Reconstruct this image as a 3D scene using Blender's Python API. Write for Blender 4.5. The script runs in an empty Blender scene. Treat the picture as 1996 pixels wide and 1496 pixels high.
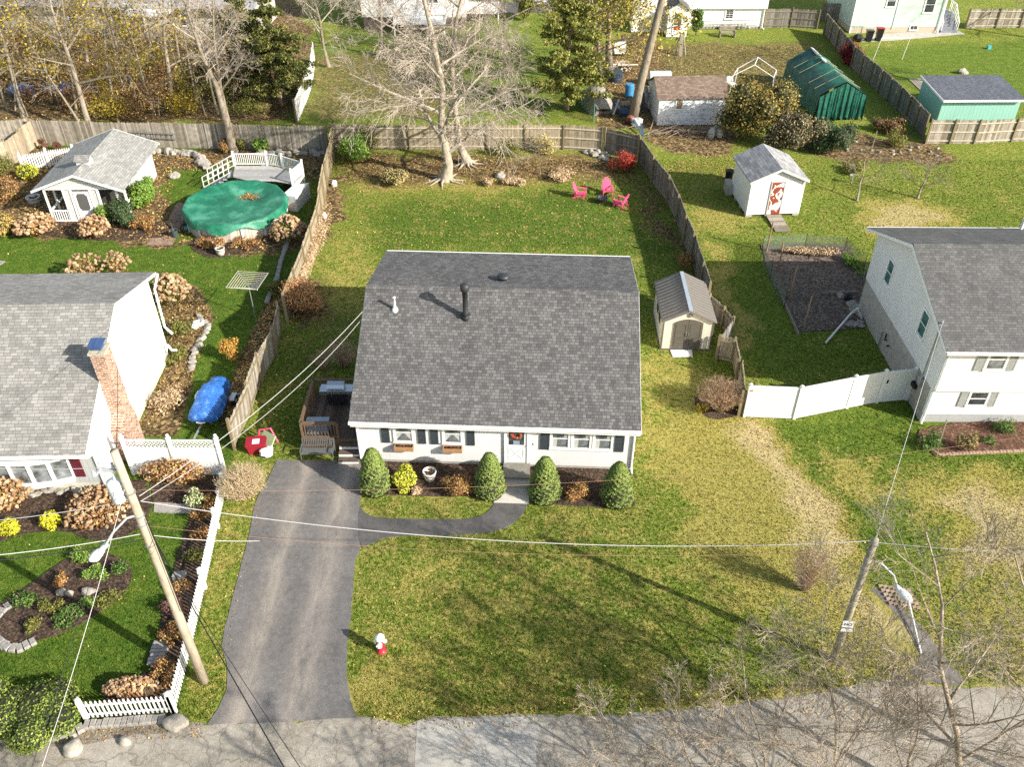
import bpy, math, random
import numpy as np
from mathutils import Vector, Matrix
R = math.radians
scn = bpy.context.scene
col = scn.collection
# ---------------------------------------------------------------- camera, sky, sun
CAMH, FPX, TH = 27.0, 1700.0, R(38)
cam = bpy.data.cameras.new('camera'); cam_o = bpy.data.objects.new('camera', cam); col.objects.link(cam_o)
cam_o.location = (0, 0, CAMH); cam_o.rotation_euler = (R(90) - TH, 0, 0)
cam.sensor_width = 36; cam.lens = FPX / 1996 * 36; cam.clip_start = .5; cam.clip_end = 2000
scn.camera = cam_o
SUN_AZ, SUN_EL = R(-30), R(28.3)          # direction towards the sun, from +X counter-clockwise
w = bpy.data.worlds.new('World'); scn.world = w; w.use_nodes = True
nt = w.node_tree; bg = nt.nodes['Background']
sky = nt.nodes.new('ShaderNodeTexSky'); sky.sky_type = 'NISHITA'; sky.sun_disc = False
sky.sun_elevation = SUN_EL; sky.sun_rotation = R(90) - SUN_AZ
sky.dust_density = 1.2; sky.ozone_density = .5
tint = nt.nodes.new('ShaderNodeMix'); tint.data_type = 'RGBA'; tint.blend_type = 'MULTIPLY'; tint.inputs[0].default_value = 1; tint.inputs[7].default_value = (1, .93, .82, 1)
nt.links.new(sky.outputs[0], tint.inputs[6]); nt.links.new(tint.outputs[2], bg.inputs[0]); bg.inputs[1].default_value = .15
sd = Vector((math.cos(SUN_AZ) * math.cos(SUN_EL), math.sin(SUN_AZ) * math.cos(SUN_EL), math.sin(SUN_EL)))
sl = bpy.data.lights.new('sun', 'SUN'); sl.energy = 5.0; sl.angle = R(.53); sl.color = (1, .94, .85)
so = bpy.data.objects.new('sun', sl); col.objects.link(so)
so.rotation_euler = sd.to_track_quat('Z', 'Y').to_euler(); so.location = (30, -20, 40)
scn.view_settings.view_transform = 'Standard'; scn.view_settings.look = 'None'
scn.view_settings.gamma = 1; scn.view_settings.exposure = .96
scn.cycles.max_bounces = 6; scn.cycles.transparent_max_bounces = 12
scn.cycles.use_denoising = False

# ---------------------------------------------------------------- survey: photo measurements -> ground plan
_c, _s = math.cos(TH), math.sin(TH)
_F = np.array([0, _c, -_s]); _R = np.array([1., 0, 0]); _U = np.array([0, _s, _c])
def W(px, py, z=0.):
    d = _F * FPX + _R * (px - 998) - _U * (py - 748); t = (z - CAMH) / d[2]
    return Vector((d[0] * t, d[1] * t, z))
def HZ(px, py, Y):
    d = _F * FPX + _R * (px - 998) - _U * (py - 748); t = Y / d[1]
    return Vector((d[0] * t, Y, CAMH + d[2] * t))

# ---------------------------------------------------------------- materials
MATS = {}
def nd(nt, t, **k):
    n = nt.nodes.new(t)
    for a, b in k.items(): setattr(n, a, b)
    return n
def base(name, color=(.5, .5, .5), rough=.7, metal=0., spec=.3):
    m = bpy.data.materials.new(name); m.use_nodes = True
    b = m.node_tree.nodes['Principled BSDF']
    b.inputs['Base Color'].default_value = (*color, 1); b.inputs['Roughness'].default_value = rough
    b.inputs['Metallic'].default_value = metal; b.inputs['Specular IOR Level'].default_value = spec
    return m, m.node_tree, b
def ramp(nt, stops, fac=None, interp='LINEAR'):
    r = nd(nt, 'ShaderNodeValToRGB'); cr = r.color_ramp; cr.interpolation = interp
    while len(cr.elements) < len(stops): cr.elements.new(.5)
    for e, (p, c) in zip(cr.elements, stops): e.position = p; e.color = (*c, 1) if len(c) == 3 else c
    if fac is not None: nt.links.new(fac, r.inputs[0])
    return r.outputs[0]
def noise(nt, scale, detail=4, rough=.6, vec=None, dist=0.):
    n = nd(nt, 'ShaderNodeTexNoise'); n.inputs['Scale'].default_value = scale
    n.inputs['Detail'].default_value = detail; n.inputs['Roughness'].default_value = rough
    n.inputs['Distortion'].default_value = dist
    if vec is not None: nt.links.new(vec, n.inputs['Vector'])
    return n.outputs[0]
def coords(nt, scale=(1, 1, 1), rot=(0, 0, 0), kind='Object'):
    t = nd(nt, 'ShaderNodeTexCoord'); mp = nd(nt, 'ShaderNodeMapping')
    mp.inputs['Scale'].default_value = scale; mp.inputs['Rotation'].default_value = rot
    nt.links.new(t.outputs[kind], mp.inputs[0]); return mp.outputs[0]
def mixc(nt, a, b, fac, mode='MIX'):
    m = nd(nt, 'ShaderNodeMix', data_type='RGBA', blend_type=mode)
    for s, v in ((0, fac), (6, a), (7, b)):
        if isinstance(v, (tuple, list)): m.inputs[s].default_value = (*v, 1)
        elif isinstance(v, (int, float)): m.inputs[s].default_value = v
        else: nt.links.new(v, m.inputs[s])
    return m.outputs[2]
def mth(nt, op, a, b=0., clamp=False):
    m = nd(nt, 'ShaderNodeMath', operation=op, use_clamp=clamp)
    for s, v in ((0, a), (1, b)):
        if isinstance(v, (int, float)): m.inputs[s].default_value = v
        else: nt.links.new(v, m.inputs[s])
    return m.outputs[0]
def bump(nt, b, h, strength=.5, dist=.02):
    n = nd(nt, 'ShaderNodeBump'); n.inputs['Strength'].default_value = strength
    n.inputs['Distance'].default_value = dist; nt.links.new(h, n.inputs['Height'])
    nt.links.new(n.outputs[0], b.inputs['Normal'])
def plain(name, color, rough=.6, metal=0., var=.12, scale=6., spec=.3, bmp=0.):
    """painted / plastic / metal surface with slight dirt variation"""
    if name in MATS: return MATS[name]
    m, nt, b = base(name, color, rough, metal, spec)
    n = noise(nt, scale, 5, .65, coords(nt))
    lo = tuple(c * (1 - var) for c in color); hi = tuple(min(1, c * (1 + var * .6)) for c in color)
    nt.links.new(ramp(nt, [(.3, lo), (.7, hi)], n), b.inputs['Base Color'])
    if bmp: bump(nt, b, n, bmp, .03)
    MATS[name] = m; return m
def islands(name, stops, rough=.8, nscale=0, namt=.3, spec=.2, sss=0., bmp=0.):
    """colour picked per leaf / board / stone, with optional noise over it"""
    if name in MATS: return MATS[name]
    m, nt, b = base(name, stops[0][1], rough, 0, spec)
    g = nd(nt, 'ShaderNodeNewGeometry')
    c = ramp(nt, stops, g.outputs['Random Per Island'])
    if nscale:
        n = noise(nt, nscale, 4, .6, coords(nt))
        c = mixc(nt, c, ramp(nt, [(.3, (1 - namt,) * 3), (.7, (1 + 0 * namt,) * 3)], n), 1., 'MULTIPLY')
        if bmp: bump(nt, b, n, bmp, .02)
    nt.links.new(c, b.inputs['Base Color'])
    if sss:
        tr = nd(nt, 'ShaderNodeBsdfTranslucent'); mx = nd(nt, 'ShaderNodeMixShader'); mx.inputs[0].default_value = sss
        nt.links.new(c, tr.inputs[0]); nt.links.new(b.outputs[0], mx.inputs[1]); nt.links.new(tr.outputs[0], mx.inputs[2])
        nt.links.new(mx.outputs[0], nt.nodes['Material Output'].inputs[0])
    MATS[name] = m; return m
def siding(name, color, pitch=.115, axis=2, var=.06):
    m, nt, b = base(name, color, .55, 0, .35)
    t = nd(nt, 'ShaderNodeTexCoord'); sp = nd(nt, 'ShaderNodeSeparateXYZ'); nt.links.new(t.outputs['Object'], sp.inputs[0])
    f = mth(nt, 'FRACT', mth(nt, 'DIVIDE', sp.outputs[axis], pitch))
    line = ramp(nt, [(0, (.70,) * 3), (.10, (.76,) * 3), (.17, (1, 1, 1)), (1, (.98,) * 3)], f)
    n = noise(nt, 1.3, 5, .6, coords(nt, (1, 1, .35)))
    c = mixc(nt, color, tuple(x * (1 - var * 1.6) for x in color), ramp(nt, [(.4, (0, 0, 0)), (.75, (1, 1, 1))], n))
    nt.links.new(mixc(nt, c, line, 1., 'MULTIPLY'), b.inputs['Base Color'])
    bump(nt, b, f, .35, .012); return m
def shingle(name, stops, slope=1.0, bw=.17, rh=.14, streak=.2, ref=(1, 1)):
    m, nt, b = base(name, stops[0][1], .92, 0, .15)
    t = nd(nt, 'ShaderNodeTexCoord'); mp = nd(nt, 'ShaderNodeMapping'); mp.inputs['Scale'].default_value = (1, slope, 0)
    nt.links.new(t.outputs['Object'], mp.inputs[0])
    br = nd(nt, 'ShaderNodeTexBrick'); br.inputs['Scale'].default_value = 1
    br.inputs['Brick Width'].default_value = bw; br.inputs['Row Height'].default_value = rh
    br.inputs['Mortar Size'].default_value = .011; br.inputs['Mortar Smooth'].default_value = .5; br.inputs['Bias'].default_value = 0
    br.offset = .43; br.squash = .85; br.squash_frequency = 3
    br.inputs['Color1'].default_value = (0, 0, 0, 1); br.inputs['Color2'].default_value = (1, 1, 1, 1)
    br.inputs['Mortar'].default_value = (.2, .2, .2, 1)
    nt.links.new(mp.outputs[0], br.inputs[0])
    c = ramp(nt, stops, mth(nt, 'ADD', mth(nt, 'MULTIPLY', br.outputs[0], .8), mth(nt, 'MULTIPLY', noise(nt, 3.1, 3, .6, coords(nt)), .2)))
    c = mixc(nt, c, tuple(x * .42 for x in stops[0][1]), mth(nt, 'MULTIPLY', br.outputs[1], .8))
    n = noise(nt, 1.1, 6, .7, coords(nt, (1, .22, 1)))
    c = mixc(nt, c, ramp(nt, [(.32, (1 - streak,) * 3), (.68, (1.08,) * 3)], n), 1., 'MULTIPLY')
    n2 = noise(nt, 90, 2, .6, coords(nt))
    c = mixc(nt, c, ramp(nt, [(.3, (.8,) * 3), (.7, (1.15,) * 3)], n2), 1., 'MULTIPLY')
    nt.links.new(c, b.inputs['Base Color'])
    bump(nt, b, mth(nt, 'ADD', mth(nt, 'MULTIPLY', br.outputs[1], -.6), mth(nt, 'MULTIPLY', n2, .5)), .5, .012); return m
def brick(name, c1, c2, mortar, bw=.21, rh=.075, use='xz'):
    m, nt, b = base(name, c1, .9, 0, .15)
    t = nd(nt, 'ShaderNodeTexCoord'); sp = nd(nt, 'ShaderNodeSeparateXYZ'); nt.links.new(t.outputs['Object'], sp.inputs[0])
    cb = nd(nt, 'ShaderNodeCombineXYZ')
    nt.links.new(mth(nt, 'ADD', sp.outputs[0], sp.outputs[1]), cb.inputs[0])
    nt.links.new(sp.outputs[2] if use == 'xz' else sp.outputs[1], cb.inputs[1])
    br = nd(nt, 'ShaderNodeTexBrick'); br.inputs['Scale'].default_value = 1
    br.inputs['Brick Width'].default_value = bw; br.inputs['Row Height'].default_value = rh
    br.inputs['Mortar Size'].default_value = .012
    br.inputs['Color1'].default_value = (*c1, 1); br.inputs['Color2'].default_value = (*c2, 1); br.inputs['Mortar'].default_value = (*mortar, 1)
    nt.links.new(cb.outputs[0], br.inputs[0])
    n = noise(nt, 7, 4, .75, coords(nt))
    nt.links.new(mixc(nt, br.outputs[0], ramp(nt, [(.3, (.55,) * 3), (.7, (1.25,) * 3)], n), 1., 'MULTIPLY'), b.inputs['Base Color'])
    bump(nt, b, br.outputs[1], -.5, .01); return m
def bark(name, c1, c2, scale=8.):
    if name in MATS: return MATS[name]
    m, nt, b = base(name, c1, .92, 0, .1)
    n = noise(nt, scale, 5, .7, coords(nt, (1, 1, .3)))
    nt.links.new(ramp(nt, [(.3, c1), (.68, c2)], n), b.inputs['Base Color']); bump(nt, b, n, .8, .03)
    MATS[name] = m; return m
def glass_pane(name='window_glass', color=(.03, .035, .04)):
    if name in MATS: return MATS[name]
    m, nt, b = base(name, color, .06, 0, .8)
    n = noise(nt, 2.2, 3, .6, coords(nt))
    nt.links.new(ramp(nt, [(.35, tuple(c * .5 for c in color)), (.7, tuple(c * 2.6 for c in color))], n), b.inputs['Base Color'])
    MATS[name] = m; return m

# ---------------------------------------------------------------- mesh builder
class MB:
    def __init__(s): s.v = []; s.f = []; s.mi = []; s.m = 0
    def add(s, vs, fs):
        o = len(s.v); s.v += [tuple(v) for v in vs]
        for f in fs: s.f.append(tuple(i + o for i in f)); s.mi.append(s.m)
        return s
    def box(s, x0, x1, y0, y1, z0, z1):
        return s.add([(x0, y0, z0), (x1, y0, z0), (x1, y1, z0), (x0, y1, z0), (x0, y0, z1), (x1, y0, z1), (x1, y1, z1), (x0, y1, z1)],
                     [(3, 2, 1, 0), (4, 5, 6, 7), (0, 1, 5, 4), (1, 2, 6, 5), (2, 3, 7, 6), (3, 0, 4, 7)])
    def ob(s, c, d, rz=0., rx=0., ry=0.):
        M = Matrix.Translation(c) @ Matrix.Rotation(rz, 4, 'Z') @ Matrix.Rotation(ry, 4, 'Y') @ Matrix.Rotation(rx, 4, 'X')
        x, y, z = d[0] / 2, d[1] / 2, d[2] / 2
        t = MB().box(-x, x, -y, y, -z, z)
        return s.add([M @ Vector(v) for v in t.v], t.f)
    def bar(s, a, b, w, d=None, up=(0, 0, 1)):
        a = Vector(a); b = Vector(b); t = (b - a).normalized(); u = Vector(up)
        if abs(t.dot(u)) > .98: u = Vector((0, 1, 0))
        x = t.cross(u).normalized(); y = x.cross(t).normalized(); d = d or w; x *= w / 2; y *= d / 2
        return s.add([a - x - y, a + x - y, a + x + y, a - x + y, b - x - y, b + x - y, b + x + y, b - x + y],
                     [(3, 2, 1, 0), (4, 5, 6, 7), (0, 1, 5, 4), (1, 2, 6, 5), (2, 3, 7, 6), (3, 0, 4, 7)])
    def ext_x(s, poly, x0, x1):
        n = len(poly)
        return s.add([(x0, y, z) for y, z in poly] + [(x1, y, z) for y, z in poly],
                     [tuple(range(n - 1, -1, -1)), tuple(range(n, 2 * n))] + [(i, (i + 1) % n, (i + 1) % n + n, i + n) for i in range(n)])
    def ext_y(s, poly, y0, y1):
        n = len(poly)
        return s.add([(x, y0, z) for x, z in poly] + [(x, y1, z) for x, z in poly],
                     [tuple(range(n)), tuple(range(2 * n - 1, n - 1, -1))] + [(i, i + n, (i + 1) % n + n, (i + 1) % n) for i in range(n)])
    def ext_z(s, poly, z0, z1):
        n = len(poly)
        return s.add([(p[0], p[1], z0) for p in poly] + [(p[0], p[1], z1) for p in poly],
                     [tuple(range(n - 1, -1, -1)), tuple(range(n, 2 * n))] + [(i, (i + 1) % n, (i + 1) % n + n, i + n) for i in range(n)])
    def tube(s, pts, rad, k=6, cap=True):
        pts = [Vector(p) for p in pts]; n = len(pts)
        if isinstance(rad, (int, float)): rad = [rad] * n
        vs = []; prev = None
        for i, p in enumerate(pts):
            t = (pts[min(i + 1, n - 1)] - pts[max(i - 1, 0)])
            t = t.normalized() if t.length > 1e-9 else Vector((0, 0, 1))
            if prev is None: x = t.orthogonal().normalized()
            else:
                x = prev - t * prev.dot(t); x = x.normalized() if x.length > 1e-6 else t.orthogonal().normalized()
            prev = x; y = t.cross(x)
            for j in range(k):
                a = 2 * math.pi * j / k; vs.append(p + (x * math.cos(a) + y * math.sin(a)) * rad[i])
        fs = [(i * k + j, i * k + (j + 1) % k, (i + 1) * k + (j + 1) % k, (i + 1) * k + j) for i in range(n - 1) for j in range(k)]
        if cap: fs += [tuple(range(k - 1, -1, -1)), tuple(range((n - 1) * k, n * k))]
        return s.add(vs, fs)
    def cyl(s, c, r, h, k=16): return s.tube([c, (c[0], c[1], c[2] + h)], r, k)
    def lathe(s, prof, c=(0, 0, 0), k=16, sx=1., sy=1.):
        vs = [(c[0] + r * sx * math.cos(2 * math.pi * j / k), c[1] + r * sy * math.sin(2 * math.pi * j / k), c[2] + z) for r, z in prof for j in range(k)]
        n = len(prof)
        fs = [(i * k + j, i * k + (j + 1) % k, (i + 1) * k + (j + 1) % k, (i + 1) * k + j) for i in range(n - 1) for j in range(k)]
        fs += [tuple(range(k - 1, -1, -1)), tuple(range((n - 1) * k, n * k))]
        return s.add(vs, fs)
    def blob(s, c, r, seed=0, rough=.25, nu=10, nv=7, flat=-1.):
        rn = random.Random(seed); ph = [(rn.uniform(-2, 2), rn.uniform(-2, 2), rn.uniform(-2, 2), rn.uniform(0, 6)) for _ in range(5)]
        vs = []
        def P(d):
            k = 1 + rough * sum(math.sin(2.2 * (a * d[0] + b * d[1] + e * d[2]) + g) for a, b, e, g in ph) / 3
            return (c[0] + d[0] * r[0] * k, c[1] + d[1] * r[1] * k, c[2] + max(d[2] * k, flat) * r[2])
        vs.append(P((0, 0, -1)))
        for i in range(1, nv):
            t = math.pi * i / nv
            for j in range(nu):
                a = 2 * math.pi * j / nu; vs.append(P((math.sin(t) * math.cos(a), math.sin(t) * math.sin(a), -math.cos(t))))
        vs.append(P((0, 0, 1))); L = len(vs) - 1
        fs = [(0, 1 + (j + 1) % nu, 1 + j) for j in range(nu)] + [(L, L - nu + j, L - nu + (j + 1) % nu) for j in range(nu)]
        fs += [(1 + i * nu + j, 1 + i * nu + (j + 1) % nu, 1 + (i + 1) * nu + (j + 1) % nu, 1 + (i + 1) * nu + j) for i in range(nv - 2) for j in range(nu)]
        return s.add(vs, fs)
    def build(s, name, mat, parent=None, smooth=False):
        me = bpy.data.meshes.new(name); me.from_pydata(s.v, [], s.f)
        for mm in (mat if isinstance(mat, (list, tuple)) else [mat]): me.materials.append(mm)
        if isinstance(mat, (list, tuple)): me.polygons.foreach_set('material_index', s.mi)
        if smooth: me.polygons.foreach_set('use_smooth', [True] * len(me.polygons))
        me.update()
        o = bpy.data.objects.new(name, me); col.objects.link(o)
        if parent: o.parent = parent
        return o
def npmesh(name, V, F, mat, parent=None, smooth=False):
    V = np.asarray(V, np.float32); F = np.asarray(F, np.int32); k = F.shape[1]
    me = bpy.data.meshes.new(name); me.vertices.add(len(V)); me.vertices.foreach_set('co', V.ravel())
    me.loops.add(F.size); me.loops.foreach_set('vertex_index', F.ravel())
    me.polygons.add(len(F)); me.polygons.foreach_set('loop_start', np.arange(len(F), dtype=np.int32) * k)
    me.polygons.foreach_set('loop_total', np.full(len(F), k, np.int32))
    if smooth: me.polygons.foreach_set('use_smooth', np.ones(len(F), bool))
    me.materials.append(mat); me.update(calc_edges=True); me.validate()
    o = bpy.data.objects.new(name, me); col.objects.link(o)
    if parent: o.parent = parent
    return o
def tag(o, label, cat, group=None, kind=None):
    if label: o['label'] = label
    if cat: o['category'] = cat
    if group: o['group'] = group
    if kind: o['kind'] = kind
    return o
def thing(name, label, cat, loc=(0, 0, 0), rz=0., group=None):
    o = bpy.data.objects.new(name, None); col.objects.link(o); o.location = loc; o.rotation_euler = (0, 0, rz)
    o.empty_display_size = .2
    return tag(o, label, cat, group)
def struct(o, label=None):
    o['kind'] = 'structure'
    if label: o['label'] = label
    return o
def copy_tree(o, parent=None):
    c = o.copy(); col.objects.link(c); c.parent = parent
    for ch in list(o.children): copy_tree(ch, c)
    return c

# ---------------------------------------------------------------- leaves and branches
def leafset(P, N, size, rs, aspect=.6):
    """diamond leaves at P with rough normals N"""
    n = len(P)
    N = N / (np.linalg.norm(N, axis=1, keepdims=True) + 1e-9)
    T = rs.normal(size=(n, 3)); T -= N * np.sum(T * N, 1, keepdims=True); T /= np.linalg.norm(T, axis=1, keepdims=True) + 1e-9
    B = np.cross(N, T); s = (size * rs.uniform(.6, 1.35, n))[:, None]
    a = P + T * s; b = P + B * s * aspect; c = P - T * s; d = P - B * s * aspect
    V = np.stack([a, b, c, d], 1).reshape(-1, 3); F = np.arange(4 * n).reshape(-1, 4)
    return V, F
def cloud(blobs, n, size, seed, shell=.55, jit=.9, up=.25):
    """leaf positions through a set of ellipsoids (cx,cy,cz,rx,ry,rz)"""
    rs = np.random.RandomState(seed); B = np.array(blobs, float)
    vol = (B[:, 3] * B[:, 4] * B[:, 5]) ** (2 / 3); idx = rs.choice(len(B), n, p=vol / vol.sum())
    d = rs.normal(size=(n, 3)); d /= np.linalg.norm(d, axis=1, keepdims=True)
    r = shell + (1 - shell) * rs.uniform(0, 1, (n, 1)) ** .6
    r *= rs.uniform(.88, 1.12, (n, 1))
    P = B[idx, :3] + d * r * B[idx, 3:]
    N = d + rs.normal(size=(n, 3)) * jit * .6 + np.array([0, 0, up])
    keep = P[:, 2] > .02
    return leafset(P[keep], N[keep], size, rs)
def shrub_blobs(h, r, n, seed, low=.25):
    rn = random.Random(seed); out = []
    for i in range(n):
        a = rn.uniform(0, 6.28); q = r * rn.uniform(.15, .72); z = h * rn.uniform(low, .78)
        k = rn.uniform(.32, .52)
        out.append((q * math.cos(a), q * math.sin(a), z, r * k, r * k, min(h * k * .8, r * k * 1.1)))
    out.append((0, 0, h * .55, r * .55, r * .55, h * .42)); return out
MINR = [.006]; WOB = [1.]
def grow(mb, p, d, L, r, lvl, rn, cfg, leaves=None):
    """recursive branch; cfg[lvl] = (segments, children, child length factor, spread deg, droop, sides, start)"""
    seg, nch, lf, spread, droop, sides, start = cfg[lvl]
    pts = [p.copy()]; rad = [r]; d = d.normalized(); q = p.copy()
    wob = (.16 if lvl else .07) * WOB[0]
    for i in range(seg):
        d = (d + Vector((rn.gauss(0, wob), rn.gauss(0, wob), rn.gauss(0, wob * .7) + droop))).normalized()
        q = q + d * (L / seg); pts.append(q.copy()); rad.append(max(r * (1 - .78 * (i + 1) / seg), MINR[0]))
    mb.tube(pts, rad, sides, cap=False)
    if lvl + 1 < len(cfg):
        for c in range(nch):
            t = start + (1 - start) * (c + rn.uniform(.2, .9)) / nch
            k = min(int(t * seg), seg - 1); f = t * seg - k
            bp = pts[k].lerp(pts[k + 1], f); br = (rad[k] * (1 - f) + rad[k + 1] * f)
            bd = (pts[k + 1] - pts[k]).normalized(); ax = bd.orthogonal().normalized()
            ax.rotate(Matrix.Rotation(rn.uniform(0, 6.283), 3, bd))
            nd_ = bd.copy(); nd_.rotate(Matrix.Rotation(R(spread) * rn.uniform(.6, 1.25), 3, ax))
            grow(mb, bp, nd_, L * lf * rn.uniform(.65, 1.15) * (1.15 - .5 * t), br * .62, lvl + 1, rn, cfg, leaves)
    elif leaves is not None:
        leaves += pts[1:]
    if leaves is not None and lvl == len(cfg) - 2: leaves.append(pts[-1])
def branch_tree(name, label, cat, pos, top, rad, cfg, mat, seed, group=None, leafmat=None, leafn=0, leafsize=.08, trunkpts=None, leafspread=.35, twigmat=None, limb_start=.3, nlimb=12, limb_len=.45, limb_up=.5, parent=None):
    rn = random.Random(seed); t = thing(name, label, cat, pos, 0, group)
    top = Vector(top) - Vector(pos); n = 9
    pts = [top * (i / n) + Vector((math.sin(i * 1.3 + seed), math.cos(i * 1.7 + seed), 0)) * .05 * top.length / 8 * min(i, 4) * .5 for i in range(n + 1)]
    if trunkpts: pts = [Vector(q) - Vector(pos) for q in trunkpts]; n = len(pts) - 1
    rads = [rad * (1 + .5 * math.exp(-i * 2.)) * (1 - .82 * i / n) for i in range(n + 1)]
    tm = MB(); tm.tube(pts, rads, 9, cap=False); tm.build('trunk', mat, t, True)
    cm = MB(); lv = [] if leafmat else None
    L = top.length
    for i in range(nlimb):
        f = limb_start + (.97 - limb_start) * (i + rn.random() * .6) / nlimb; k = min(int(f * n), n - 1); ff = f * n - k
        bp = pts[k].lerp(pts[k + 1], ff); a = i * 2.4 + rn.uniform(-.4, .4)
        d = Vector((math.cos(a), math.sin(a), limb_up * rn.uniform(.5, 1.5)))
        grow(cm, bp, d, L * limb_len * (1.15 - .6 * f) * rn.uniform(.75, 1.15), (rads[k] * (1 - ff) + rads[k + 1] * ff) * .55, 0, rn, cfg, lv)
    cm.build('crown' if not leafmat else 'branches', twigmat or mat, t)
    if leafmat and lv:
        rs = np.random.RandomState(seed); A = np.array([tuple(q) for q in lv]); idx = rs.choice(len(A), leafn)
        P = A[idx] + rs.normal(size=(leafn, 3)) * leafspread; N = rs.normal(size=(leafn, 3)) + [0, 0, .5]
        V, F = leafset(P, N, leafsize, rs, .7); npmesh('crown', V, F, leafmat, t)
    return t
# ================================================================ GROUND
def px(pts): return [W(*p) for p in pts]
def sdf(X, Y, poly):
    """signed distance, negative inside"""
    P = np.array([(p[0], p[1]) for p in poly]); D = np.full(X.shape, 1e9); ins = np.zeros(X.shape, bool); n = len(P)
    for i in range(n):
        a = P[i]; b = P[(i + 1) % n]; e = b - a; L = (e @ e) + 1e-12
        t = np.clip(((X - a[0]) * e[0] + (Y - a[1]) * e[1]) / L, 0, 1)
        D = np.minimum(D, np.hypot(X - a[0] - t * e[0], Y - a[1] - t * e[1]))
        c = ((a[1] > Y) != (b[1] > Y)) & (X < (b[0] - a[0]) * (Y - a[1]) / (b[1] - a[1] + 1e-12) + a[0]); ins ^= c
    return np.where(ins, -D, D)
xs = np.concatenate([[-500, -300, -200, -140, -100, -80, -66], np.arange(-56, 56.1, .3), [66, 80, 100, 140, 200, 300, 500]])
ys = np.concatenate([[-200, -100, -50, -20, 0, 8], np.arange(12, 112, .3), [120, 140, 170, 220, 300, 450, 700]])
GX, GY = np.meshgrid(xs, ys); nx, ny = len(xs), len(ys)
M_ = {'dry': np.full(GX.shape, .30), 'lit': np.zeros(GX.shape), 'lush': np.zeros(GX.shape)}
WX = GX + .45 * np.sin(GY * .9 + 1.3 * np.sin(GX * .5)) + .28 * np.sin(GX * 1.9 + GY * 2.3) + .16 * np.sin(GX * 4.1 - GY * 3.7)
WY = GY + .45 * np.sin(GX * .8 + 1.1 * np.sin(GY * .6) + 2) + .28 * np.sin(GX * 2.2 - GY * 1.7) + .16 * np.sin(GX * 3.9 + GY * 4.3)
def paint(ch, val, poly, feather=.6):
    if feather >= .65: d = sdf(WX, WY, px(poly)); feather *= 1.6
    else: d = sdf(GX, GY, px(poly))
    k = np.clip(.5 - d / feather, 0, 1); k = k * k * (3 - 2 * k)
    M_[ch] = M_[ch] * (1 - k) + val * k
# left neighbour: kept lush lawn, front and back
paint('dry', .0, [(-300, 1500), (430, 1440), (345, 1400), (420, 1000), (560, 560), (620, 420), (560, 280), (-300, 280)], .3)
paint('lush', .8, [(-300, 1500), (330, 1420), (345, 1400), (420, 1000), (555, 560), (600, 430), (560, 280), (-300, 280)], .3)
paint('dry', .38, [(350, 1400), (445, 960), (540, 900), (440, 1240), (445, 1300), (405, 1420)], .5)
# main front lawn
paint('dry', .42, [(700, 1050), (1030, 980), (1240, 990), (1300, 1100), (1300, 1400), (690, 1400)], 3)
paint('lush', .15, [(700, 1050), (1240, 985), (1300, 1390), (690, 1400)], 3)
paint('lush', .6, [(1030, 985), (1240, 985), (1330, 1200), (1330, 1310), (1100, 1300), (980, 1180), (720, 1080), (1000, 1060)], 3)
paint('dry', .42, [(1060, 1180), (1280, 1160), (1300, 1330), (1080, 1340)], 3)
paint('dry', .85, [(680, 1300), (740, 1290), (800, 1350), (780, 1420), (690, 1420)], .8)
paint('dry', .5, [(700, 1370), (1700, 1310), (1700, 1400), (700, 1430)], .8)
paint('dry', .45, [(703, 965), (970, 972), (925, 1013), (710, 1003)], .4)
paint('lush', .5, [(703, 965), (960, 972), (925, 1008), (720, 1000)], .6)
# dry tongue on the right of the main lawn
paint('dry', .60, [(1240, 700), (1300, 690), (1450, 820), (1560, 900), (1640, 1010), (1700, 1120), (1800, 1240), (1780, 1330), (1650, 1330), (1560, 1240), (1390, 1160), (1320, 1000), (1240, 900)], 1.5)
paint('dry', .80, [(1330, 830), (1450, 820), (1560, 900), (1640, 1010), (1700, 1120), (1790, 1240), (1760, 1320), (1640, 1290), (1570, 1170), (1420, 1060), (1330, 960)], 1.5)
paint('dry', 1.0, [(1440, 825), (1502, 822), (1560, 900), (1610, 990), (1665, 1060), (1600, 1080), (1530, 1000), (1480, 900)], .8)
paint('dry', .95, [(1600, 1040), (1680, 1090), (1700, 1160), (1780, 1240), (1770, 1260), (1690, 1230), (1640, 1150)], 1.0)
paint('dry', .30, [(1240, 900), (1290, 930), (1330, 1020), (1240, 1020)], 1.5)
# right neighbour
paint('dry', .10, [(1505, 815), (1800, 770), (2400, 760), (2400, 900), (1560, 890)], .6)
paint('lush', .55, [(1505, 815), (1800, 770), (2400, 760), (2400, 920), (1900, 930), (1740, 960), (1790, 1060), (1700, 1080), (1640, 1000), (1560, 890)], .8)
paint('dry', .08, [(1520, 840), (1610, 870), (1700, 1000), (1760, 1080), (1730, 1140), (1650, 1010), (1570, 900)], .8)
paint('dry', .66, [(1600, 875), (1690, 880), (1720, 950), (1650, 960)], 1.6)
paint('dry', .95, [(1760, 960), (1860, 940), (2400, 950), (2400, 1190), (1860, 1120), (1790, 1010)], 1.6)
paint('dry', .22, [(1700, 1080), (1800, 1020), (1870, 1040), (1860, 1100), (1760, 1140)], 1.5)
paint('dry', .6, [(1850, 1180), (2400, 1150), (2400, 1350), (1900, 1350)], 1.5)
paint('lush', .3, [(1340, 420), (2400, 300), (2400, 450), (1700, 440), (1480, 460), (1700, 720), (1460, 740), (1400, 560)], 1.5)
paint('dry', .15, [(1410, 480), (1480, 470), (1560, 640), (1700, 720), (1460, 740), (1440, 600)], 1.2)
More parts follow.
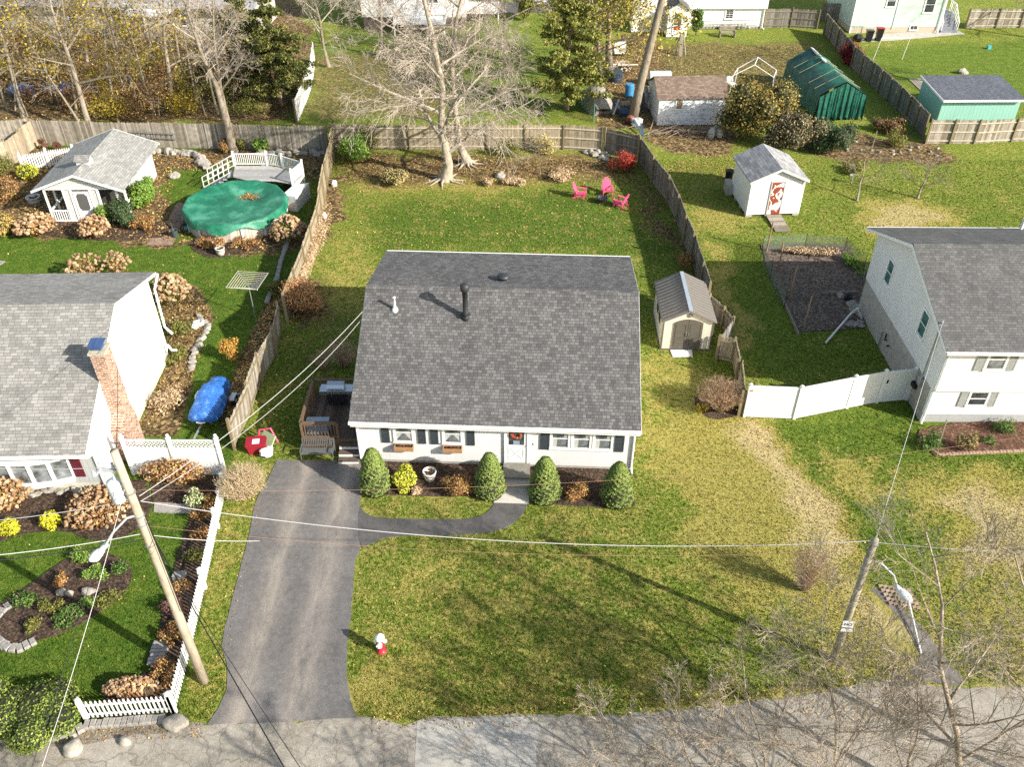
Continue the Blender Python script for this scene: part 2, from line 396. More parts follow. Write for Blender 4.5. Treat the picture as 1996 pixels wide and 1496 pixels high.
paint('dry', .7, [(1370, 470), (1400, 480), (1460, 640), (1470, 740), (1440, 680), (1400, 560)], .8)
paint('dry', .92, [(1680, 400), (1800, 395), (1870, 425), (1830, 450), (1700, 460)], 1.2)
paint('dry', .62, [(1340, 395), (1420, 400), (1440, 450), (1370, 460)], 1.5)
paint('dry', .05, [(1690, 100), (2400, 60), (2400, 260), (1840, 170), (1780, 200)], 1.5)
paint('lush', .5, [(1680, 90), (2400, 60), (2400, 270), (1840, 270), (1780, 200)], .8)
paint('dry', .3, [(1270, 90), (1590, 80), (1600, 200), (1500, 240), (1270, 240)], 2)
# main back yard
paint('dry', .28, [(650, 290), (1230, 310), (1380, 560), (1240, 600), (1240, 500), (750, 490), (640, 560)], 1)
paint('lush', .9, [(690, 400), (1200, 370), (1300, 480), (1240, 560), (1230, 500), (750, 490)], 2)
paint('dry', .5, [(640, 480), (720, 480), (740, 620), (600, 620)], 2)
paint('lit', .56, [(650, 290), (1230, 300), (1230, 350), (1100, 370), (1000, 360), (820, 385), (700, 370), (650, 400)], 3)
paint('dry', .75, [(1000, 300), (1170, 310), (1150, 350), (1020, 360), (870, 375), (700, 365), (740, 340), (900, 350)], 2)
paint('lit', .9, [(632, 350), (665, 355), (650, 480), (600, 480)], .7)
paint('lit', .75, [(1240, 330), (1345, 500), (1310, 510), (1235, 400)], 1.2)
paint('lit', .28, [(570, 560), (740, 600), (700, 730), (560, 740)], 2.5)
# left side yard strip between fence and house
paint('lush', .5, [(540, 700), (690, 700), (600, 880), (480, 870)], 1.5)
# leaf litter: woods at the back left, pool surroundings, beds
paint('lit', 1., [(-700, -40), (560, -40), (600, 60), (600, 130), (560, 236), (-700, 236)], 1.5)
paint('lush', .6, [(590, 60), (720, 60), (1160, 20), (1160, 238), (585, 238)], 1.0)
paint('dry', .30, [(590, 60), (700, 60), (1160, 60), (1160, 238), (585, 238)], 1.5)
paint('lit', .42, [(590, 100), (860, 100), (900, 238), (590, 238)], 2.5)
paint('lit', .45, [(1250, 80), (1590, 80), (1590, 210), (1250, 230)], 2.5)
paint('lit', .25, [(1240, 310), (1600, 330), (1500, 400), (1300, 420)], 2.5)
paint('lit', .2, [(690, 360), (1230, 360), (1330, 520), (1240, 500), (640, 490)], 2)
paint('lit', .85, [(1150, 90), (1270, 60), (1290, 150), (1260, 250), (1160, 250)], 1.5)
paint('lit', .8, [(1240, 235), (1420, 240), (1440, 300), (1300, 300)], 1.2)
paint('lit', .9, [(1600, 255), (1830, 280), (1850, 315), (1660, 320), (1560, 290)], 1.2)
paint('lit', .75, [(-60, 290), (330, 290), (630, 290), (628, 360), (560, 300), (420, 320), (330, 330), (320, 430), (350, 470), (560, 440), (600, 470), (520, 495), (430, 490), (360, 480), (200, 475), (-60, 440)], .8)
paint('lit', .9, [(300, 530), (385, 560), (418, 620), (378, 690), (372, 760), (345, 850), (265, 850), (334, 697)], .4)
paint('lit', .95, [(520, 590), (555, 560), (500, 760), (430, 850), (440, 780), (470, 690)], .5)
paint('lit', .6, [(545, 560), (640, 540), (660, 600), (560, 650)], 1)
V = np.stack([GX.ravel(), GY.ravel(), np.zeros(GX.size)], 1)
rs0 = np.random.RandomState(3)
i0 = (np.arange(ny - 1)[:, None] * nx + np.arange(nx - 1)[None]).ravel()
F = np.stack([i0, i0 + 1, i0 + nx + 1, i0 + nx], 1)

def ground_mat():
    m, nt, b = base('lawn_and_soil', (.1, .1, .05), .95, 0, .08)
    at = nd(nt, 'ShaderNodeAttribute'); at.attribute_name = 'cover'
    sp = nd(nt, 'ShaderNodeSeparateColor'); nt.links.new(at.outputs['Color'], sp.inputs[0])
    dry, lit, lush = sp.outputs
    v = coords(nt)
    nL = noise(nt, .45, 4, .65, v); nM = noise(nt, 1.5, 6, .72, v); nB = noise(nt, 6, 6, .82, v, .5); nF = noise(nt, 34, 2, .7, v)
    blade = mth(nt, 'ADD', mth(nt, 'MULTIPLY', nB, .6), mth(nt, 'MULTIPLY', nF, .4))
    g_med = ramp(nt, [(.36, (.024, .042, .008)), (.45, (.085, .138, .016)), (.53, (.19, .24, .034)), (.64, (.51, .485, .14))], blade)
    g_lush = ramp(nt, [(.36, (.014, .034, .006)), (.46, (.046, .100, .011)), (.56, (.100, .175, .022)), (.70, (.26, .31, .06))], blade)
    g_dry = ramp(nt, [(.34, (.28, .22, .095)), (.47, (.45, .365, .165)), (.64, (.62, .515, .27))], blade)
    g_oliv = ramp(nt, [(.34, (.13, .12, .025)), (.47, (.285, .255, .058)), (.64, (.50, .44, .14))], blade)
    g_dry = mixc(nt, g_oliv, g_dry, ramp(nt, [(.80, (0, 0, 0)), (.98, (1, 1, 1))], dry))
    g = mixc(nt, g_med, g_lush, mth(nt, 'ADD', lush, mth(nt, 'MULTIPLY', mth(nt, 'SUBTRACT', nM, .5), 2.6), True))
    # dry fraction: patches thresholded by clumpy noise
    f = mth(nt, 'ADD', mth(nt, 'MULTIPLY', nM, 1.5), mth(nt, 'MULTIPLY', nL, .8))
    f = mth(nt, 'ADD', f, mth(nt, 'MULTIPLY', mth(nt, 'SUBTRACT', blade, .5), 1.3))
    x = mth(nt, 'SUBTRACT', mth(nt, 'ADD', mth(nt, 'MULTIPLY', dry, 1.25), f), 1.635)
    x = mth(nt, 'MULTIPLY', mth(nt, 'ADD', x, .10), 2.9, True)
    c = mixc(nt, g, g_dry, x)
    vo = nd(nt, 'ShaderNodeTexVoronoi'); vo.inputs['Scale'].default_value = 7; nt.links.new(v, vo.inputs['Vector'])
    sepv = nd(nt, 'ShaderNodeSeparateColor'); nt.links.new(vo.outputs['Color'], sepv.inputs[0])
    lc = ramp(nt, [(0, (.06, .045, .025)), (.35, (.14, .10, .05)), (.6, (.24, .165, .08)), (.82, (.36, .24, .11)), (1, (.50, .38, .18))], sepv.outputs[0])
    lc = mixc(nt, lc, ramp(nt, [(.3, (.45,) * 3), (.7, (1.1,) * 3)], nB), 1., 'MULTIPLY')
    lx = mth(nt, 'MULTIPLY', mth(nt, 'SUBTRACT', mth(nt, 'ADD', lit, mth(nt, 'MULTIPLY', mth(nt, 'ADD', nM, nB), .5)), .72), 3.2, True)
    c = mixc(nt, c, lc, lx)
    nt.links.new(c, b.inputs['Base Color'])
    bump(nt, b, mth(nt, 'ADD', blade, mth(nt, 'MULTIPLY', nM, .5)), 1., .13)
    return m
GROUND_M = ground_mat()
g = npmesh('ground', V, F, GROUND_M); struct(g, 'lawns, bare soil and leaf litter of the gardens')
ca = g.data.color_attributes.new('cover', 'FLOAT_COLOR', 'POINT')
ca.data.foreach_set('color', np.stack([M_['dry'].ravel(), M_['lit'].ravel(), M_['lush'].ravel(), np.ones(GX.size)], 1).astype(np.float32).ravel())

def densify(pts, step=.35, wob=.05, seed=0):
    rn = random.Random(seed); out = []; n = len(pts)
    for i in range(n):
        a = pts[i]; b = pts[(i + 1) % n]; k = max(1, int((b - a).length / step))
        for j in range(k):
            p = a.lerp(b, j / k); out.append(Vector((p.x + rn.gauss(0, wob), p.y + rn.gauss(0, wob), 0)))
    return out
def smoothpoly(pts, it=2):
    for _ in range(it):
        q = []; n = len(pts)
        for i in range(n):
            a = pts[i]; b = pts[(i + 1) % n]; q += [a.lerp(b, .25), a.lerp(b, .75)]
        pts = q
    return pts
def sheet(name, pts, z, mat, wob=.04, smooth=0, seed=1, label=None, world=False):
    P = pts if world else px(pts)
    if smooth: P = smoothpoly(P, smooth)
    P = densify(P, .35, wob, seed)
    o = MB().ext_z(P, -.03, z).build(name, mat); return struct(o, label)

def asphalt(name, lo, hi, crack=0., tracks=False, scale=1.):
    m, nt, b = base(name, lo, .9, 0, .2)
    v = coords(nt); n1 = noise(nt, .5 * scale, 5, .65, v); n2 = noise(nt, 60, 2, .7, v); n3 = noise(nt, 4, 4, .7, v)
    f = mth(nt, 'ADD', mth(nt, 'MULTIPLY', n1, .6), mth(nt, 'MULTIPLY', n3, .4))
    c = ramp(nt, [(.35, lo), (.65, hi)], f)
    if tracks:
        sp = nd(nt, 'ShaderNodeSeparateXYZ'); nt.links.new(v, sp.inputs[0])
        tot = None
        for cx in (-9.25, -7.35):   # sandy wheel tracks worn into the drive
            e = mth(nt, 'DIVIDE', mth(nt, 'SUBTRACT', sp.outputs[0], cx), .5)
            e = mth(nt, 'POWER', 2.718, mth(nt, 'MULTIPLY', mth(nt, 'MULTIPLY', e, e), -1.))
            tot = e if tot is None else mth(nt, 'ADD', tot, e)
        n4 = noise(nt, .9, 5, .7, coords(nt, (1.6, .45, 1)))
        tot = mth(nt, 'MULTIPLY', tot, ramp(nt, [(.34, (.12,) * 3), (.66, (.9,) * 3)], n4), True)
        c = mixc(nt, c, (.31, .27, .225), tot)
    c = mixc(nt, c, ramp(nt, [(.28, (.45,) * 3), (.5, (1,) * 3), (.72, (1.7,) * 3)], n2), 1., 'MULTIPLY')
    if crack:
        cr = None
        for s, wd in ((.7, .012), (2.6, .02), (7., .03)):
            vo = nd(nt, 'ShaderNodeTexVoronoi', feature='DISTANCE_TO_EDGE'); vo.inputs['Scale'].default_value = s
            mv = nd(nt, 'ShaderNodeVectorMath', operation='ADD'); nn = nd(nt, 'ShaderNodeTexNoise'); nn.inputs['Scale'].default_value = 2.5; nn.inputs['Detail'].default_value = 5
            nt.links.new(v, nn.inputs['Vector']); sc = nd(nt, 'ShaderNodeVectorMath', operation='SCALE'); sc.inputs['Scale'].default_value = .5
            nt.links.new(nn.outputs['Color'], sc.inputs[0]); nt.links.new(v, mv.inputs[0]); nt.links.new(sc.outputs[0], mv.inputs[1]); nt.links.new(mv.outputs[0], vo.inputs['Vector'])
            ln = ramp(nt, [(0, (1, 1, 1)), (wd, (.4,) * 3), (wd * 2.2, (0, 0, 0))], vo.outputs[0])
            if s > 1:
                nm = noise(nt, .55 if s < 5 else .9, 3, .6, v); ln = mth(nt, 'MULTIPLY', ln, ramp(nt, [(.5, (0, 0, 0)), (.58, (1, 1, 1))], nm))
            cr = ln if cr is None else mth(nt, 'MAXIMUM', cr, ln)
        c = mixc(nt, c, (.09, .07, .05), mth(nt, 'MULTIPLY', cr, crack))
        st = ramp(nt, [(.56, (0, 0, 0)), (.66, (1, 1, 1))], noise(nt, .8, 6, .75, v))
        c = mixc(nt, c, (.20, .165, .12), mth(nt, 'MULTIPLY', st, .6))
    nt.links.new(c, b.inputs['Base Color']); bump(nt, b, n2, .35, .02); return m
road_m = asphalt('worn_road', (.21, .19, .155), (.35, .32, .27), .6)
patch_m = asphalt('road_patch', (.31, .295, .26), (.39, .37, .33), .35)
drive_m = asphalt('driveway_asphalt', (.092, .087, .084), (.16, .152, .145), 0, True)
path_m = asphalt('path_asphalt', (.072, .069, .067), (.115, .11, .105))
MULCH = islands('mulch', [(0, (.02, .013, .009)), (.5, (.05, .03, .02)), (1, (.10, .065, .04))], .95)
def soil_mat(name, a, b_, c_, sc=9.):
    m, nt, b = base(name, a, .98, 0, .08); v = coords(nt)
    n = noise(nt, sc, 6, .8, v); n2 = noise(nt, sc * 5, 3, .8, v)
    vo = nd(nt, 'ShaderNodeTexVoronoi'); vo.inputs['Scale'].default_value = sc * 1.7; nt.links.new(v, vo.inputs['Vector'])
    s = nd(nt, 'ShaderNodeSeparateColor'); nt.links.new(vo.outputs['Color'], s.inputs[0])
    f = mth(nt, 'ADD', mth(nt, 'MULTIPLY', n, .55), mth(nt, 'ADD', mth(nt, 'MULTIPLY', s.outputs[0], .25), mth(nt, 'MULTIPLY', n2, .25)))
    nt.links.new(ramp(nt, [(.36, a), (.55, b_), (.74, c_)], f), b.inputs['Base Color']); bump(nt, b, f, 1., .06); return m
mulch_m = soil_mat('dark_mulch', (.024, .018, .015), (.068, .048, .036), (.20, .135, .09))
red_mulch = soil_mat('reddish_mulch', (.045, .026, .018), (.12, .066, .045), (.30, .18, .12))
leafy_m = soil_mat('leafy_bed', (.07, .05, .025), (.17, .115, .055), (.38, .26, .12), 6)
gravel_m = soil_mat('gravel', (.13, .11, .08), (.25, .21, .16), (.45, .39, .31), 14)
stone_m = islands('granite_stone', [(0, (.20, .19, .17)), (.5, (.34, .32, .29)), (1, (.50, .48, .44))], .85, 9, .45, bmp=.6)
rock_m = islands('field_stone', [(0, (.22, .19, .16)), (.5, (.36, .33, .28)), (1, (.52, .49, .44))], .9, 5, .5, bmp=.7)

sheet('road', [(-500, 1470), (-100, 1462), (150, 1452), (330, 1428), (408, 1412), (560, 1408), (695, 1398), (790, 1412), (830, 1401), (1045, 1394), (1200, 1397), (1400, 1378), (1600, 1350), (1750, 1322), (1830, 1340), (1860, 1345), (2100, 1335), (2600, 1330), (3600, 2300), (-1800, 2300)], .012, road_m, .035, 0, 5, 'worn, cracked asphalt street')
sheet('road_patch', [(812, 1408), (1040, 1397), (1046, 1440), (1044, 1560), (1010, 1640), (800, 1640), (808, 1500)], .017, patch_m, .01, 0, 6, 'smoother pale repair in the street')
sheet('driveway', [(541, 897), (498, 980), (484, 1050), (453, 1169), (439, 1225), (432, 1260), (442, 1296), (442, 1345), (425, 1383), (405, 1413), (560, 1409), (697, 1400), (684, 1369), (675, 1313), (677, 1254), (684, 1204), (691, 1096), (702, 1071), (702, 975), (706, 925), (712, 900)], .022, drive_m, .012, 0, 7, 'dark asphalt driveway with sandy wheel tracks')
sheet('path', [(699, 985), (711, 1003), (736, 1011), (830, 1014), (925, 1013), (953, 999), (970, 974), (1028, 974), (1026, 990), (1019, 1003), (999, 1024), (970, 1036), (904, 1044), (800, 1045), (752, 1048), (730, 1058), (699, 1073)], .028, path_m, .008, 1, 8, 'dark asphalt front path curving to the steps')
sheet('swale', [(1690, 1140), (1735, 1160), (1790, 1215), (1850, 1290), (1900, 1345), (1760, 1322), (1800, 1290), (1770, 1230), (1730, 1180)], .008, asphalt('swale_asphalt', (.11, .10, .09), (.20, .185, .165), .5), .03, 1, 9, 'asphalt gutter running down to the street')
sheet('gravel_verge', [(160, 1455), (175, 1413), (320, 1396), (345, 1400), (400, 1413), (330, 1432)], .009, gravel_m, .04, 0, 10, 'gravel strip outside the picket fence')
sheet('gravel_verge', [(-400, 1470), (-300, 1450), (0, 1442), (160, 1415), (170, 1455)], .005, gravel_m, .04, 0, 11, 'gravel strip below the stone edging of the hedge')
E2 = lambda pts: [(x / 2.316, 850 + y / 2.316) for x, y in pts]
sheet('mulch_bed', [(705, 897), (972, 905), (974, 972), (925, 969), (810, 969), (707, 963)], .03, mulch_m, .03, 0, 12, 'mulch bed left of the front steps')
sheet('mulch_bed', [(1030, 910), (1232, 916), (1236, 985), (1180, 991), (1090, 986), (1032, 976)], .03, mulch_m, .03, 0, 13, 'mulch bed right of the front steps')
OVAL = E2([(-60, 790), (50, 735), (180, 640), (330, 545), (420, 522), (530, 540), (600, 600), (580, 690), (480, 780), (370, 850), (260, 900), (160, 930), (90, 962), (0, 945), (-100, 880)])
sheet('mulch_bed', OVAL, .05, mulch_m, .03, 1, 14, 'dark oval flower bed in the left front lawn')
sheet('mulch_bed', [(-120, 1085), (0, 1057), (43, 1040), (86, 1036), (142, 1038), (173, 1051), (216, 1053), (259, 1040), (285, 1015), (300, 975), (280, 935), (-120, 960)], .04, mulch_m, .04, 0, 15, 'mulch bed along the left house front')
sheet('mulch_bed', [(290, 925), (432, 930), (436, 960), (395, 1130), (342, 1365), (205, 1372), (200, 1345), (300, 1305), (308, 1240), (325, 1160), (355, 1060), (372, 1003), (300, 985)], .035, mulch_m, .04, 0, 16, 'mulch bed inside the picket fence')
sheet('mulch_bed', [(40, 450), (110, 462), (190, 470), (260, 468), (330, 462), (345, 440), (260, 430), (60, 425)], .03, mulch_m, .05, 1, 17, 'mulch bed in front of the garden house')
sheet('mulch_bed', [(360, 470), (390, 500), (430, 503), (480, 492), (520, 482), (560, 462), (470, 460)], .03, mulch_m, .05, 1, 18, 'mulch bed around the white planter by the pool')
sheet('mulch_bed', [(1352, 765), (1440, 785), (1440, 812), (1390, 822), (1358, 800)], .03, mulch_m, .05, 1, 19, 'mulch ring under the bare shrub by the vinyl fence')
sheet('mulch_bed', [(1790, 838), (1850, 828), (2200, 800), (2200, 885), (1996, 882), (1900, 884), (1828, 890), (1790, 865)], .05, red_mulch, .04, 0, 20, 'reddish flower bed before the right house')
sheet('vegetable_bed', [(1482, 478), (1580, 474), (1655, 480), (1690, 540), (1700, 600), (1680, 640), (1560, 648), (1530, 600), (1500, 540)], .05, soil_mat('garden_soil', (.04, .032, .028), (.125, .098, .08), (.34, .27, .20), 8), .04, 0, 21, 'fenced vegetable bed with dark soil')
sheet('brick_walk', [(345, 395), (378, 400), (352, 440), (335, 478), (284, 478), (310, 450), (330, 425)], .012, brick('brick_paving', (.30, .16, .11), (.38, .28, .22), (.2, .17, .14), .2, .1, 'xy'), .01, 0, 22, 'brick walk beside the covered pool')
sheet('paved_walk', [(300, 980), (372, 985), (378, 1003), (300, 1000)], .045, stone_m, .02, 0, 23)
sheet('paved_walk', [(-60, 500), (12, 510), (-10, 525), (-80, 520)], .02, stone_m, .02, 0, 24)
sheet('patio', [(1690, 66), (1870, 60), (1880, 66), (1750, 78), (1680, 82)], .02, plain('pale_concrete', (.42, .40, .36), .9, 0, .2, 2.), .02, 0, 25, 'concrete strip beside the green house')
sheet('rear_driveway', [(935, 5), (1070, 2), (1090, 24), (960, 27), (930, 15)], .02, path_m, .02, 0, 26, 'dark parking area at the far back')
# ================================================================ BUILDINGS
WHITE = plain('white_trim', (.74, .74, .72), .5, 0, .06, 3.)
VINYL = plain('white_vinyl', (.68, .68, .665), .4, 0, .05, 1.5)
SLATE = plain('slate_shutter', (.045, .055, .065), .5, 0, .2)
GREYSH = plain('grey_shutter', (.30, .31, .29), .55, 0, .15)
MAROON = plain('maroon_shutter', (.11, .02, .03), .5, 0, .2)
CONC = plain('concrete', (.36, .34, .30), .9, 0, .25, 2.5, bmp=.3)
WCONC = plain('pale_foundation', (.52, .49, .40), .9, 0, .15, 2.)
GLASS = glass_pane(); GLASS2 = glass_pane('curtained_glass', (.10, .11, .115))
STEEL = plain('galvanised', (.42, .44, .46), .4, .7, .15)
BLACKM = plain('black_metal', (.025, .025, .027), .5, .3, .3)
CURT = plain('curtain', (.42, .43, .40), .8)
sid_w = siding('white_siding', (.71, .71, .70))
sid_w2 = siding('white_siding_wide', (.76, .77, .76), .2)
sid_g = siding('pale_green_siding', (.47, .58, .52), .11)
board_grey = siding('grey_board_siding', (.40, .42, .41), .2, 0)
sh_dark = shingle('charcoal_shingles', [(0, (.078, .077, .076)), (.5, (.120, .118, .117)), (1, (.180, .175, .170))], 1.13, .20, .15)
sh_dark2 = shingle('charcoal_shingles_plain', [(0, (.095, .095, .092)), (.5, (.125, .124, .12)), (1, (.165, .163, .158))], 1.06, .25, .15)
sh_grey = shingle('light_grey_shingles', [(0, (.19, .186, .172)), (.5, (.26, .253, .238)), (1, (.34, .33, .305))], 1.1, .3, .15)
def shingle_y(name, stops, bw=.3, rh=.15):
    m = shingle(name, stops, 1.0, bw, rh)
    for n in m.node_tree.nodes:
        if n.type == 'MAPPING' and tuple(n.inputs['Scale'].default_value)[2] == 0:
            n.inputs['Scale'].default_value = (1.05, 1, 0); n.inputs['Rotation'].default_value = (0, 0, R(90))
    return m
sh_grey_y = shingle_y('pale_grey_shingles', [(0, (.23, .23, .215)), (.5, (.30, .298, .28)), (1, (.39, .385, .36))])
sh_slate_y = shingle_y('weathered_slate_shingles', [(0, (.20, .205, .215)), (.5, (.31, .31, .31)), (1, (.43, .425, .41))], .5, .17)
sh_brown = shingle('brown_shingles', [(0, (.14, .10, .075)), (.5, (.20, .15, .115)), (1, (.28, .22, .175))], 1.15, .28, .15)

def window(par, pos, w, h, rz=0., fr=.07, sill=True, pane=None, double=True, muntin=(0, 0), mat=None, label=None, deep=.05):
    """window standing on local origin at sill centre, facing -y"""
    pane = pane or GLASS; mat = mat or WHITE
    m = MB(); x = w / 2
    m.box(-x - fr, -x, -deep, .01, 0, h); m.box(x, x + fr, -deep, .01, 0, h)
    m.box(-x - fr, x + fr, -deep, .01, h, h + fr)
    m.box(-x - fr - .02, x + fr + .02, -deep - .03, .01, -fr, 0)
    o = m.build('window', mat, par); o.location = pos; o.rotation_euler = (0, 0, rz)
    if label: o['label'] = label
    MB().box(-x + .002, x - .002, -.012, .008, .002, h - .002).build('pane', pane, o)
    s = MB()
    if double: s.box(-x, x, -.034, -.014, h * .5 - .02, h * .5 + .02)
    for a in (-x, x - .03): s.box(a, a + .03, -.030, -.0135, 0, h)
    s.box(-x + .03, x - .03, -.030, -.0135, 0, .03); s.box(-x + .03, x - .03, -.030, -.0135, h - .03, h)
    for i in range(1, muntin[0]): s.box(-x + w * i / muntin[0] - .011, -x + w * i / muntin[0] + .011, -.026, -.0133, .03, h - .03)
    for i in range(1, muntin[1]): s.box(-x + .03, x - .03, -.0255, -.0132, h * i / muntin[1] - .011, h * i / muntin[1] + .011)
    s.build('sash', mat, o); return o
def shutter(par, pos, w, h, mat, rz=0.):
    m = MB(); m.box(-w / 2, w / 2, -.03, .0, 0, h)
    for a, b in ((.05, h / 2 - .03), (h / 2 + .03, h - .05)):
        n = int((b - a) / .055)
        for i in range(n):
            z = a + (b - a) * (i + .5) / n; m.ob((0, -.036, z), (w - .1, .012, .045), 0, R(28))
    for s in (-1, 1): m.box(s * w / 2 - (.05 if s > 0 else 0), s * w / 2 + (.05 if s < 0 else 0), -.045, -.0305, 0, h)
    for z in (0, h / 2 - .025, h - .05): m.box(-w / 2 + .05, w / 2 - .05, -.0445, -.0305, z, z + .05)
    o = m.build('shutter', mat, par); o.location = pos; o.rotation_euler = (0, 0, rz); return o
def slab_roof(par, x0, x1, ye0, ze0, yr, zr, ye1, ze1, mat, t=.14):
    rf = MB().ext_x([(ye0, ze0), (yr, zr), (ye1, ze1), (ye1, ze1 - t * .3), (yr, zr - t), (ye0, ze0 - t * .3)], x0, x1).build('roof', mat, par)
    for s, x in ((-1, x0), (1, x1)):
        a, b = (x - .014, x + .001) if s < 0 else (x - .001, x + .014)
        MB().ext_x([(ye0, ze0 - .015), (yr, zr - .015), (ye1, ze1 - .015), (ye1, ze1 - .17), (yr, zr - .2), (ye0, ze0 - .17)], a, b).build('rake_board', WHITE, par)
    return rf
def gutter(par, x0, x1, y, z, s=-1, drop=None):
    m = MB(); m.box(x0, x1, min(y, y + s * .11), max(y, y + s * .11), z - .12, z - .02)
    m.box(x0, x1, y + s * .09, y + s * .115, z - .02, z); m.box(x0, x1, min(y, y - s * .03), max(y, y - s * .03), z - .16, z)
    m.build('gutter', WHITE, par)
# ---------------------------------------------------------------- main house
A = W(705, 900); YAW = math.atan2(28.243 - 28.843, 12.065)
H = thing('white_house', 'white clapboard house with a charcoal shingle roof at the end of the asphalt driveway', 'house', A, YAW)
WD, DP = 12.1, 10.1
MB().ext_x([(0, .18), (DP, .18), (DP, 4.80), (5.5, 5.72), (0, 2.88)], 0, WD).build('wall', sid_w, H)
MB().box(.03, WD - .03, .03, DP - .03, -.1, .18).build('foundation', CONC, H)
rf = slab_roof(H, -.18, WD + .18, -.44, 2.76, 5.5, 5.9, 10.65, 4.82, sh_dark)
MB().ext_x([(5.28, 5.812), (5.5, 5.925), (5.72, 5.882), (5.72, 5.86), (5.5, 5.90), (5.28, 5.79)], -.18, WD + .18).build('ridge_cap', sh_dark, rf)
MB().box(-.18, WD + .18, -.40, .0, 2.46, 2.5).build('soffit', WHITE, H)
gutter(H, -.2, WD + .2, -.44, 2.74)
m = MB(); m.box(-.16, WD + .16, -.44, -.40, 2.44, 2.6); m.build('fascia', WHITE, H)
MB().box(-.16, WD + .16, 10.6, 10.68, 4.65, 4.83).build('rear_gutter', WHITE, H)
for x in (-.012, WD - .10): MB().box(x, x + .112, -.02, .05, .16, 2.46).build('corner_board', WHITE, H)
m = MB(); m.tube([(WD + .02, -.45, 2.6), (WD + .02, -.2, 2.35), (WD - .02, -.06, 2.2), (WD - .02, -.06, .25), (WD + .02, -.3, .1)], .045, 6); m.build('downspout', WHITE, H)
m = MB(); m.tube([(-.02, -.45, 2.6), (-.02, -.2, 2.35), (-.0, -.06, 2.2), (-.0, -.06, .25)], .04, 6); m.build('downspout', WHITE, H)
for cx in (2.03, 4.18):
    wn = window(H, (cx, 0, 1.33), .74, 1.02, 0, .08, pane=GLASS2)
    c = MB(); c.add([(-.35, -.0145, .97), (-.02, -.0145, .97), (-.33, -.0145, .6)], [(0, 1, 2)]); c.add([(.35, -.0145, .97), (.33, -.0145, .6), (.02, -.0145, .97)], [(0, 1, 2)])
    c.add([(-.35, -.0145, .45), (-.06, -.0145, .45), (-.33, -.0145, .05), (-.35, -.0145, .05)], [(0, 1, 2, 3)]); c.add([(.35, -.0145, .45), (.06, -.0145, .45), (.33, -.0145, .05), (.35, -.0145, .05)], [(3, 2, 1, 0)])
    c.build('curtain', CURT, wn)
    shutter(H, (cx - .80, 0, 1.22), .36, 1.18, SLATE); shutter(H, (cx + .80, 0, 1.22), .36, 1.18, SLATE)
    fb = MB(); fb.box(-.42, .42, -.30, -.27, 0, .24); fb.box(-.42, -.39, -.27, -.03, 0, .24); fb.box(.39, .42, -.27, -.03, 0, .24); fb.box(-.39, .39, -.05, -.03, 0, .24); fb.box(-.39, .39, -.27, -.05, 0, .04)
    for s in (-.3, .3): fb.bar((s, -.26, -.01), (s, -.02, -.16), .035)
    fb.box(-.43, .43, -.315, -.302, .1, .13)
    o = fb.build('window_box', plain('cedar', (.36, .20, .10), .8, 0, .3, 8), H); o.location = (cx, 0, .96)
    q = MB(); rn = random.Random(int(cx * 9))
    q.box(-.385, .385, -.265, -.055, .05, .17)
    for i in range(14): q.blob((rn.uniform(-.33, .33), -.16 + rn.uniform(-.06, .06), .19), (.06, .05, .05), i, .4, 6, 4)
    q.build('potting_soil', MULCH, o)
for i in range(3):
    wn = window(H, (8.88 + i * .93, 0, 1.25), .72, 1.08, 0, .085, pane=GLASS2)
    c = MB(); c.add([(-.35, -.0145, .5), (-.12, -.0145, .5), (-.14, -.0145, .04), (-.35, -.0145, .04)], [(0, 1, 2, 3)]); c.add([(.35, -.0145, 1.0), (.16, -.0145, 1.0), (.18, -.0145, .62), (.35, -.0145, .62)], [(3, 2, 1, 0)])
    c.build('curtain', CURT, wn)
shutter(H, (8.22, 0, 1.13), .40, 1.26, SLATE); shutter(H, (11.46, 0, 1.13), .42, 1.26, SLATE)
# front door with cross-buck lower panel
d = MB(); d.box(-.46, .46, -.045, .01, 0, 2.05)
for s in (-1, 1): d.box(min(s * .46, s * .54), max(s * .46, s * .54), -.08, .01, 0, 2.12)
d.box(-.46, .46, -.08, .01, 2.05, 2.12)
for z in (.12, .92): d.box(-.36, .36, -.062, -.046, z, z + .06)
for x in (-.36, .30): d.box(x, x + .06, -.062, -.046, .18, .92)
d.bar((-.30, -.054, .20), (.30, -.054, .90), .05, .014, (0, 1, 0)); d.bar((-.30, -.053, .90), (.30, -.053, .20), .05, .014, (0, 1, 0))
do = d.build('door', WHITE, H); do.location = (6.99, 0, .30)
MB().box(-.34, .34, -.052, -.046, 1.06, 1.96).build('pane', GLASS, do)
MB().box(-.14, .14, -.056, -.0525, 1.08, 1.3).build('letter_panel', plain('steel_blue', (.25, .30, .36), .5), do)
MB().tube([(.40, -.05, 1.0), (.40, -.09, 1.0), (.36, -.09, 1.0)], .014, 6).build('handle', BLACKM, do)
m = MB(); m.box(7.86, 7.98, -.12, -.005, 2.12, 2.26); m.build('porch_light', BLACKM, H)
m = MB(); m.box(7.70, 7.73, -.02, 0, 1.35, 1.45); m.build('doorbell', BLACKM, H)
wr = MB(); rn = random.Random(4)
for i in range(40):
    a = i / 40 * 6.283; wr.blob((.2 * math.cos(a) + rn.uniform(-.03, .03), -.03 + rn.uniform(-.02, .01), .2 * math.sin(a) + rn.uniform(-.03, .03)), (.045, .03, .045), i, .4, 5, 4)
wo = wr.build('wreath', islands('wreath', [(0, (.35, .03, .02)), (.6, (.45, .06, .03)), (.8, (.10, .14, .05)), (1, (.5, .2, .05))]))
tag(wo, 'round red berry wreath hung on the storm door of the white house', 'wreath'); wo.location = H.matrix_basis @ Vector((6.99, -.085, 2.02)); wo.rotation_euler = (0, 0, YAW)
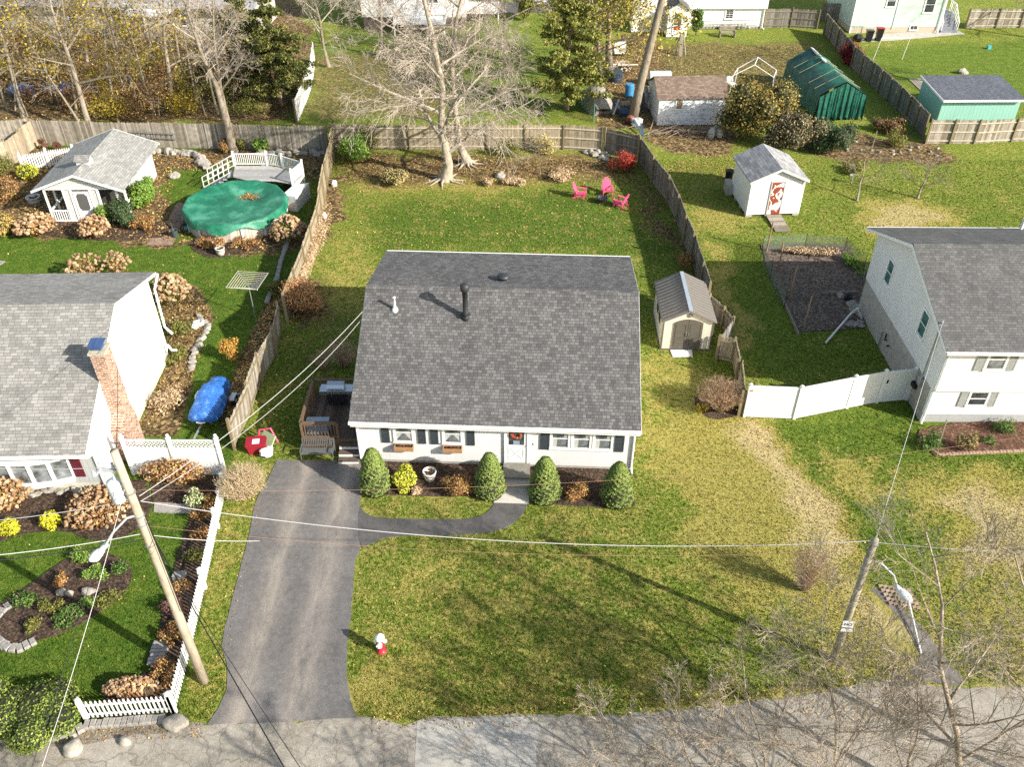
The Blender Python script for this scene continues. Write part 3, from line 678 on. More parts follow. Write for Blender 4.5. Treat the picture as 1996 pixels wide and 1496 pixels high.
# roof penetrations
def on_roof(pxy, z):
    p = W(pxy[0], pxy[1], z) - A; p.rotate(Matrix.Rotation(-YAW, 3, 'Z')); return p
sl_ = (5.9 - 2.76) / 5.94
def roof_z(y): return 2.76 + (y + .44) * sl_ if y < 5.5 else 5.9 - (y - 5.5) * (5.9 - 4.82) / 5.15
def solve_roof(pxy):
    z = 5.
    for _ in range(30): p = on_roof(pxy, z); z = roof_z(p.y)
    return p
p = solve_roof((908, 620)); m = MB()
m.tube([(0, 0, -.1), (0, 0, .2)], .17, 14); m.lathe([(.21, .18), (.12, .34), (.12, 1.5), (.14, 1.5)], k=14); m.lathe([(.19, 1.45), (.21, 1.55), (.21, 1.72), (.1, 1.80)], k=14)
o = m.build('stove_pipe', plain('dark_pipe', (.04, .042, .045), .5, .2), rf, True); o.location = p
p = solve_roof((770, 604)); m = MB(); m.lathe([(.17, -.1), (.13, .06), (.06, .16), (.055, .62), (.075, .62), (.075, .68)], k=12); o = m.build('vent_pipe', WHITE, rf, True); o.location = p
p = solve_roof((981, 546)); m = MB(); m.lathe([(.17, -.1), (.17, .14), (.30, .16), (.29, .23), (.16, .30), (.02, .32)], k=16); m.box(-.35, .35, -.3, .3, -.07, -.03); o = m.build('roof_vent', plain('dark_vent', (.05, .055, .06), .45, .4), rf, True); o.location = p
# steps
S = thing('front_steps', 'granite and concrete steps with a landing below the front door of the white house', 'steps', A, YAW)
MB().box(6.42, 7.60, -1.0, -.02, 0, .30).build('landing', plain('bluestone', (.20, .19, .16), .8, 0, .25, 3), S)
m = MB(); m.box(6.40, 7.62, -1.38, -1.0, 0, .2); m.build('step', CONC, S)
m = MB(); m.box(6.36, 7.66, -1.75, -1.38, 0, .11); m.build('step', CONC, S)
m = MB(); m.ext_z([(6.12, -2.3), (7.62, -2.3), (7.64, -1.75), (6.30, -1.75)], 0, .05); m.build('foot_slab', plain('pale_slab', (.5, .48, .42), .9), S)

# ---------------------------------------------------------------- left house
C0 = Vector((-17.6, 27.06, 0)); YL = R(1.7)
L = thing('white_house', 'white and grey house with a brick side chimney and bow window, left of the driveway', 'house', C0, YL)
LX = -13.5
MB().ext_x([(.02, .5), (9.8, .5), (9.8, 4.5), (5.83, 5.66), (.02, 2.86)], LX, 0).build('wall', plain('bright_white_wall', (.80, .80, .79), .6, 0, .04, 1.5), L)
MB().box(LX + .01, -.06, -.02, .02, .5, 2.5).build('front_cladding', board_grey, L)
MB().box(LX + .02, -.03, .03, 9.75, -.1, .5).build('foundation', WCONC, L)
rf2 = slab_roof(L, LX - .2, .02, -.6, 2.62, 5.83, 5.84, 10.9, 4.46, sh_grey)
MB().ext_x([(5.6, 5.735), (5.83, 5.865), (6.07, 5.81), (6.07, 5.79), (5.83, 5.84), (5.6, 5.71)], LX, .02).build('ridge_cap', sh_grey, rf2)
MB().box(LX, .1, -.56, .02, 2.38, 2.42).build('soffit', WHITE, L); gutter(L, LX, .15, -.6, 2.6)
m = MB(); m.tube([(.1, -.62, 2.5), (.1, -.3, 2.3), (.03, -.07, 2.1), (.03, -.07, .2)], .05, 6); m.build('downspout', WHITE, L)
m = MB(); m.tube([(.14, 10.8, 4.4), (.12, 10.0, 4.0), (.12, 9.9, 1.8), (.5, 9.7, 1.5)], .06, 6); m.build('downspout', WHITE, L)
m = MB(); m.tube([(.25, 9.3, 1.1), (.5, 9.1, .9), (.75, 9.05, .95)], .06, 6); m.build('vent_hose', WHITE, L)
# bow window
bow = [(-1.12, -.02), (-1.85, -.30), (-2.65, -.42), (-3.45, -.42), (-4.25, -.30), (-4.98, -.02)]
m = MB(); m.ext_z([(a, b - .1) for a, b in bow] + [(-5.0, .02), (-1.1, .02)], .80, .88); m.ext_z([(a, b - .1) for a, b in bow] + [(-5.0, .02), (-1.1, .02)], 1.95, 2.05)
m.ext_z([(a, b + .02) for a, b in bow], .55, .80)
bo = m.build('bow_window', WHITE, L)
for (a, b) in zip(bow, bow[1:]):
    p0 = Vector((*a, 0)); p1 = Vector((*b, 0)); mid = (p0 + p1) / 2; e = p0 - p1
    MB().ob((mid.x, mid.y, 1.415), (e.length - .12, .02, 1.06), math.atan2(e.y, e.x)).build('pane', GLASS2, bo)
    for q in (p0.lerp(p1, .04), p0.lerp(p1, .96)): MB().ob((q.x, q.y - .02, 1.415), (.09, .07, 1.07), math.atan2(e.y, e.x)).build('mullion', WHITE, bo)
shutter(L, (-.86, -.02, .85), .42, 1.16, MAROON); shutter(L, (-5.25, -.02, .85), .42, 1.16, MAROON)
# chimney
BR = brick('chimney_brick', (.20, .075, .045), (.46, .27, .18), (.50, .45, .38), .24, .095)
cx0 = .02
m = MB(); m.box(cx0, .66, 1.85, 3.22, -.05, 1.75); m.box(cx0, .60, 2.35, 3.15, 1.75, 5.5)
m.add([(cx0, 1.85, 1.75), (.66, 1.85, 1.75), (.605, 2.345, 2.3), (cx0, 2.345, 2.3), (cx0, 3.155, 2.3), (.605, 3.155, 2.3), (.66, 3.22, 1.75), (cx0, 3.22, 1.75)], [(0, 1, 2, 3), (1, 6, 5, 2), (6, 7, 4, 5)])
ch = m.build('chimney', BR, L)
m = MB(); m.box(-.03, .67, 2.30, 3.20, 5.5, 5.6); m.build('chimney_cap', plain('chimney_mortar', (.42, .38, .30), .95, 0, .3, 5, bmp=.4), ch)
m = MB(); m.ob((.27, 2.75, 5.86), (.6, .62, .04), 0, R(6)); m.ob((.27, 2.75, 5.72), (.4, .4, .22)); m.ob((.27, 2.75, 5.885), (.1, .58, .03), 0, R(6)); m.build('flue_cap', plain('blue_steel', (.10, .17, .35), .35, .6), ch)
# small meter on gable
m = MB(); m.box(0, .1, 6.7, 6.9, 3.4, 4.0); m.build('vent_cover', WHITE, L)

# ---------------------------------------------------------------- right house
D0 = W(1790, 818); YR = R(-.67)
Rr = thing('white_house', 'tall white two-storey house with a raised concrete basement at the right edge', 'house', D0, YR)
MB().ext_x([(-.35, 1.98), (9.7, 1.98), (9.7, 4.82), (5.18, 6.4), (-.35, 4.5)], -.02, 14).build('wall', sid_w, Rr)
MB().box(0, 14, 0, 9.65, -.1, 1.98).build('foundation', CONC, Rr)
m = MB(); m.box(.02, 14, -.2, .0, .5, 1.98); m.build('lower_wall', sid_w, Rr)
MB().box(.0, 14, -.17, -.001, -.1, .5).build('front_footing', plain('grey_footing', (.34, .35, .35), .85, 0, .15), Rr)
rf3 = slab_roof(Rr, -.30, 14, -.72, 4.52, 5.18, 6.58, 10.75, 4.55, sh_dark2)
MB().ext_x([(4.98, 6.52), (5.18, 6.61), (5.38, 6.52), (5.38, 6.5), (5.18, 6.59), (4.98, 6.5)], -.28, 14).build('ridge_cap', sh_dark2, rf3)
MB().box(-.28, 14, -.70, -.35, 4.32, 4.36).build('soffit', WHITE, Rr); gutter(Rr, -.28, 14, -.72, 4.5)
MB().box(-.28, 14, 10.7, 10.78, 4.38, 4.56).build('rear_gutter', WHITE, Rr)
m = MB(); m.tube([(-.1, -.75, 4.35), (-.02, -.5, 4.1), (.05, -.42, 3.95), (.05, -.42, 2.1), (.05, -.27, 1.95), (.05, -.27, .4), (-.1, -.5, .15)], .05, 6); m.build('downspout', WHITE, Rr)
for y in (2.35, 7.2): window(Rr, (-.02, y, 3.25 if y < 5 else 3.2), .72, 1.25, R(-90), .09, pane=glass_pane('greenish_glass', (.04, .10, .09)))
window(Rr, (2.3, -.35, 3.30), .78, 1.10, 0, .09, pane=GLASS2); shutter(Rr, (1.60, -.35, 3.22), .42, 1.26, GREYSH); shutter(Rr, (3.0, -.35, 3.22), .42, 1.26, GREYSH)
window(Rr, (2.26, -.2, 1.08), .80, .78, 0, .08); shutter(Rr, (1.62, -.2, 1.0), .42, .92, GREYSH); shutter(Rr, (2.92, -.2, 1.0), .42, .92, GREYSH)
m = MB(); m.box(-.16, -.001, 1.05, 1.5, 1.0, 1.25); m.build('basement_vent', BLACKM, Rr)
m = MB(); m.tube([(-.02, 5.3, .9), (-.12, 5.3, .9), (-.12, 5.3, 1.3)], .04, 6); m.tube([(-.02, 4.9, .8), (-.12, 4.9, .8), (-.12, 4.75, .95)], .035, 6); m.build('vent_pipe', BLACKM, Rr)
m = MB(); m.tube([(-.07, 5.9, 0), (-.07, 5.9, 1.0)], .03, 6); m.build('conduit', STEEL, Rr)
m = MB(); m.tube([(-.12, .75, 1.6), (-.12, .75, 5.05), (-.12, .68, 5.15)], .04, 6); m.box(-.2, -.02, .6, .9, 1.5, 1.9); m.build('meter_mast', STEEL, Rr)
p = W(1986, 440, 4.9) - D0; m = MB(); m.lathe([(.1, -.3), (.08, .0), (.08, .5)], k=10); o = m.build('vent_pipe', WHITE, Rr); o.location = (p.x, p.y, 4.9)

# ---------------------------------------------------------------- garden house (screened)
ZG = Vector((-27.86, 51.9, 0))
G_ = thing('garden_house', 'white screened garden house with a pale shingle roof and small cupola', 'garden house', ZG, R(1))
def gable_roof_y(par, w, y0, y1, ze, zr, mat, t=.1, trim=WHITE, tw=.14):
    r_ = MB().ext_y([(-w, ze), (0, zr), (w, ze), (w, ze - t * .4), (0, zr - t), (-w, ze - t * .4)], y0, y1).build('roof', mat, par)
    for a, b in ((y0 - .03, y0 + .001), (y1 - .001, y1 + .03)):
        MB().ext_y([(-w, ze + .012), (0, zr + .012), (w, ze + .012), (w, ze - tw), (0, zr - tw), (-w, ze - tw)], a, b).build('rake_board', trim, par)
    return r_
gr = gable_roof_y(G_, 2.95, -.3, 7.35, 2.35, 3.42, sh_grey_y)
m = MB(); m.ext_y([(-2.3, 2.3), (0, 3.28), (2.3, 2.3)], 2.3, 7.1); m.box(-2.3, 2.3, 2.3, 7.1, 0, 2.3); m.build('wall', siding('pale_grey_panel', (.50, .52, .51), .3, 1), G_)
m = MB()
for x in (-2.3, -1.1, -.62, .62, 1.1, 2.3): m.box(x - .06, x + .06, 0, .12, 0, 2.3)
m.box(-2.35, 2.35, 0, .12, 2.28, 2.42); m.box(-2.35, 2.35, .01, .11, 0, .12)
for s in (-1, 1):
    for y in (0, 1.15): m.box(s * 2.3 - .06, s * 2.3 + .06, y + .001, y + .119, 0, 2.29)
    m.box(s * 2.3 - .05, s * 2.3 + .05, .12, 2.3, .75, .83); m.box(s * 2.3 - .05, s * 2.3 + .05, .12, 2.3, 2.2, 2.3)
for a, b in ((-2.3, -1.1), (1.1, 2.3)):
    m.box(a + .06, b - .06, .03, .09, .75, .83)
    for i in range(1, 8): x = a + (b - a) * i / 8; m.box(x - .025, x + .025, .04, .08, .12, .75)
m.build('porch_frame', WHITE, G_)
lt = MB()
lat = plain('lattice_white', (.72, .72, .68), .6)
def lattice(mb, x0, x1, z0, z1, y, s=.11, wd=.03):
    W_, H_ = x1 - x0, z1 - z0; k = -int(H_ / s) - 1
    for sgn in (1, -1):
        for i in range(-int(H_ / s) - 1, int(W_ / s) + int(H_ / s) + 2):
            a = i * s
            pts = []
            if sgn > 0:   # x = a + z
                lo = max(0, -a); hi = min(H_, W_ - a)
                if hi - lo > .03: pts = [(x0 + a + lo, z0 + lo), (x0 + a + hi, z0 + hi)]
            else:
                lo = max(0, a - W_); hi = min(H_, a)
                if hi - lo > .03: pts = [(x0 + a - lo, z0 + lo), (x0 + a - hi, z0 + hi)]
            if pts: mb.bar((pts[0][0], y + .008 * sgn, pts[0][1]), (pts[1][0], y + .008 * sgn, pts[1][1]), wd, .012, (0, 1, 0))
lattice(lt, -1.04, -.68, .12, 2.28, .06); lt.build('lattice_panel', lat, G_); lt = MB(); lattice(lt, .68, 1.04, .12, 2.28, .06)
lt.build('lattice_panel', lat, G_)
m = MB(); m.ext_y([(-2.5, 2.42), (0, 3.26), (2.5, 2.42)], .0, .06); gp = m.build('gable_panel', plain('gable_beige', (.55, .54, .46), .8), G_)
lt = MB()
for i in range(-16, 17): x = i * .15; h = .84 * (1 - abs(x) / 2.5); lt.box(x - .02, x + .02, -.02, -.002, 2.43, 2.43 + h)
for i in range(5): z = 2.5 + i * .15; ww = 2.5 * (1 - (z - 2.42) / .84); lt.box(-ww, ww, -.03, -.021, z - .02, z + .02)
lt.build('trellis', lat, gp)
d = MB(); d.box(-.5, .5, .0, .05, .08, .8)
for s in (-1, 1): d.box(min(s * .5, s * .36), max(s * .5, s * .36), .0, .05, .8, 2.15)
d.box(-.36, .36, 0, .05, 2.0, 2.15)
for s in (-1, 1):
    for z in (.8, 1.9): d.ob((s * .34, .025, z + .05), (.14, .045, .14), 0, 0, R(45))
do = d.build('door', WHITE, G_); MB().box(-.36, .36, .02, .03, .8, 2.0).build('screen', plain('insect_screen', (.10, .10, .095), .7), do)
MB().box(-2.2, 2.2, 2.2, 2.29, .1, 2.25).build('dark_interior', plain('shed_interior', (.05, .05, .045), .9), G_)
MB().box(-2.24, 2.24, .02, 2.3, -.02, .08).build('floor', plain('grey_deck', (.3, .3, .28), .8), G_)
cu = MB(); cu.ext_x([(1.55, 3.0), (2.15, 3.0), (2.15, 3.62), (1.85, 3.8), (1.55, 3.62)], -.42, .42)
co = cu.build('cupola', WHITE, G_)
MB().ext_x([(1.42, 3.56), (1.85, 3.86), (2.28, 3.56), (2.28, 3.53), (1.85, 3.81), (1.42, 3.53)], -.5, .5).build('cupola_roof', sh_grey, co)

# ---------------------------------------------------------------- white shed with horse door
Sx = W(1453, 424); SY = R(4.5)
S_ = thing('garden_shed', 'white clapboard shed with a chestnut and white painted door and a plank ramp', 'shed', Sx, SY)
m = MB(); m.box(0, 3.6, 0, 3.6, .18, 2.56); m.ext_y([(0.01, 2.57), (1.8, 3.28), (3.59, 2.57)], .002, 3.598); m.build('wall', sid_w, S_)
r_ = MB().ext_y([(-.17, 2.60), (1.8, 3.46), (3.77, 2.60), (3.77, 2.55), (1.8, 3.36), (-.17, 2.55)], -.22, 3.95).build('roof', sh_slate_y, S_)
for a, b in ((-.25, -.219),): MB().ext_y([(-.17, 2.61), (1.8, 3.47), (3.77, 2.61), (3.77, 2.45), (1.8, 3.31), (-.17, 2.45)], a, b).build('rake_board', plain('peeling_trim', (.60, .58, .52), .8, 0, .35, 9), S_)
for i, (x, y) in enumerate(((0.0, -.03), (3.2, 0), (0, 1.2), (0, 2.4), (1.3, 0))): MB().ob((x + .2, y + .2, .09), (.42, .3, .18)).build('foundation_block', CONC, S_)
m = MB(); m.box(1.33, 1.40, -.05, .01, .2, 2.45); m.box(2.22, 2.29, -.05, .01, .2, 2.45); m.box(1.33, 2.29, -.05, .01, 2.45, 2.52); m.build('door_frame', plain('grey_frame', (.42, .41, .38), .7), S_)
dm, nt_, b_ = base('door_paint', (.25, .06, .03), .6)
vv = coords(nt_, (1.5, 1, 1.1)); nn = noise(nt_, 1.5, 2, .4, vv, .8)
nt_.links.new(mixc(nt_, (.24, .055, .03), (.80, .76, .66), ramp(nt_, [(.575, (0, 0, 0)), (.585, (1, 1, 1))], nn)), b_.inputs['Base Color'])
do = MB().box(1.40, 2.22, -.03, .01, .2, 2.45).build('door', dm, S_)
MB().box(2.10, 2.16, -.06, -.031, 1.2, 1.3).build('handle', BLACKM, do)
for s in (1.44, 3.3): pass
PLK = islands('weathered_plank', [(0, (.19, .16, .12)), (.5, (.28, .24, .19)), (1, (.38, .34, .28))], .9, 6, .35)
m = MB()
for i in range(11):
    f = i / 11; y = -.1 - f * 2.1; m.ob((1.83, y - .09, .17 - f * .13), (1.0, .18, .03), 0, R(3.5))
m.build('ramp', PLK, S_)
for s in (0.03, 3.5): MB().box(s - .03, s + .06, -.015, .02, .18, 2.6).build('corner_board', WHITE, S_)

# ---------------------------------------------------------------- tan resin shed
Tx = W(1287, 681); 
T_ = thing('storage_shed', 'beige resin shed with taupe double doors and ribbed roof beside the fence', 'shed', Tx, R(-1.5))
BEIGE = siding('beige_resin', (.62, .56, .45), .12)
TAUPE = plain('taupe_resin', (.10, .09, .072), .55, 0, .12, 3)
RIB = plain('dark_rib_roof', (.17, .155, .135), .5, 0, .1, 4)
m = MB(); m.box(0, 2.6, 0, 3.6, .06, 1.85); m.ext_y([(0, 1.85), (1.3, 2.42), (2.6, 1.85)], 0, 3.6); m.build('wall', BEIGE, T_)
m = MB(); m.box(-.06, 2.66, -.06, 3.66, 0, .06); m.build('floor', TAUPE, T_)
r_ = MB().ext_y([(-.12, 1.83), (1.3, 2.54), (2.72, 1.83), (2.72, 1.78), (1.3, 2.47), (-.12, 1.78)], -.18, 3.8).build('roof', RIB, T_)
m = MB()
for i in range(13):
    y = -.05 + i * .30
    for s in (-1, 1): m.bar((1.3 + s * .12, y, 2.54 - .06 + .015), (1.3 + s * 1.38, y, 1.85 + .015), .10, .035)
m.build('roof_rib', RIB, r_)
m = MB(); m.box(1.20, 1.40, -.15, 3.75, 2.51, 2.555); 
m.build('ridge_light', plain('ridge_strip', (.30, .34, .38), .3), r_)
for i in range(1): MB().lathe([(.12, 0), (.12, .04), (.02, .07)], k=12).build('gable_vent', RIB, T_).matrix_local = Matrix.Translation((1.3, -.0, 2.16)) @ Matrix.Rotation(R(90), 4, 'X')
for x0 in (.55, 1.31):
    m = MB(); arch = [(x0, .1), (x0 + .74, .1)]
    zt = lambda x: 1.92 - .22 * ((x - 1.3) / .76) ** 2
    arch += [(x0 + .74 - i * .74 / 6, zt(x0 + .74 - i * .74 / 6)) for i in range(7)]
    m.ext_y(arch, -.05, .01); dd = m.build('door', TAUPE, T_)
    m = MB()
    for z0, z1 in ((.22, .72), (.80, 1.62)):
        for (a, b, c_, e) in ((x0 + .1, x0 + .64, z0, z0 + .02), (x0 + .1, x0 + .64, z1 - .02, z1), (x0 + .1, x0 + .12, z0, z1), (x0 + .62, x0 + .64, z0, z1)): m.box(a, b, -.065, -.0505, c_, e)
    m.build('door_panel', TAUPE, dd)
    hx = x0 + (.68 if x0 < 1 else .06); MB().tube([(hx, -.05, .9), (hx, -.10, .92), (hx, -.10, 1.12), (hx, -.05, 1.14)], .015, 6).build('handle', STEEL, dd)
for x in (.0, 2.58): MB().box(x - .03, x + .05, -.03, .03, .06, 1.84).build('corner_trim', TAUPE, T_)
for y in (1.0, 1.9): MB().box(-.03, .01, y, y + .6, .95, 1.5).build('window', GLASS, T_)
mt = MB().ext_z([(.55, -.75), (1.6, -.72), (1.65, -.1), (.5, -.12)], .01, .05).build('door_mat', plain('pale_slab2', (.52, .52, .52), .8), None)
mt.location = Tx; tag(mt, 'pale grey slab on the grass before the beige shed doors', 'slab')

# ---------------------------------------------------------------- back gardens: brown roofed shed
Bx = W(1280.2, 245.7)
B_ = thing('old_shed', 'old white shed with peeling paint and a brown shingle roof behind the fence', 'shed', Bx, R(3))
pm, nt_, b_ = base('peeling_white', (.7, .7, .7), .8); nn = noise(nt_, 2.2, 7, .78, coords(nt_, (.7, 1, 3)))
nt_.links.new(ramp(nt_, [(.50, (.72, .73, .74)), (.57, (.50, .50, .51)), (.63, (.20, .20, .21))], nn), b_.inputs['Base Color'])
m = MB(); m.box(0, 5.4, 0, 4.2, .05, 2.3); m.ext_x([(0, 2.3), (4.2, 2.3), (2.1, 3.2)], 0, 5.4); m.build('wall', pm, B_)
r_ = MB().ext_x([(-.15, 2.24), (2.1, 3.32), (4.35, 2.24), (4.35, 2.18), (2.1, 3.22), (-.15, 2.18)], -.18, 5.6).build('roof', sh_brown, B_)
window(B_, (1.62, 0, 1.35), .5, .8, 0, .05, pane=plain('boarded', (.26, .20, .13), .9), double=False)
# teal shed
Q = thing('teal_shed', 'long low teal shed with a dark shingle roof behind the far right fence', 'shed', (34.5, 68.9, 0), R(1))
TEAL = siding('teal_boards', (.27, .52, .43), .3, 0)
m = MB(); m.ext_x([(0, 0), (4.3, 0), (4.3, 2.2), (0, 1.95)], 0, 6.3); m.build('wall', TEAL, Q)
TEAL2 = siding('teal_boards_side', (.20, .46, .40), .3, 1); MB().ext_x([(0, 0), (4.3, 0), (4.3, 2.2), (0, 1.95)], -.02, -.001).build('side_cladding', TEAL2, Q)
MB().ext_x([(-.35, 1.97), (4.6, 2.30), (4.6, 2.38), (-.35, 2.05)], -.15, 6.5).build('roof', shingle('slate_blue_shingles', [(0, (.08, .09, .115)), (.5, (.12, .13, .155)), (1, (.17, .18, .20))]), Q)
MB().box(-.16, 6.51, -.38, -.35, 1.90, 2.06).build('fascia', WHITE, Q); MB().ext_x([(-.35, 1.90), (4.6, 2.24), (4.6, 2.39), (-.35, 2.06)], -.19, -.152).build('rake_board', WHITE, Q)
# pale green house far right
N_ = thing('green_house', 'pale green clapboard house with rear steps in the far right corner', 'house', (34.95, 93.6, 0), R(1.5))
m = MB(); m.box(0, 9.3, 0, 8, .55, 7.0); m.build('wall', sid_g, N_); MB().box(.02, 9.28, .02, 7.9, -.1, .55).build('foundation', plain('tan_foundation', (.42, .36, .27), .9), N_)
MB().box(-.05, .1, -.04, .06, 0, 7).build('corner_board', WHITE, N_); MB().box(9.2, 9.35, -.04, .06, 0, 7).build('corner_board', WHITE, N_)
MB().ext_x([(-.5, 7), (8.5, 7), (4, 9.5)], -.3, 9.6).build('roof', sh_dark2, N_)
window(N_, (3.6, 0, 2.6), .85, 1.1, 0, .1); window(N_, (7.65, 0, 2.0), .95, 1.5, 0, .12); window(N_, (6.6, 0, .28), .75, .42, 0, .08, double=False, muntin=(2, 0))
m = MB(); m.tube([(4.35, -.05, .4), (4.35, -.05, 3.6)], .03, 6); m.tube([(9.1, -.1, 5), (9.1, -.1, .3), (9.0, -.5, .1)], .05, 6); m.build('downspout', WHITE, N_)
sk = plain('step_grey', (.20, .21, .24), .8)
for i in range(6): MB().box(9.45, 11.2, -.2 + i * .28, 4.2, i * .24, (i + 1) * .24).build('step', sk, N_)
m = MB()
for s in (9.5, 11.15):
    for i in range(9):
        y = -.15 + i * .35; z = max(0, min(1.44, (y + .2) / .28 * .24)); m.box(s - .03, s + .03, y, y + .05, z, z + 1.0)
    m.bar((s, -.15, 1.0), (s, 1.55, 2.45), .08); m.bar((s, 1.55, 2.45), (s, 3.2, 2.45), .08)
m.build('stair_rail', WHITE, N_)
# white house with vestibule, top
K = thing('white_house', 'white house with a small entry vestibule and dark glazed door at the top', 'house', (26.15, 95.1, 0), R(0))
m = MB(); m.box(-10.5, 0, 0, 8, .25, 2.1); m.box(-10.5, .25, -.3, 8, 2.1, 5); m.build('wall', sid_w2, K)
MB().box(-10.45, -.05, .05, 7.9, -.1, .25).build('foundation', stone_m, K)
MB().ext_x([(-.8, 5), (8.5, 5), (4, 7.2)], -10.9, .6).build('roof', sh_dark2, K)
window(K, (-3.55, 0, 1.05), .75, .85, 0, .1, muntin=(2, 4)); window(K, (-7.2, 0, 1.2), .7, .6, 0, .1)
m = MB(); m.tube([(.0, -.35, 4.8), (.02, -.1, 2), (.02, -.1, .2), (.2, -.4, .05)], .06, 6); m.build('downspout', WHITE, K)
m = MB(); m.box(-10.4, -8.35, -3.0, 0, .05, 2.75); m.ext_y([(-10.4, 2.75), (-9.37, 3.3), (-8.35, 2.75)], -3.0, 0); ve = m.build('vestibule', WHITE, K)
MB().ext_y([(-10.6, 2.7), (-9.37, 3.42), (-8.15, 2.7), (-8.15, 2.65), (-9.37, 3.34), (-10.6, 2.65)], -3.2, 0).build('vestibule_roof', sh_dark2, ve)
d = MB(); d.box(-.5, .5, -.05, 0, 0, 2.3); do = d.build('door', WHITE, K); do.location = (-9.37, -3.0, .25)
MB().box(-.36, .36, -.07, -.051, 1.0, 2.15).build('pane', GLASS, do); MB().box(-.34, .34, -.072, -.0515, .5, .88).build('red_panel', plain('red_panel', (.40, .02, .04), .5), do)
m = MB(); m.box(-13.8, -10.4, -1.5, 0, .1, 2.9); m.build('side_wing', WHITE, K)
# house behind the big tree, house behind the wood
K2 = thing('white_house', 'white clapboard house with a porch seen behind the big bare tree', 'house', (-15.6, 95.0, 0), R(0))
m = MB(); m.box(0, 10.8, 0, 8, 1.2, 7); m.build('wall', sid_w, K2); MB().box(.1, 10.7, .1, 7.9, 0, 1.2).build('basement_wall', plain('dark_brick', (.13, .10, .09), .9), K2)  # basement brick is one dark brown tone with slight variation
MB().box(-.5, 11.3, -.6, 8.6, 7, 7.3).build('roof', sh_dark2, K2)
window(K2, (2.9, 0, 2.6), .9, 1.2, 0, .1); window(K2, (7.5, 0, 2.6), .9, 1.2, 0, .1)
m = MB(); m.box(10.8, 14.2, 2, 6, 1.0, 1.2)
for i in range(18): m.box(10.85 + i * .19, 10.9 + i * .19, 1.95, 2.0, 1.2, 2.1)
m.box(10.8, 14.2, 1.94, 2.02, 2.1, 2.2); m.box(14.1, 14.2, 1.9, 2.0, 0, 2.3); m.build('porch', WHITE, K2)
m = MB(); m.box(3.5, 8.8, -2.6, -.02, 1.15, 1.3)
for x in (3.6, 5.3, 7, 8.7): m.box(x - .06, x + .06, -2.55, -2.43, 0, 2.1)
m.box(3.5, 8.8, -2.55, -2.45, 2.05, 2.12); m.build('rear_deck', WHITE, K2)
K3 = thing('grey_house', 'pale house with dormered roof half hidden behind the yellow-leaved wood', 'house', (-52, 93, 0), R(-3))
m = MB(); m.box(0, 26, 0, 8, 0, 3.2); m.build('wall', siding('beige_siding', (.52, .50, .46), .14), K3)
MB().ext_x([(-1, 3.1), (9, 3.1), (4, 6.5)], -.5, 26.5).build('roof', shingle('pale_far_shingles', [(0, (.30, .30, .31)), (1, (.42, .42, .43))]), K3)
for x in (3, 7.5, 12, 19, 23): window(K3, (x, 0, 1.2), 1.0, 1.3, 0, .12)
m = MB(); m.box(14, 18.5, -3.2, 0, 2.9, 3.05)
for x in (14.1, 16.2, 18.4): m.box(x - .07, x + .07, -3.1, -2.96, 0, 4)
m.bar((14.1, -3.05, 4), (18.4, -3.05, 4), .1); m.bar((14.1, -3.05, 3.5), (18.4, -3.05, 3.5), .06); m.build('raised_deck', WHITE, K3)
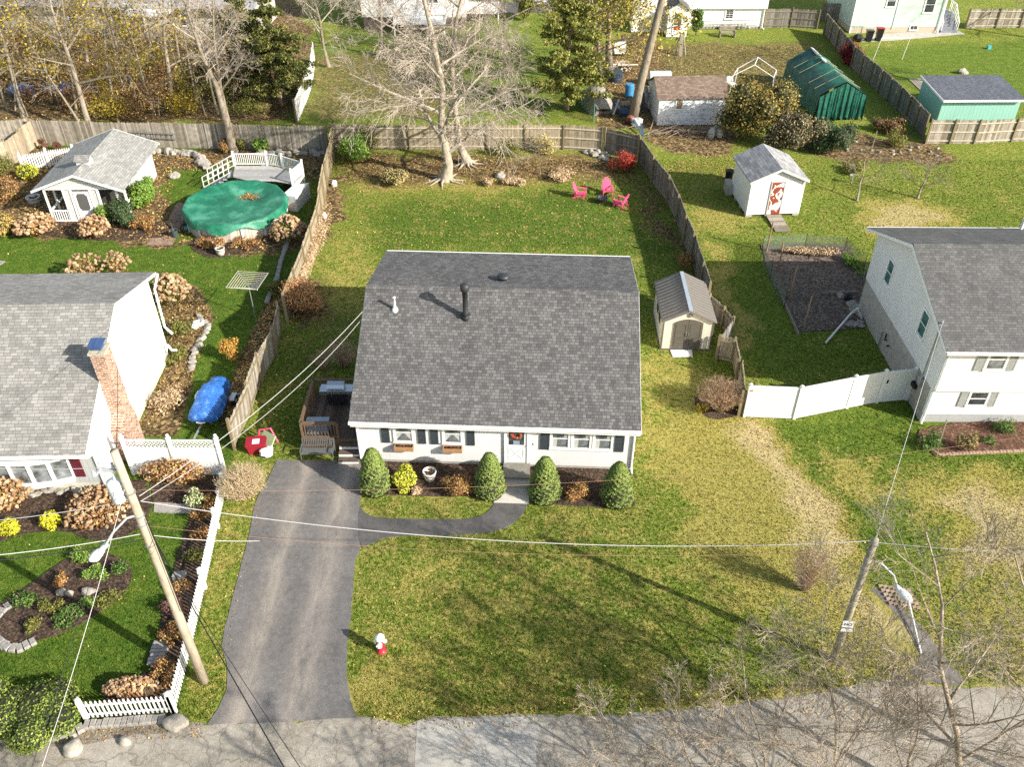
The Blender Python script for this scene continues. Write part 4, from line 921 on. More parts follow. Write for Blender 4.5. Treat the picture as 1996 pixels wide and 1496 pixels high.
# ================================================================ FENCES
GREYWOOD = islands('weathered_boards', [(0, (.20, .17, .13)), (.35, (.29, .255, .20)), (.7, (.37, .33, .27)), (1, (.46, .42, .35))], .9, 3.5, .35)
DARKWOOD = islands('dark_weathered_boards', [(0, (.13, .12, .10)), (.5, (.20, .185, .16)), (1, (.29, .27, .24))], .9, 3.5, .35)
TANWOOD = islands('tan_weathered_boards', [(0, (.27, .225, .155)), (.5, (.36, .30, .21)), (1, (.46, .39, .28))], .9, 3.5, .35)
POSTW = islands('fence_post_wood', [(0, (.20, .155, .09)), (1, (.30, .25, .15))], .9, 6, .35)
def stockade(label, pts, Ht, mat, side=1, group='stockade fences around the gardens', bw=.115, spacing=2.45, rails=3, jit=.05, dip=0., railmat=None, pw=.12, seed=0, lean=0., tops='point', postH=.06, name='wooden_fence'):
    rn = random.Random(seed); O = pts[0]; t = thing(name, label, 'fence', O, 0, group)
    b = MB(); r_ = MB(); posts = []
    for a, c in zip(pts, pts[1:]):
        e = c - a; Ln = e.length; u = e / Ln; nrm = Vector((u.y, -u.x, 0)) * side
        n = max(1, int(Ln / bw)); ph = rn.uniform(0, 6)
        npan = max(1, round(Ln / spacing)); lh = [rn.uniform(-jit, jit) for _ in range(npan + 1)]; ll = [rn.gauss(0, lean) for _ in range(npan + 1)]
        for i in range(n):
            s = (i + .5) / n; pi_ = min(int(s * npan), npan - 1)
            p = a + e * s - O; h = Ht + lh[pi_] + rn.uniform(-.03, .03); w2 = Ln / n * .47; th = .011 + rn.uniform(0, .006)
            off = -nrm * (.012 + rn.uniform(0, .008)); lv = nrm * (ll[pi_] + rn.gauss(0, .006)); tw = u * rn.gauss(0, .008)
            p = p + off
            q = [p - u * w2, p + u * w2]; tp = [x + lv + tw + Vector((0, 0, h - .07)) for x in q]; pk = p + lv + tw + Vector((0, 0, h))
            if tops != 'point': pk = p + lv + tw + Vector((0, 0, h - .06))
            f = nrm * th
            V_ = [q[0] - f, q[1] - f, tp[1] - f, pk - f, tp[0] - f, q[0] + f, q[1] + f, tp[1] + f, pk + f, tp[0] + f]
            b.add(V_, [(0, 1, 2, 3, 4), (9, 8, 7, 6, 5), (0, 5, 6, 1), (1, 6, 7, 2), (2, 7, 8, 3), (3, 8, 9, 4), (4, 9, 5, 0)])
        for k in range(npan):
            a0 = a + e * (k / npan) - O; a1 = a + e * ((k + 1) / npan) - O
            for j in range(rails):
                z = .22 + (Ht - .5) * j / max(1, rails - 1) + lh[k]
                o_ = nrm * (.03 + ll[k] * z / Ht); r_.bar(a0 + u * .05 + o_ + Vector((0, 0, z)), a1 - u * .05 + o_ + Vector((0, 0, z + rn.uniform(-.015, .015))), .05, .085)
            posts.append((a0 + nrm * .075, u))
    posts.append((pts[-1] - O + nrm * .075, u))
    b.build('boards', mat, t); r_.build('rail', railmat or POSTW, t)
    for p, u in posts:
        hh = Ht + postH + rn.uniform(-.04, .05)
        m = MB(); m.ob((0, 0, hh / 2), (pw, pw, hh), math.atan2(u.y, u.x)); m.ob((0, 0, hh + .012), (pw * .8, pw * .8, .025), math.atan2(u.y, u.x))
        o = m.build('post', POSTW, t); o.location = p
    return t
PR = lambda *a: [W(x, y) for x, y in a]
stockade('long stockade fence behind the pool and garden house', PR((75, 282), (300, 287), (460, 290), (640, 293)), 1.95, GREYWOOD, 1, seed=1, rails=2, lean=.03, jit=.07, side=-1) if False else stockade('long stockade fence behind the pool and garden house', PR((75, 282), (300, 287), (460, 290), (640, 293)), 1.95, GREYWOOD, -1, seed=1, rails=2, lean=.03, jit=.07)
stockade('weathered plank fence running from the corner beside the garden house towards the left edge', PR((75, 282), (25, 322), (-40, 365), (-140, 440)), 1.95, TANWOOD, 1, seed=2, rails=3, bw=.16, tops='flat', jit=.08)
stockade('short fence run on the far side of the left corner below the leaning tree', PR((-140, 290), (-30, 287), (68, 277)), 1.9, GREYWOOD, -1, seed=3, rails=2)
SP = [(-13.5, 64.0), (-13.05, 56.9), (-12.4, 50), (-12.3, 45), (-12.4, 39.9)]
stockade('sunlit tan fence between the pool garden and the lawn with the big bare tree', [Vector((x, y, 0)) for x, y in SP], 1.95, TANWOOD, -1, seed=4, rails=2, lean=.05, jit=.05)
stockade('leaning grey fence panels beside the blue covered jet ski', [Vector(p) for p in ((-12.6, 39.2, 0), (-12.4, 36.9, 0), (-12.65, 34.6, 0), (-12.6, 32.3, 0), (-12.75, 29.6, 0))], 1.8, GREYWOOD, -1, seed=5, rails=2, lean=.10, jit=.10, bw=.13)
stockade('stockade fence with exposed rails behind the big bare tree', PR((650, 291), (800, 291), (950, 291), (1098, 291), (1173, 296)), 1.95, TANWOOD, 1, seed=6, rails=3, railmat=plain('pale_rail', (.50, .44, .34), .85, 0, .25, 6))
stockade('short dark fence run meeting the corner beside the red shrub', PR((1178, 297), (1243, 312)), 1.95, DARKWOOD, 1, seed=7, rails=3)
stockade('curving fence between the back yard with pink chairs and the white shed', PR((1246, 318), (1271, 357), (1301, 395), (1319, 435), (1333, 476), (1348, 511), (1366, 570), (1378, 610)), 1.9, DARKWOOD, 1, seed=8, rails=3, postH=.1, bw=.1)
stockade('broken end of the fence behind the beige storage shed', PR((1380, 615), (1408, 640), (1425, 662), (1398, 700)), 1.35, DARKWOOD, 1, seed=9, rails=2, lean=.07, jit=.12)
stockade('mossy low fence remnant behind the bare shrub', PR((1396, 700), (1428, 706), (1436, 745), (1442, 812)), 1.5, TANWOOD, 1, seed=10, rails=2, jit=.1, lean=.05)
stockade('long dark fence running back beside the green tarp shelter', PR((1800, 271), (1748, 214), (1694, 164), (1659, 132), (1629, 95), (1606, 66)), 1.95, DARKWOOD, -1, seed=11, rails=3)
stockade('fence with pale rails in front of the teal shed', PR((1803, 280), (1897, 280), (1970, 276), (2100, 272)), 1.9, GREYWOOD, 1, seed=12, rails=3, railmat=plain('pale_rail', (.50, .44, .34)), bw=.13)
stockade('fence running left from the corner of the white vestibule house', PR((1488, 54), (1540, 53), (1592, 56)), 1.9, DARKWOOD, 1, seed=13, rails=3)
stockade('fence beside the rear steps of the green house', PR((1880, 55), (1940, 54), (2080, 53)), 1.95, GREYWOOD, 1, seed=14, rails=3, railmat=plain('pale_rail', (.50, .44, .34)), bw=.14)
stockade('dark fence left of the green house', PR((1598, 40), (1640, 44)), 1.95, DARKWOOD, 1, seed=15, rails=3)
stockade('white stockade fence at the edge of the wood', PR((580, 238), (598, 195), (608, 165), (614, 120)), 1.85, islands('white_boards', [(0, (.60, .60, .58)), (1, (.78, .78, .76))], .7, 4, .2), -1, seed=16, rails=2, name='white_fence')

# white vinyl privacy fence with gate
vp = PR((1450, 813), (1547, 817), (1650, 796), (1708, 785), (1766, 780)); VF = thing('vinyl_fence', 'white vinyl privacy fence with gate beside the right house', 'fence', vp[0], 0)
PALE = plain('vinyl_panel', (.64, .64, .63), .4, 0, .04)
for i, (a, b) in enumerate(zip(vp, vp[1:])):
    e = b - a; u = e.normalized(); L_ = e.length; ang = math.atan2(e.y, e.x); gate = i == 3
    m = MB(); z0 = .08; x = .08; n = max(2, round((L_ - .16) / .17))
    for k in range(n):
        xa = .07 + (L_ - .14) * k / n; xb = .07 + (L_ - .14) * (k + 1) / n - .006; m.box(xa, xb, -.018, .018, z0, 1.86)
    m.box(.06, L_ - .06, -.03, .03, .04, .16); m.box(.06, L_ - .06, -.03, .03, 1.78, 1.9)
    if gate: m.box(.07, .16, -.035, .035, .05, 1.91); m.box(L_ - .16, L_ - .07, -.035, .035, .05, 1.91)
    o = m.build('gate' if gate else 'panel', PALE, VF); o.location = a - vp[0]; o.rotation_euler = (0, 0, ang)
    if gate: MB().box(.18, .24, -.06, -.036, 1.2, 1.4).build('latch', BLACKM, o)
for i, p in enumerate(vp):
    m = MB(); m.box(-.065, .065, -.065, .065, 0, 1.96); m.lathe([(.11, 1.96), (.11, 2.0), (.0, 2.08)], k=4); o = m.build('post', PALE, VF); o.location = p - vp[0]
m = MB(); m.box(.02, .14, -.09, -.07, 1.62, 1.70); m.build('orange_tag', plain('orange_tag', (.5, .12, .04)), VF)

# picket fences
def picket(label, pts, Ht=.95, sp=.15, pw=.06, posts=True, postH=1.12, group='white picket fences', spacing=2.4, name='picket_fence', ball=False):
    O = pts[0]; t = thing(name, label, 'fence', O, 0, group); b = MB(); r_ = MB(); pp = []
    for a, c in zip(pts, pts[1:]):
        e = c - a; u = e.normalized(); L_ = e.length; ang = math.atan2(e.y, e.x); n = int(L_ / sp)
        for i in range(n):
            p = a + e * ((i + .5) / n) - O; x = u * pw / 2; nr = Vector((u.y, -u.x, 0)) * .012
            q0, q1 = p - x, p + x; V_ = []
            for s in (-1, 1): V_ += [q0 + nr * s + Vector((0, 0, .08)), q1 + nr * s + Vector((0, 0, .08)), q1 + nr * s + Vector((0, 0, Ht - .06)), p + nr * s + Vector((0, 0, Ht)), q0 + nr * s + Vector((0, 0, Ht - .06))]
            b.add(V_, [(0, 1, 2, 3, 4), (9, 8, 7, 6, 5), (0, 5, 6, 1), (1, 6, 7, 2), (2, 7, 8, 3), (3, 8, 9, 4), (4, 9, 5, 0)])
        np_ = max(1, round(L_ / spacing))
        for k in range(np_):
            a0 = a + e * (k / np_) - O; a1 = a + e * ((k + 1) / np_) - O; nr = Vector((u.y, -u.x, 0)) * -.035
            for z in (.22, Ht - .28): r_.bar(a0 + nr + Vector((0, 0, z)), a1 + nr + Vector((0, 0, z)), .04, .08)
            pp.append(a0)
    pp.append(pts[-1] - O); b.build('pickets', VINYL, t); r_.build('rail', VINYL, t)
    for p in pp:
        m = MB(); m.box(-.07, .07, -.07, .07, 0, postH); m.lathe([(.115, postH), (.115, postH + .035), (.02, postH + .1)], k=4)
        if ball: m.lathe([(.02, postH + .08), (.07, postH + .12), (.07, postH + .18), (.01, postH + .22)], k=8)
        o = m.build('post', VINYL, t); o.location = p
    return t
picket('short white picket fence facing the street at the lower left', PR((170, 1403), (340, 1391)), 1.02, spacing=3.2)
picket('long white picket fence along the driveway beside the leaning-looking utility pole', PR((342, 1391), (372, 1272), (400, 1148), (425, 1030), (440, 962)), 1.0, spacing=2.9)
picket('white picket fence left of the garden house', [W(48, 335), W(98, 325), W(150, 318)], 1.25, .15, .09, postH=1.4, spacing=2.1)
# lattice topped fence
LF = thing('lattice_fence', 'white panel fence with a lattice top between the left house and the tan fence', 'fence', W(262, 925), 0); lp = PR((262, 925), (350, 926), (440, 926))
for a, b in zip(lp, lp[1:]):
    e = b - a; L_ = e.length; m = MB(); n = int(L_ / .15)
    for k in range(n): m.box(.07 + (L_ - .14) * k / n, .07 + (L_ - .14) * (k + 1) / n - .006, -.018, .018, .05, 1.55)
    m.box(.06, L_ - .06, -.03, .03, 1.5, 1.6); m.box(.06, L_ - .06, -.03, .03, 1.98, 2.06); m.box(.06, L_ - .06, -.03, .03, .03, .12)
    o = m.build('panel', PALE, LF); o.location = a - lp[0]; o.rotation_euler = (0, 0, math.atan2(e.y, e.x))
    l2 = MB(); lattice(l2, .07, L_ - .07, 1.6, 1.98, 0, .17, .03); l2.build('lattice', PALE, o)
for p in lp:
    m = MB(); m.box(-.07, .07, -.07, .07, 0, 2.15); m.lathe([(.12, 2.15), (.12, 2.19), (.03, 2.25), (.07, 2.30), (.07, 2.36), (.01, 2.40)], k=8); o = m.build('post', PALE, LF); o.location = p - lp[0]

# ================================================================ POOL
PC = Vector((-18.15, 52.3, 0)); PRX, PRY, PH = 3.25, 3.3, 1.2
PO = thing('swimming_pool', 'round above-ground pool with a sagging green winter cover', 'pool', PC)
n = 48; m = MB(); vs = []; fs = []
for i in range(n):
    a = i / n * 6.283; c_, s_ = math.cos(a), math.sin(a); vs += [(PRX * .985 * c_, PRY * .985 * s_, 0), (PRX * .985 * c_, PRY * .985 * s_, PH - .05)]
fs = [(2 * i, 2 * ((i + 1) % n), 2 * ((i + 1) % n) + 1, 2 * i + 1) for i in range(n)]
m.add(vs, fs)
pw_m, nt_, b_ = base('pool_wall', (.5, .4, .33), .5); cc = coords(nt_, (3, 3, .4)); nt_.links.new(ramp(nt_, [(.3, (.30, .22, .16)), (.5, (.52, .42, .34)), (.7, (.66, .60, .52))], noise(nt_, 3, 4, .6, cc)), b_.inputs['Base Color'])
m.build('pool_wall', pw_m, PO)
for i in range(14):
    a = (i + .3) / 14 * 6.283; m = MB(); m.ob((PRX * 1.0 * math.cos(a), PRY * 1.0 * math.sin(a), PH / 2 - .05), (.07, .16, PH - .1), a); m.build('upright', VINYL, PO)
# cover: drapes over the rim, sags in the middle
rings = []; rs = np.random.RandomState(5); K_ = 96
prof = [(1.07, -.42), (1.05, -.25), (1.035, -.1), (1.02, .04), (.985, .06), (.93, -.0), (.84, -.05), (.72, -.10), (.58, -.14), (.42, -.17), (.25, -.18), (.1, -.18), (.0, -.18)]
vs = []
for j, (r_, z) in enumerate(prof):
    for i in range(K_):
        a = i / K_ * 6.2832; c_, s_ = math.cos(a), math.sin(a)
        poly = 1 / math.cos(((a + .2) % (6.2832 / 12)) - 3.1416 / 12) * .975
        w_ = math.sin(a * 23 + j) * .5 + math.sin(a * 41 + 2) * .5
        zz = z; rr = r_ * (poly if r_ > .9 else 1)
        if j == 0: zz += .16 * math.sin(a * 9) + .1 * math.sin(a * 5 + 1) + .04 * w_
        if j == 1: zz += .06 * math.sin(a * 9)
        if j < 3: rr += .012 * w_ + .006 * math.sin(a * 14)
        if 4 < j < 9: zz += .035 * w_ * (1 if .5 < a < 2.6 else .25)
        dx, dy = r_ * c_ - .18, r_ * s_ - .42; zz -= .20 * math.exp(-(dx * dx + dy * dy) / .05) if j > 4 else 0
        vs.append((PRX * rr * c_, PRY * rr * s_, PH + zz))
fs = [(j * K_ + i, j * K_ + (i + 1) % K_, (j + 1) * K_ + (i + 1) % K_, (j + 1) * K_ + i) for j in range(len(prof) - 1) for i in range(K_)]
cv, nt_, b_ = base('green_pool_cover', (.02, .22, .12), .42, 0, .4); nn = noise(nt_, .8, 5, .6, coords(nt_)); nt_.links.new(ramp(nt_, [(.32, (.006, .085, .045)), (.5, (.014, .155, .085)), (.68, (.075, .28, .185))], nn), b_.inputs['Base Color']); bump(nt_, b_, noise(nt_, 7, 5, .7, coords(nt_)), .5, .05)
cov = MB().add(vs, fs).build('pool_cover', cv, PO, True)
P_ = []; 
for i in range(420):
    a = rs.uniform(0, 6.28); r_ = abs(rs.normal()) * .42; P_.append((PRX * .18 + r_ * math.cos(a) * 1.2, PRY * .42 + r_ * math.sin(a) * .7, PH - .30 + .12 * r_))
LEAF_BROWN = islands('brown_leaves', [(0, (.10, .05, .02)), (.4, (.22, .11, .04)), (.75, (.36, .20, .08)), (1, (.50, .36, .15))], .85)
V_, F_ = leafset(np.array(P_), rs.normal(size=(420, 3)) * .4 + [0, 0, 1], .06, rs); o = npmesh('leaf_pile', V_, F_, LEAF_BROWN); o.location = PC; tag(o, 'small pile of brown leaves lying in the sag of the green pool cover', 'leaves', None, 'stuff')
# pool deck
PD = thing('pool_deck', 'grey pool deck with white railing and stairs behind the covered pool', 'deck', (0, 0, 0))
dk = [(-19.6, 58.1), (-17.3, 58.15), (-16.1, 57.7), (-14.5, 56.7), (-14.9, 55.15), (-16.2, 55.6), (-18.2, 55.75), (-19.3, 56.3)]
GREYDK = islands('grey_decking', [(0, (.30, .29, .28)), (1, (.44, .43, .41))], .8, 4, .2)
m = MB(); m.ext_z(dk, 1.12, 1.16)
for i in range(22):
    y = 55.2 + i * .14
    xs_ = []
    for (a, b) in zip(dk, dk[1:] + dk[:1]):
        if (a[1] - y) * (b[1] - y) < 0: xs_.append(a[0] + (b[0] - a[0]) * (y - a[1]) / (b[1] - a[1]))
    if len(xs_) >= 2: m.box(min(xs_) + .02, max(xs_) - .02, y - .06, y + .06, 1.16, 1.185)
m.build('decking', GREYDK, PD)
sk = MB()
for a, b in zip(dk[2:5], dk[3:5]): sk.bar((a[0], a[1], .56), (b[0], b[1], .56), .03, 1.1)
sk.build('skirt', plain('grey_skirt', (.45, .45, .44), .7), PD)
m = MB(); m.add([(-14.9, 55.1, 0), (-13.9, 55.5, 0), (-13.9, 55.5, 1.1), (-14.9, 55.1, 1.1), (-15.35, 53.6, 0), (-14.4, 53.3, 0), (-14.4, 53.3, 1.1), (-15.35, 53.6, 1.1)], [(0, 1, 2, 3), (4, 7, 6, 5), (0, 4, 5, 1), (3, 2, 6, 7), (1, 5, 6, 2), (0, 3, 7, 4)]); m.build('storage_skirt', plain('white_skirt', (.55, .55, .54), .7), PD)
rl = [(-19.6, 58.1), (-17.3, 58.15), (-16.1, 57.7), (-14.5, 56.7), (-14.95, 55.2)]
for a, b in zip(rl, rl[1:]):
    A_ = Vector((*a, 0)); B_2 = Vector((*b, 0)); n = int((B_2 - A_).length / .13); m = MB()
    m.bar(A_ + Vector((0, 0, 2.05)), B_2 + Vector((0, 0, 2.05)), .07, .06); m.bar(A_ + Vector((0, 0, 1.3)), B_2 + Vector((0, 0, 1.3)), .05, .05)
    for i in range(1, n): p = A_.lerp(B_2, i / n); m.box(p.x - .02, p.x + .02, p.y - .02, p.y + .02, 1.3, 2.05)
    m.build('railing', VINYL, PD)
for p in rl: m = MB(); m.box(p[0] - .06, p[0] + .06, p[1] - .06, p[1] + .06, 0, 2.2); m.lathe([(.1, 2.2), (.1, 2.24), (.0, 2.3)], (p[0], p[1], 0), 4); m.build('post', VINYL, PD)
for k in (0, 1):
    m = MB(); y0 = 57.9 - k * 1.3
    a = Vector((-19.6, y0, 2.05)); b = Vector((-21.6, y0 + .1, .95)); m.bar(a, b, .07, .06); m.bar(a - Vector((0, 0, .75)), b - Vector((0, 0, .75)), .06, .06); m.bar(a - Vector((0, 0, .38)), b - Vector((0, 0, .38)), .05, .05)
    for i in range(0, 6): p = a.lerp(b, i / 5); m.bar(p - Vector((0, 0, .8)), p, .05, .05)
    m.build('stair_rail', VINYL, PD)
for i in range(5): MB().box(-19.8 - i * .34, -19.5 - i * .34, 56.6, 57.85, .95 - i * .2, 1.0 - i * .2).build('step', GREYDK, PD)

# ================================================================ SIDE DECK, GRILL, BENCHES
DKW = islands('brown_decking', [(0, (.07, .05, .04)), (.5, (.11, .08, .06)), (1, (.17, .125, .095))], .8, 5, .3)
RAILW = islands('brown_rail', [(0, (.11, .07, .045)), (1, (.19, .125, .08))], .8, 5, .3)
SD = thing('wooden_deck', 'brown wooden deck with railing against the left side of the white house', 'deck', (0, 0, 0))
x0, x1, y0, y1, zf = -9.45, -6.95, 29.6, 32.75, .72
m = MB()
for i in range(18): xa = x0 + (x1 - x0) * i / 18; m.box(xa, xa + (x1 - x0) / 18 - .01, y0, y1, zf - .04, zf)
m.build('decking', DKW, SD)
m = MB(); m.box(x0, x1, y0 - .03, y0 - .001, .05, zf - .01); m.box(x0 - .03, x0 - .001, y0, y1, .05, zf - .01); m.build('skirt', RAILW, SD)
def deck_rail(a, b):
    a = Vector((*a, 0)); b = Vector((*b, 0)); m = MB(); L_ = (b - a).length; n = int(L_ / .14)
    m.bar(a + Vector((0, 0, zf + .93)), b + Vector((0, 0, zf + .93)), .14, .04); m.bar(a + Vector((0, 0, zf + .85)), b + Vector((0, 0, zf + .85)), .04, .09); m.bar(a + Vector((0, 0, zf + .1)), b + Vector((0, 0, zf + .1)), .04, .08)
    for i in range(1, n): p = a.lerp(b, i / n); m.box(p.x - .018, p.x + .018, p.y - .018, p.y + .018, zf + .1, zf + .85)
    m.build('railing', RAILW, SD)
deck_rail((x0, y0), (x0, y1)); deck_rail((x0, y1), (x1, y1)); deck_rail((x0, y0), (-7.85, y0))
for p in ((x0, y0), (x0, y1), (-7.85, y0), (x0, (y0 + y1) / 2)): MB().box(p[0] - .05, p[0] + .05, p[1] - .05, p[1] + .05, 0, zf + .92).build('post', RAILW, SD)
for i, (z, y) in enumerate(((.54, 29.55), (.36, 29.25), (.18, 28.95))):
    MB().box(-7.8, -6.9, y - .30, y, z - .04, z).build('tread', DKW, SD); MB().box(-7.8, -6.9, y - .28, y - .25, z - .19, z - .041).build('riser', WHITE, SD)
# grill
SS = plain('stainless', (.55, .56, .58), .25, .85, .08)
DK = plain('dark_enamel', (.02, .02, .022), .35)
g0 = W(487 + 157, 580 + 0, 0)
GR = thing('gas_grill', 'stainless gas grill with side shelves on the brown deck', 'grill', (-8.25, 32.15, zf))
MB().box(-.42, .42, -.25, .25, .12, .78).build('cabinet', DK, GR)
m = MB(); m.box(-.76, .76, -.28, .28, .78, .90); m.box(-.76, .76, -.30, -.281, .76, .92); m.build('side_shelf', SS, GR)
m = MB(); m.ext_x([(-.24, .90), (-.27, 1.02), (-.15, 1.18), (.12, 1.22), (.26, 1.08), (.26, .90)], -.40, .40); ld = m.build('lid', SS, GR)
m = MB(); m.bar((-.3, -.31, 1.06), (.3, -.31, 1.06), .03); m.bar((-.3, -.31, 1.06), (-.3, -.24, 1.06), .02); m.bar((.3, -.31, 1.06), (.3, -.24, 1.06), .02); m.build('handle', SS, ld)
for i in range(5): MB().tube([(-.5 + i * .25, -.30, .84), (-.5 + i * .25, -.335, .84)], .028, 8).build('knob', DK, GR)
for x in (-.36, .36):
    for y in (-.2, .2): MB().tube([(x - .03, y, .06), (x + .03, y, .06)], .06, 8).build('wheel', DK, GR)
tk = MB().lathe([(.08, 0), (.15, .03), (.15, .3), (.08, .37), (.06, .37), (.06, .45)], k=12).build('gas_tank', plain('tank_white', (.6, .6, .58), .4), None, True); tk.location = (-7.5, 31.95, zf); tag(tk, 'pale gas tank standing on the deck beside the grill', 'gas tank')
DB = thing('deck_box', 'grey blue storage box with a flat lid on the deck behind the railing', 'storage box', (-8.85, 30.15, zf))
MB().box(-.48, .48, -.26, .26, 0, .5).build('box', plain('box_blue', (.20, .26, .34), .6), DB); MB().box(-.51, .51, -.29, .29, .501, .56).build('lid', plain('box_lid', (.28, .33, .40), .5), DB)
# metal slatted bench in front of the deck
MBch = thing('metal_bench', 'grey metal slatted garden bench standing in front of the deck', 'bench', (-8.75, 29.05, 0))
GM = plain('grey_painted_metal', (.17, .175, .17), .5, .4)
m = MB()
for i in range(7): m.box(-.72, .72, -.22 + i * .065, -.17 + i * .065, .42, .44)
m.build('seat', GM, MBch)
m = MB()
for i in range(18): x = -.68 + i * .08; m.bar((x, .26, .46), (x, .36, .86), .03, .015)
m.bar((-.72, .36, .88), (.72, .36, .88), .04); m.build('backrest', GM, MBch)
for x in (-.72, .72):
    m = MB(); m.bar((x, -.22, 0), (x, -.22, .62), .035); m.bar((x, .26, 0), (x, .37, .88), .035); m.bar((x, -.24, .62), (x, .30, .62), .05, .03); m.build('leg', GM, MBch)
# red bin, cushion, white bag
RED = plain('red_plastic', (.28, .015, .03), .4)
RB = thing('red_bin', 'red plastic crate with a white label beside the fence end', 'bin', W(503, 878), R(8))
MB().add([(-.36, -.26, 0), (.36, -.26, 0), (.36, .26, 0), (-.36, .26, 0), (-.42, -.30, .5), (.42, -.30, .5), (.42, .30, .5), (-.42, .30, .5)], [(3, 2, 1, 0), (4, 5, 6, 7), (0, 1, 5, 4), (1, 2, 6, 5), (2, 3, 7, 6), (3, 0, 4, 7)]).build('body', RED, RB)
MB().box(-.46, .46, -.34, .34, .5, .56).build('lid', RED, RB); MB().box(-.16, .16, -.2, .14, .561, .566).build('label', VINYL, RB)
m = MB(); m.ob((0, 0, .42), (.75, .08, .7), R(-35), R(-40)); cu_ = m.build('sled', plain('green_plastic', (.30, .38, .22), .6)); cu_.location = W(524, 872); tag(cu_, 'pale green board leaning against the red crate', 'board')
m = MB(); m.tube([(-.45, 0, .1), (-.3, .2, .75), (.2, .25, .8), (.5, 0, .15)], .05, 6); o = m.build('pink_tube', plain('pink_plastic', (.55, .06, .14), .5)); o.location = W(522, 868); tag(o, 'bent pink plastic tube draped behind the red crate', 'tube')
o = MB().blob((0, 0, .18), (.32, .24, .2), 3, .5, 14, 9).build('white_bag', plain('white_bag', (.72, .72, .71), .6)); o.location = W(518, 888); tag(o, 'crumpled white bag on the ground in front of the red crate', 'bag')

# ================================================================ JET SKI
JS = thing('jet_ski', 'jet ski under a blue tarpaulin parked by the fence', 'jet ski', (-14.45, 32.5, .42), R(-4))
bt, nt_, b_ = base('blue_tarp', (.02, .10, .42), .5, 0, .4); nn = noise(nt_, 3, 5, .7, coords(nt_)); nt_.links.new(ramp(nt_, [(.35, (.012, .085, .34)), (.55, (.03, .17, .52)), (.72, (.25, .42, .70))], nn), b_.inputs['Base Color']); bump(nt_, b_, noise(nt_, 9, 5, .75, coords(nt_), 1.), .9, .08)
sec = [(-1.5, .30, .10), (-1.3, .52, .34), (-.8, .60, .44), (-.2, .60, .50), (.1, .55, .78), (.35, .48, .95), (.6, .42, .80), (.9, .40, .62), (1.3, .42, .60), (1.55, .30, .40)]
vs = []; rn = random.Random(2)
for (y, hw, h) in sec:
    for j in range(13):
        a = math.pi * j / 12; vs.append((hw * 1.3 * math.cos(a) * (1.02 + .05 * rn.uniform(-1, 1)), y + rn.uniform(-.02, .02), .02 + h * abs(math.sin(a)) ** .75 * (1 + .05 * rn.uniform(-1, 1))))
fs = [(i * 13 + j, i * 13 + j + 1, (i + 1) * 13 + j + 1, (i + 1) * 13 + j) for i in range(len(sec) - 1) for j in range(12)] + [tuple(range(13)), tuple(range(len(vs) - 1, len(vs) - 14, -1))]
MB().add(vs, fs).build('tarpaulin', bt, JS, True)
MB().lathe([(.05, -.28), (.42, -.1), (.52, .04), (.5, .07)], (0, -.1, 0), 20, 1.25, 2.9).build('hull', plain('white_hull', (.7, .7, .72), .3), JS)
TR = thing('boat_trailer', 'galvanised trailer carrying the tarpaulin-covered jet ski', 'trailer', (-14.45, 32.5, 0), R(-4))
m = MB(); m.bar((0, -2.5, .3), (0, 1.4, .34), .07); m.bar((-.7, .5, .28), (.85, .5, .28), .07); m.bar((-.35, -1, .3), (-.35, 1.3, .3), .06); m.bar((.35, -1, .3), (.35, 1.3, .3), .06); m.bar((0, -2.4, .3), (0, -2.4, .0), .05); m.bar((.4, .5, .3), (1.1, .85, .34), .05); m.build('frame', STEEL, TR)
for s in (-.8, .92):
    wq = MB(); wq.tube([(s - .08, .5, .24), (s + .08, .5, .24)], .24, 14); ww = wq.build('wheel', DK, TR); MB().tube([(s - .085, .5, .24), (s + .085, .5, .24)], .11, 10).build('rim', VINYL, ww)
    m = MB(); m.ext_x([(.2, .45), (.3, .56), (.7, .56), (.8, .45), (.7, .53), (.3, .53)], s - .12, s + .12); m.build('mudguard', VINYL, TR)

# ================================================================ FIRE HYDRANT
HY = thing('fire_hydrant', 'red fire hydrant with white cap and side outlets on the front lawn', 'fire hydrant', W(744, 1270), R(-4))
HR = plain('hydrant_red', (.52, .025, .045), .35, 0, .15, 12); HW = plain('hydrant_white', (.78, .78, .76), .4, 0, .12, 12)
MB().lathe([(.17, 0), (.17, .05), (.125, .06), (.125, .40), (.14, .44), (.14, .50), (.125, .54), (.125, .68), (.165, .69), (.165, .73)], k=20).build('barrel', HR, HY, True)
MB().lathe([(.175, .73), (.175, .77), (.165, .82), (.13, .89), (.07, .94), (.03, .95), (.03, 1.0), (.001, 1.0)], k=20).build('bonnet', HW, HY, True)
for s in (-1, 1):
    m = MB(); m.tube([(s * .11, 0, .60), (s * .17, 0, .60)], .065, 12); m.tube([(s * .17, 0, .60), (s * .21, 0, .60)], .08, 10); m.tube([(s * .21, 0, .60), (s * .25, 0, .60)], .025, 5); m.build('side_outlet', HW, HY)
m = MB(); m.tube([(0, -.1, .56), (0, -.18, .56)], .085, 14); m.tube([(0, -.18, .56), (0, -.23, .56)], .105, 12); m.tube([(0, -.23, .56), (0, -.27, .56)], .03, 5); m.build('front_outlet', HW, HY)

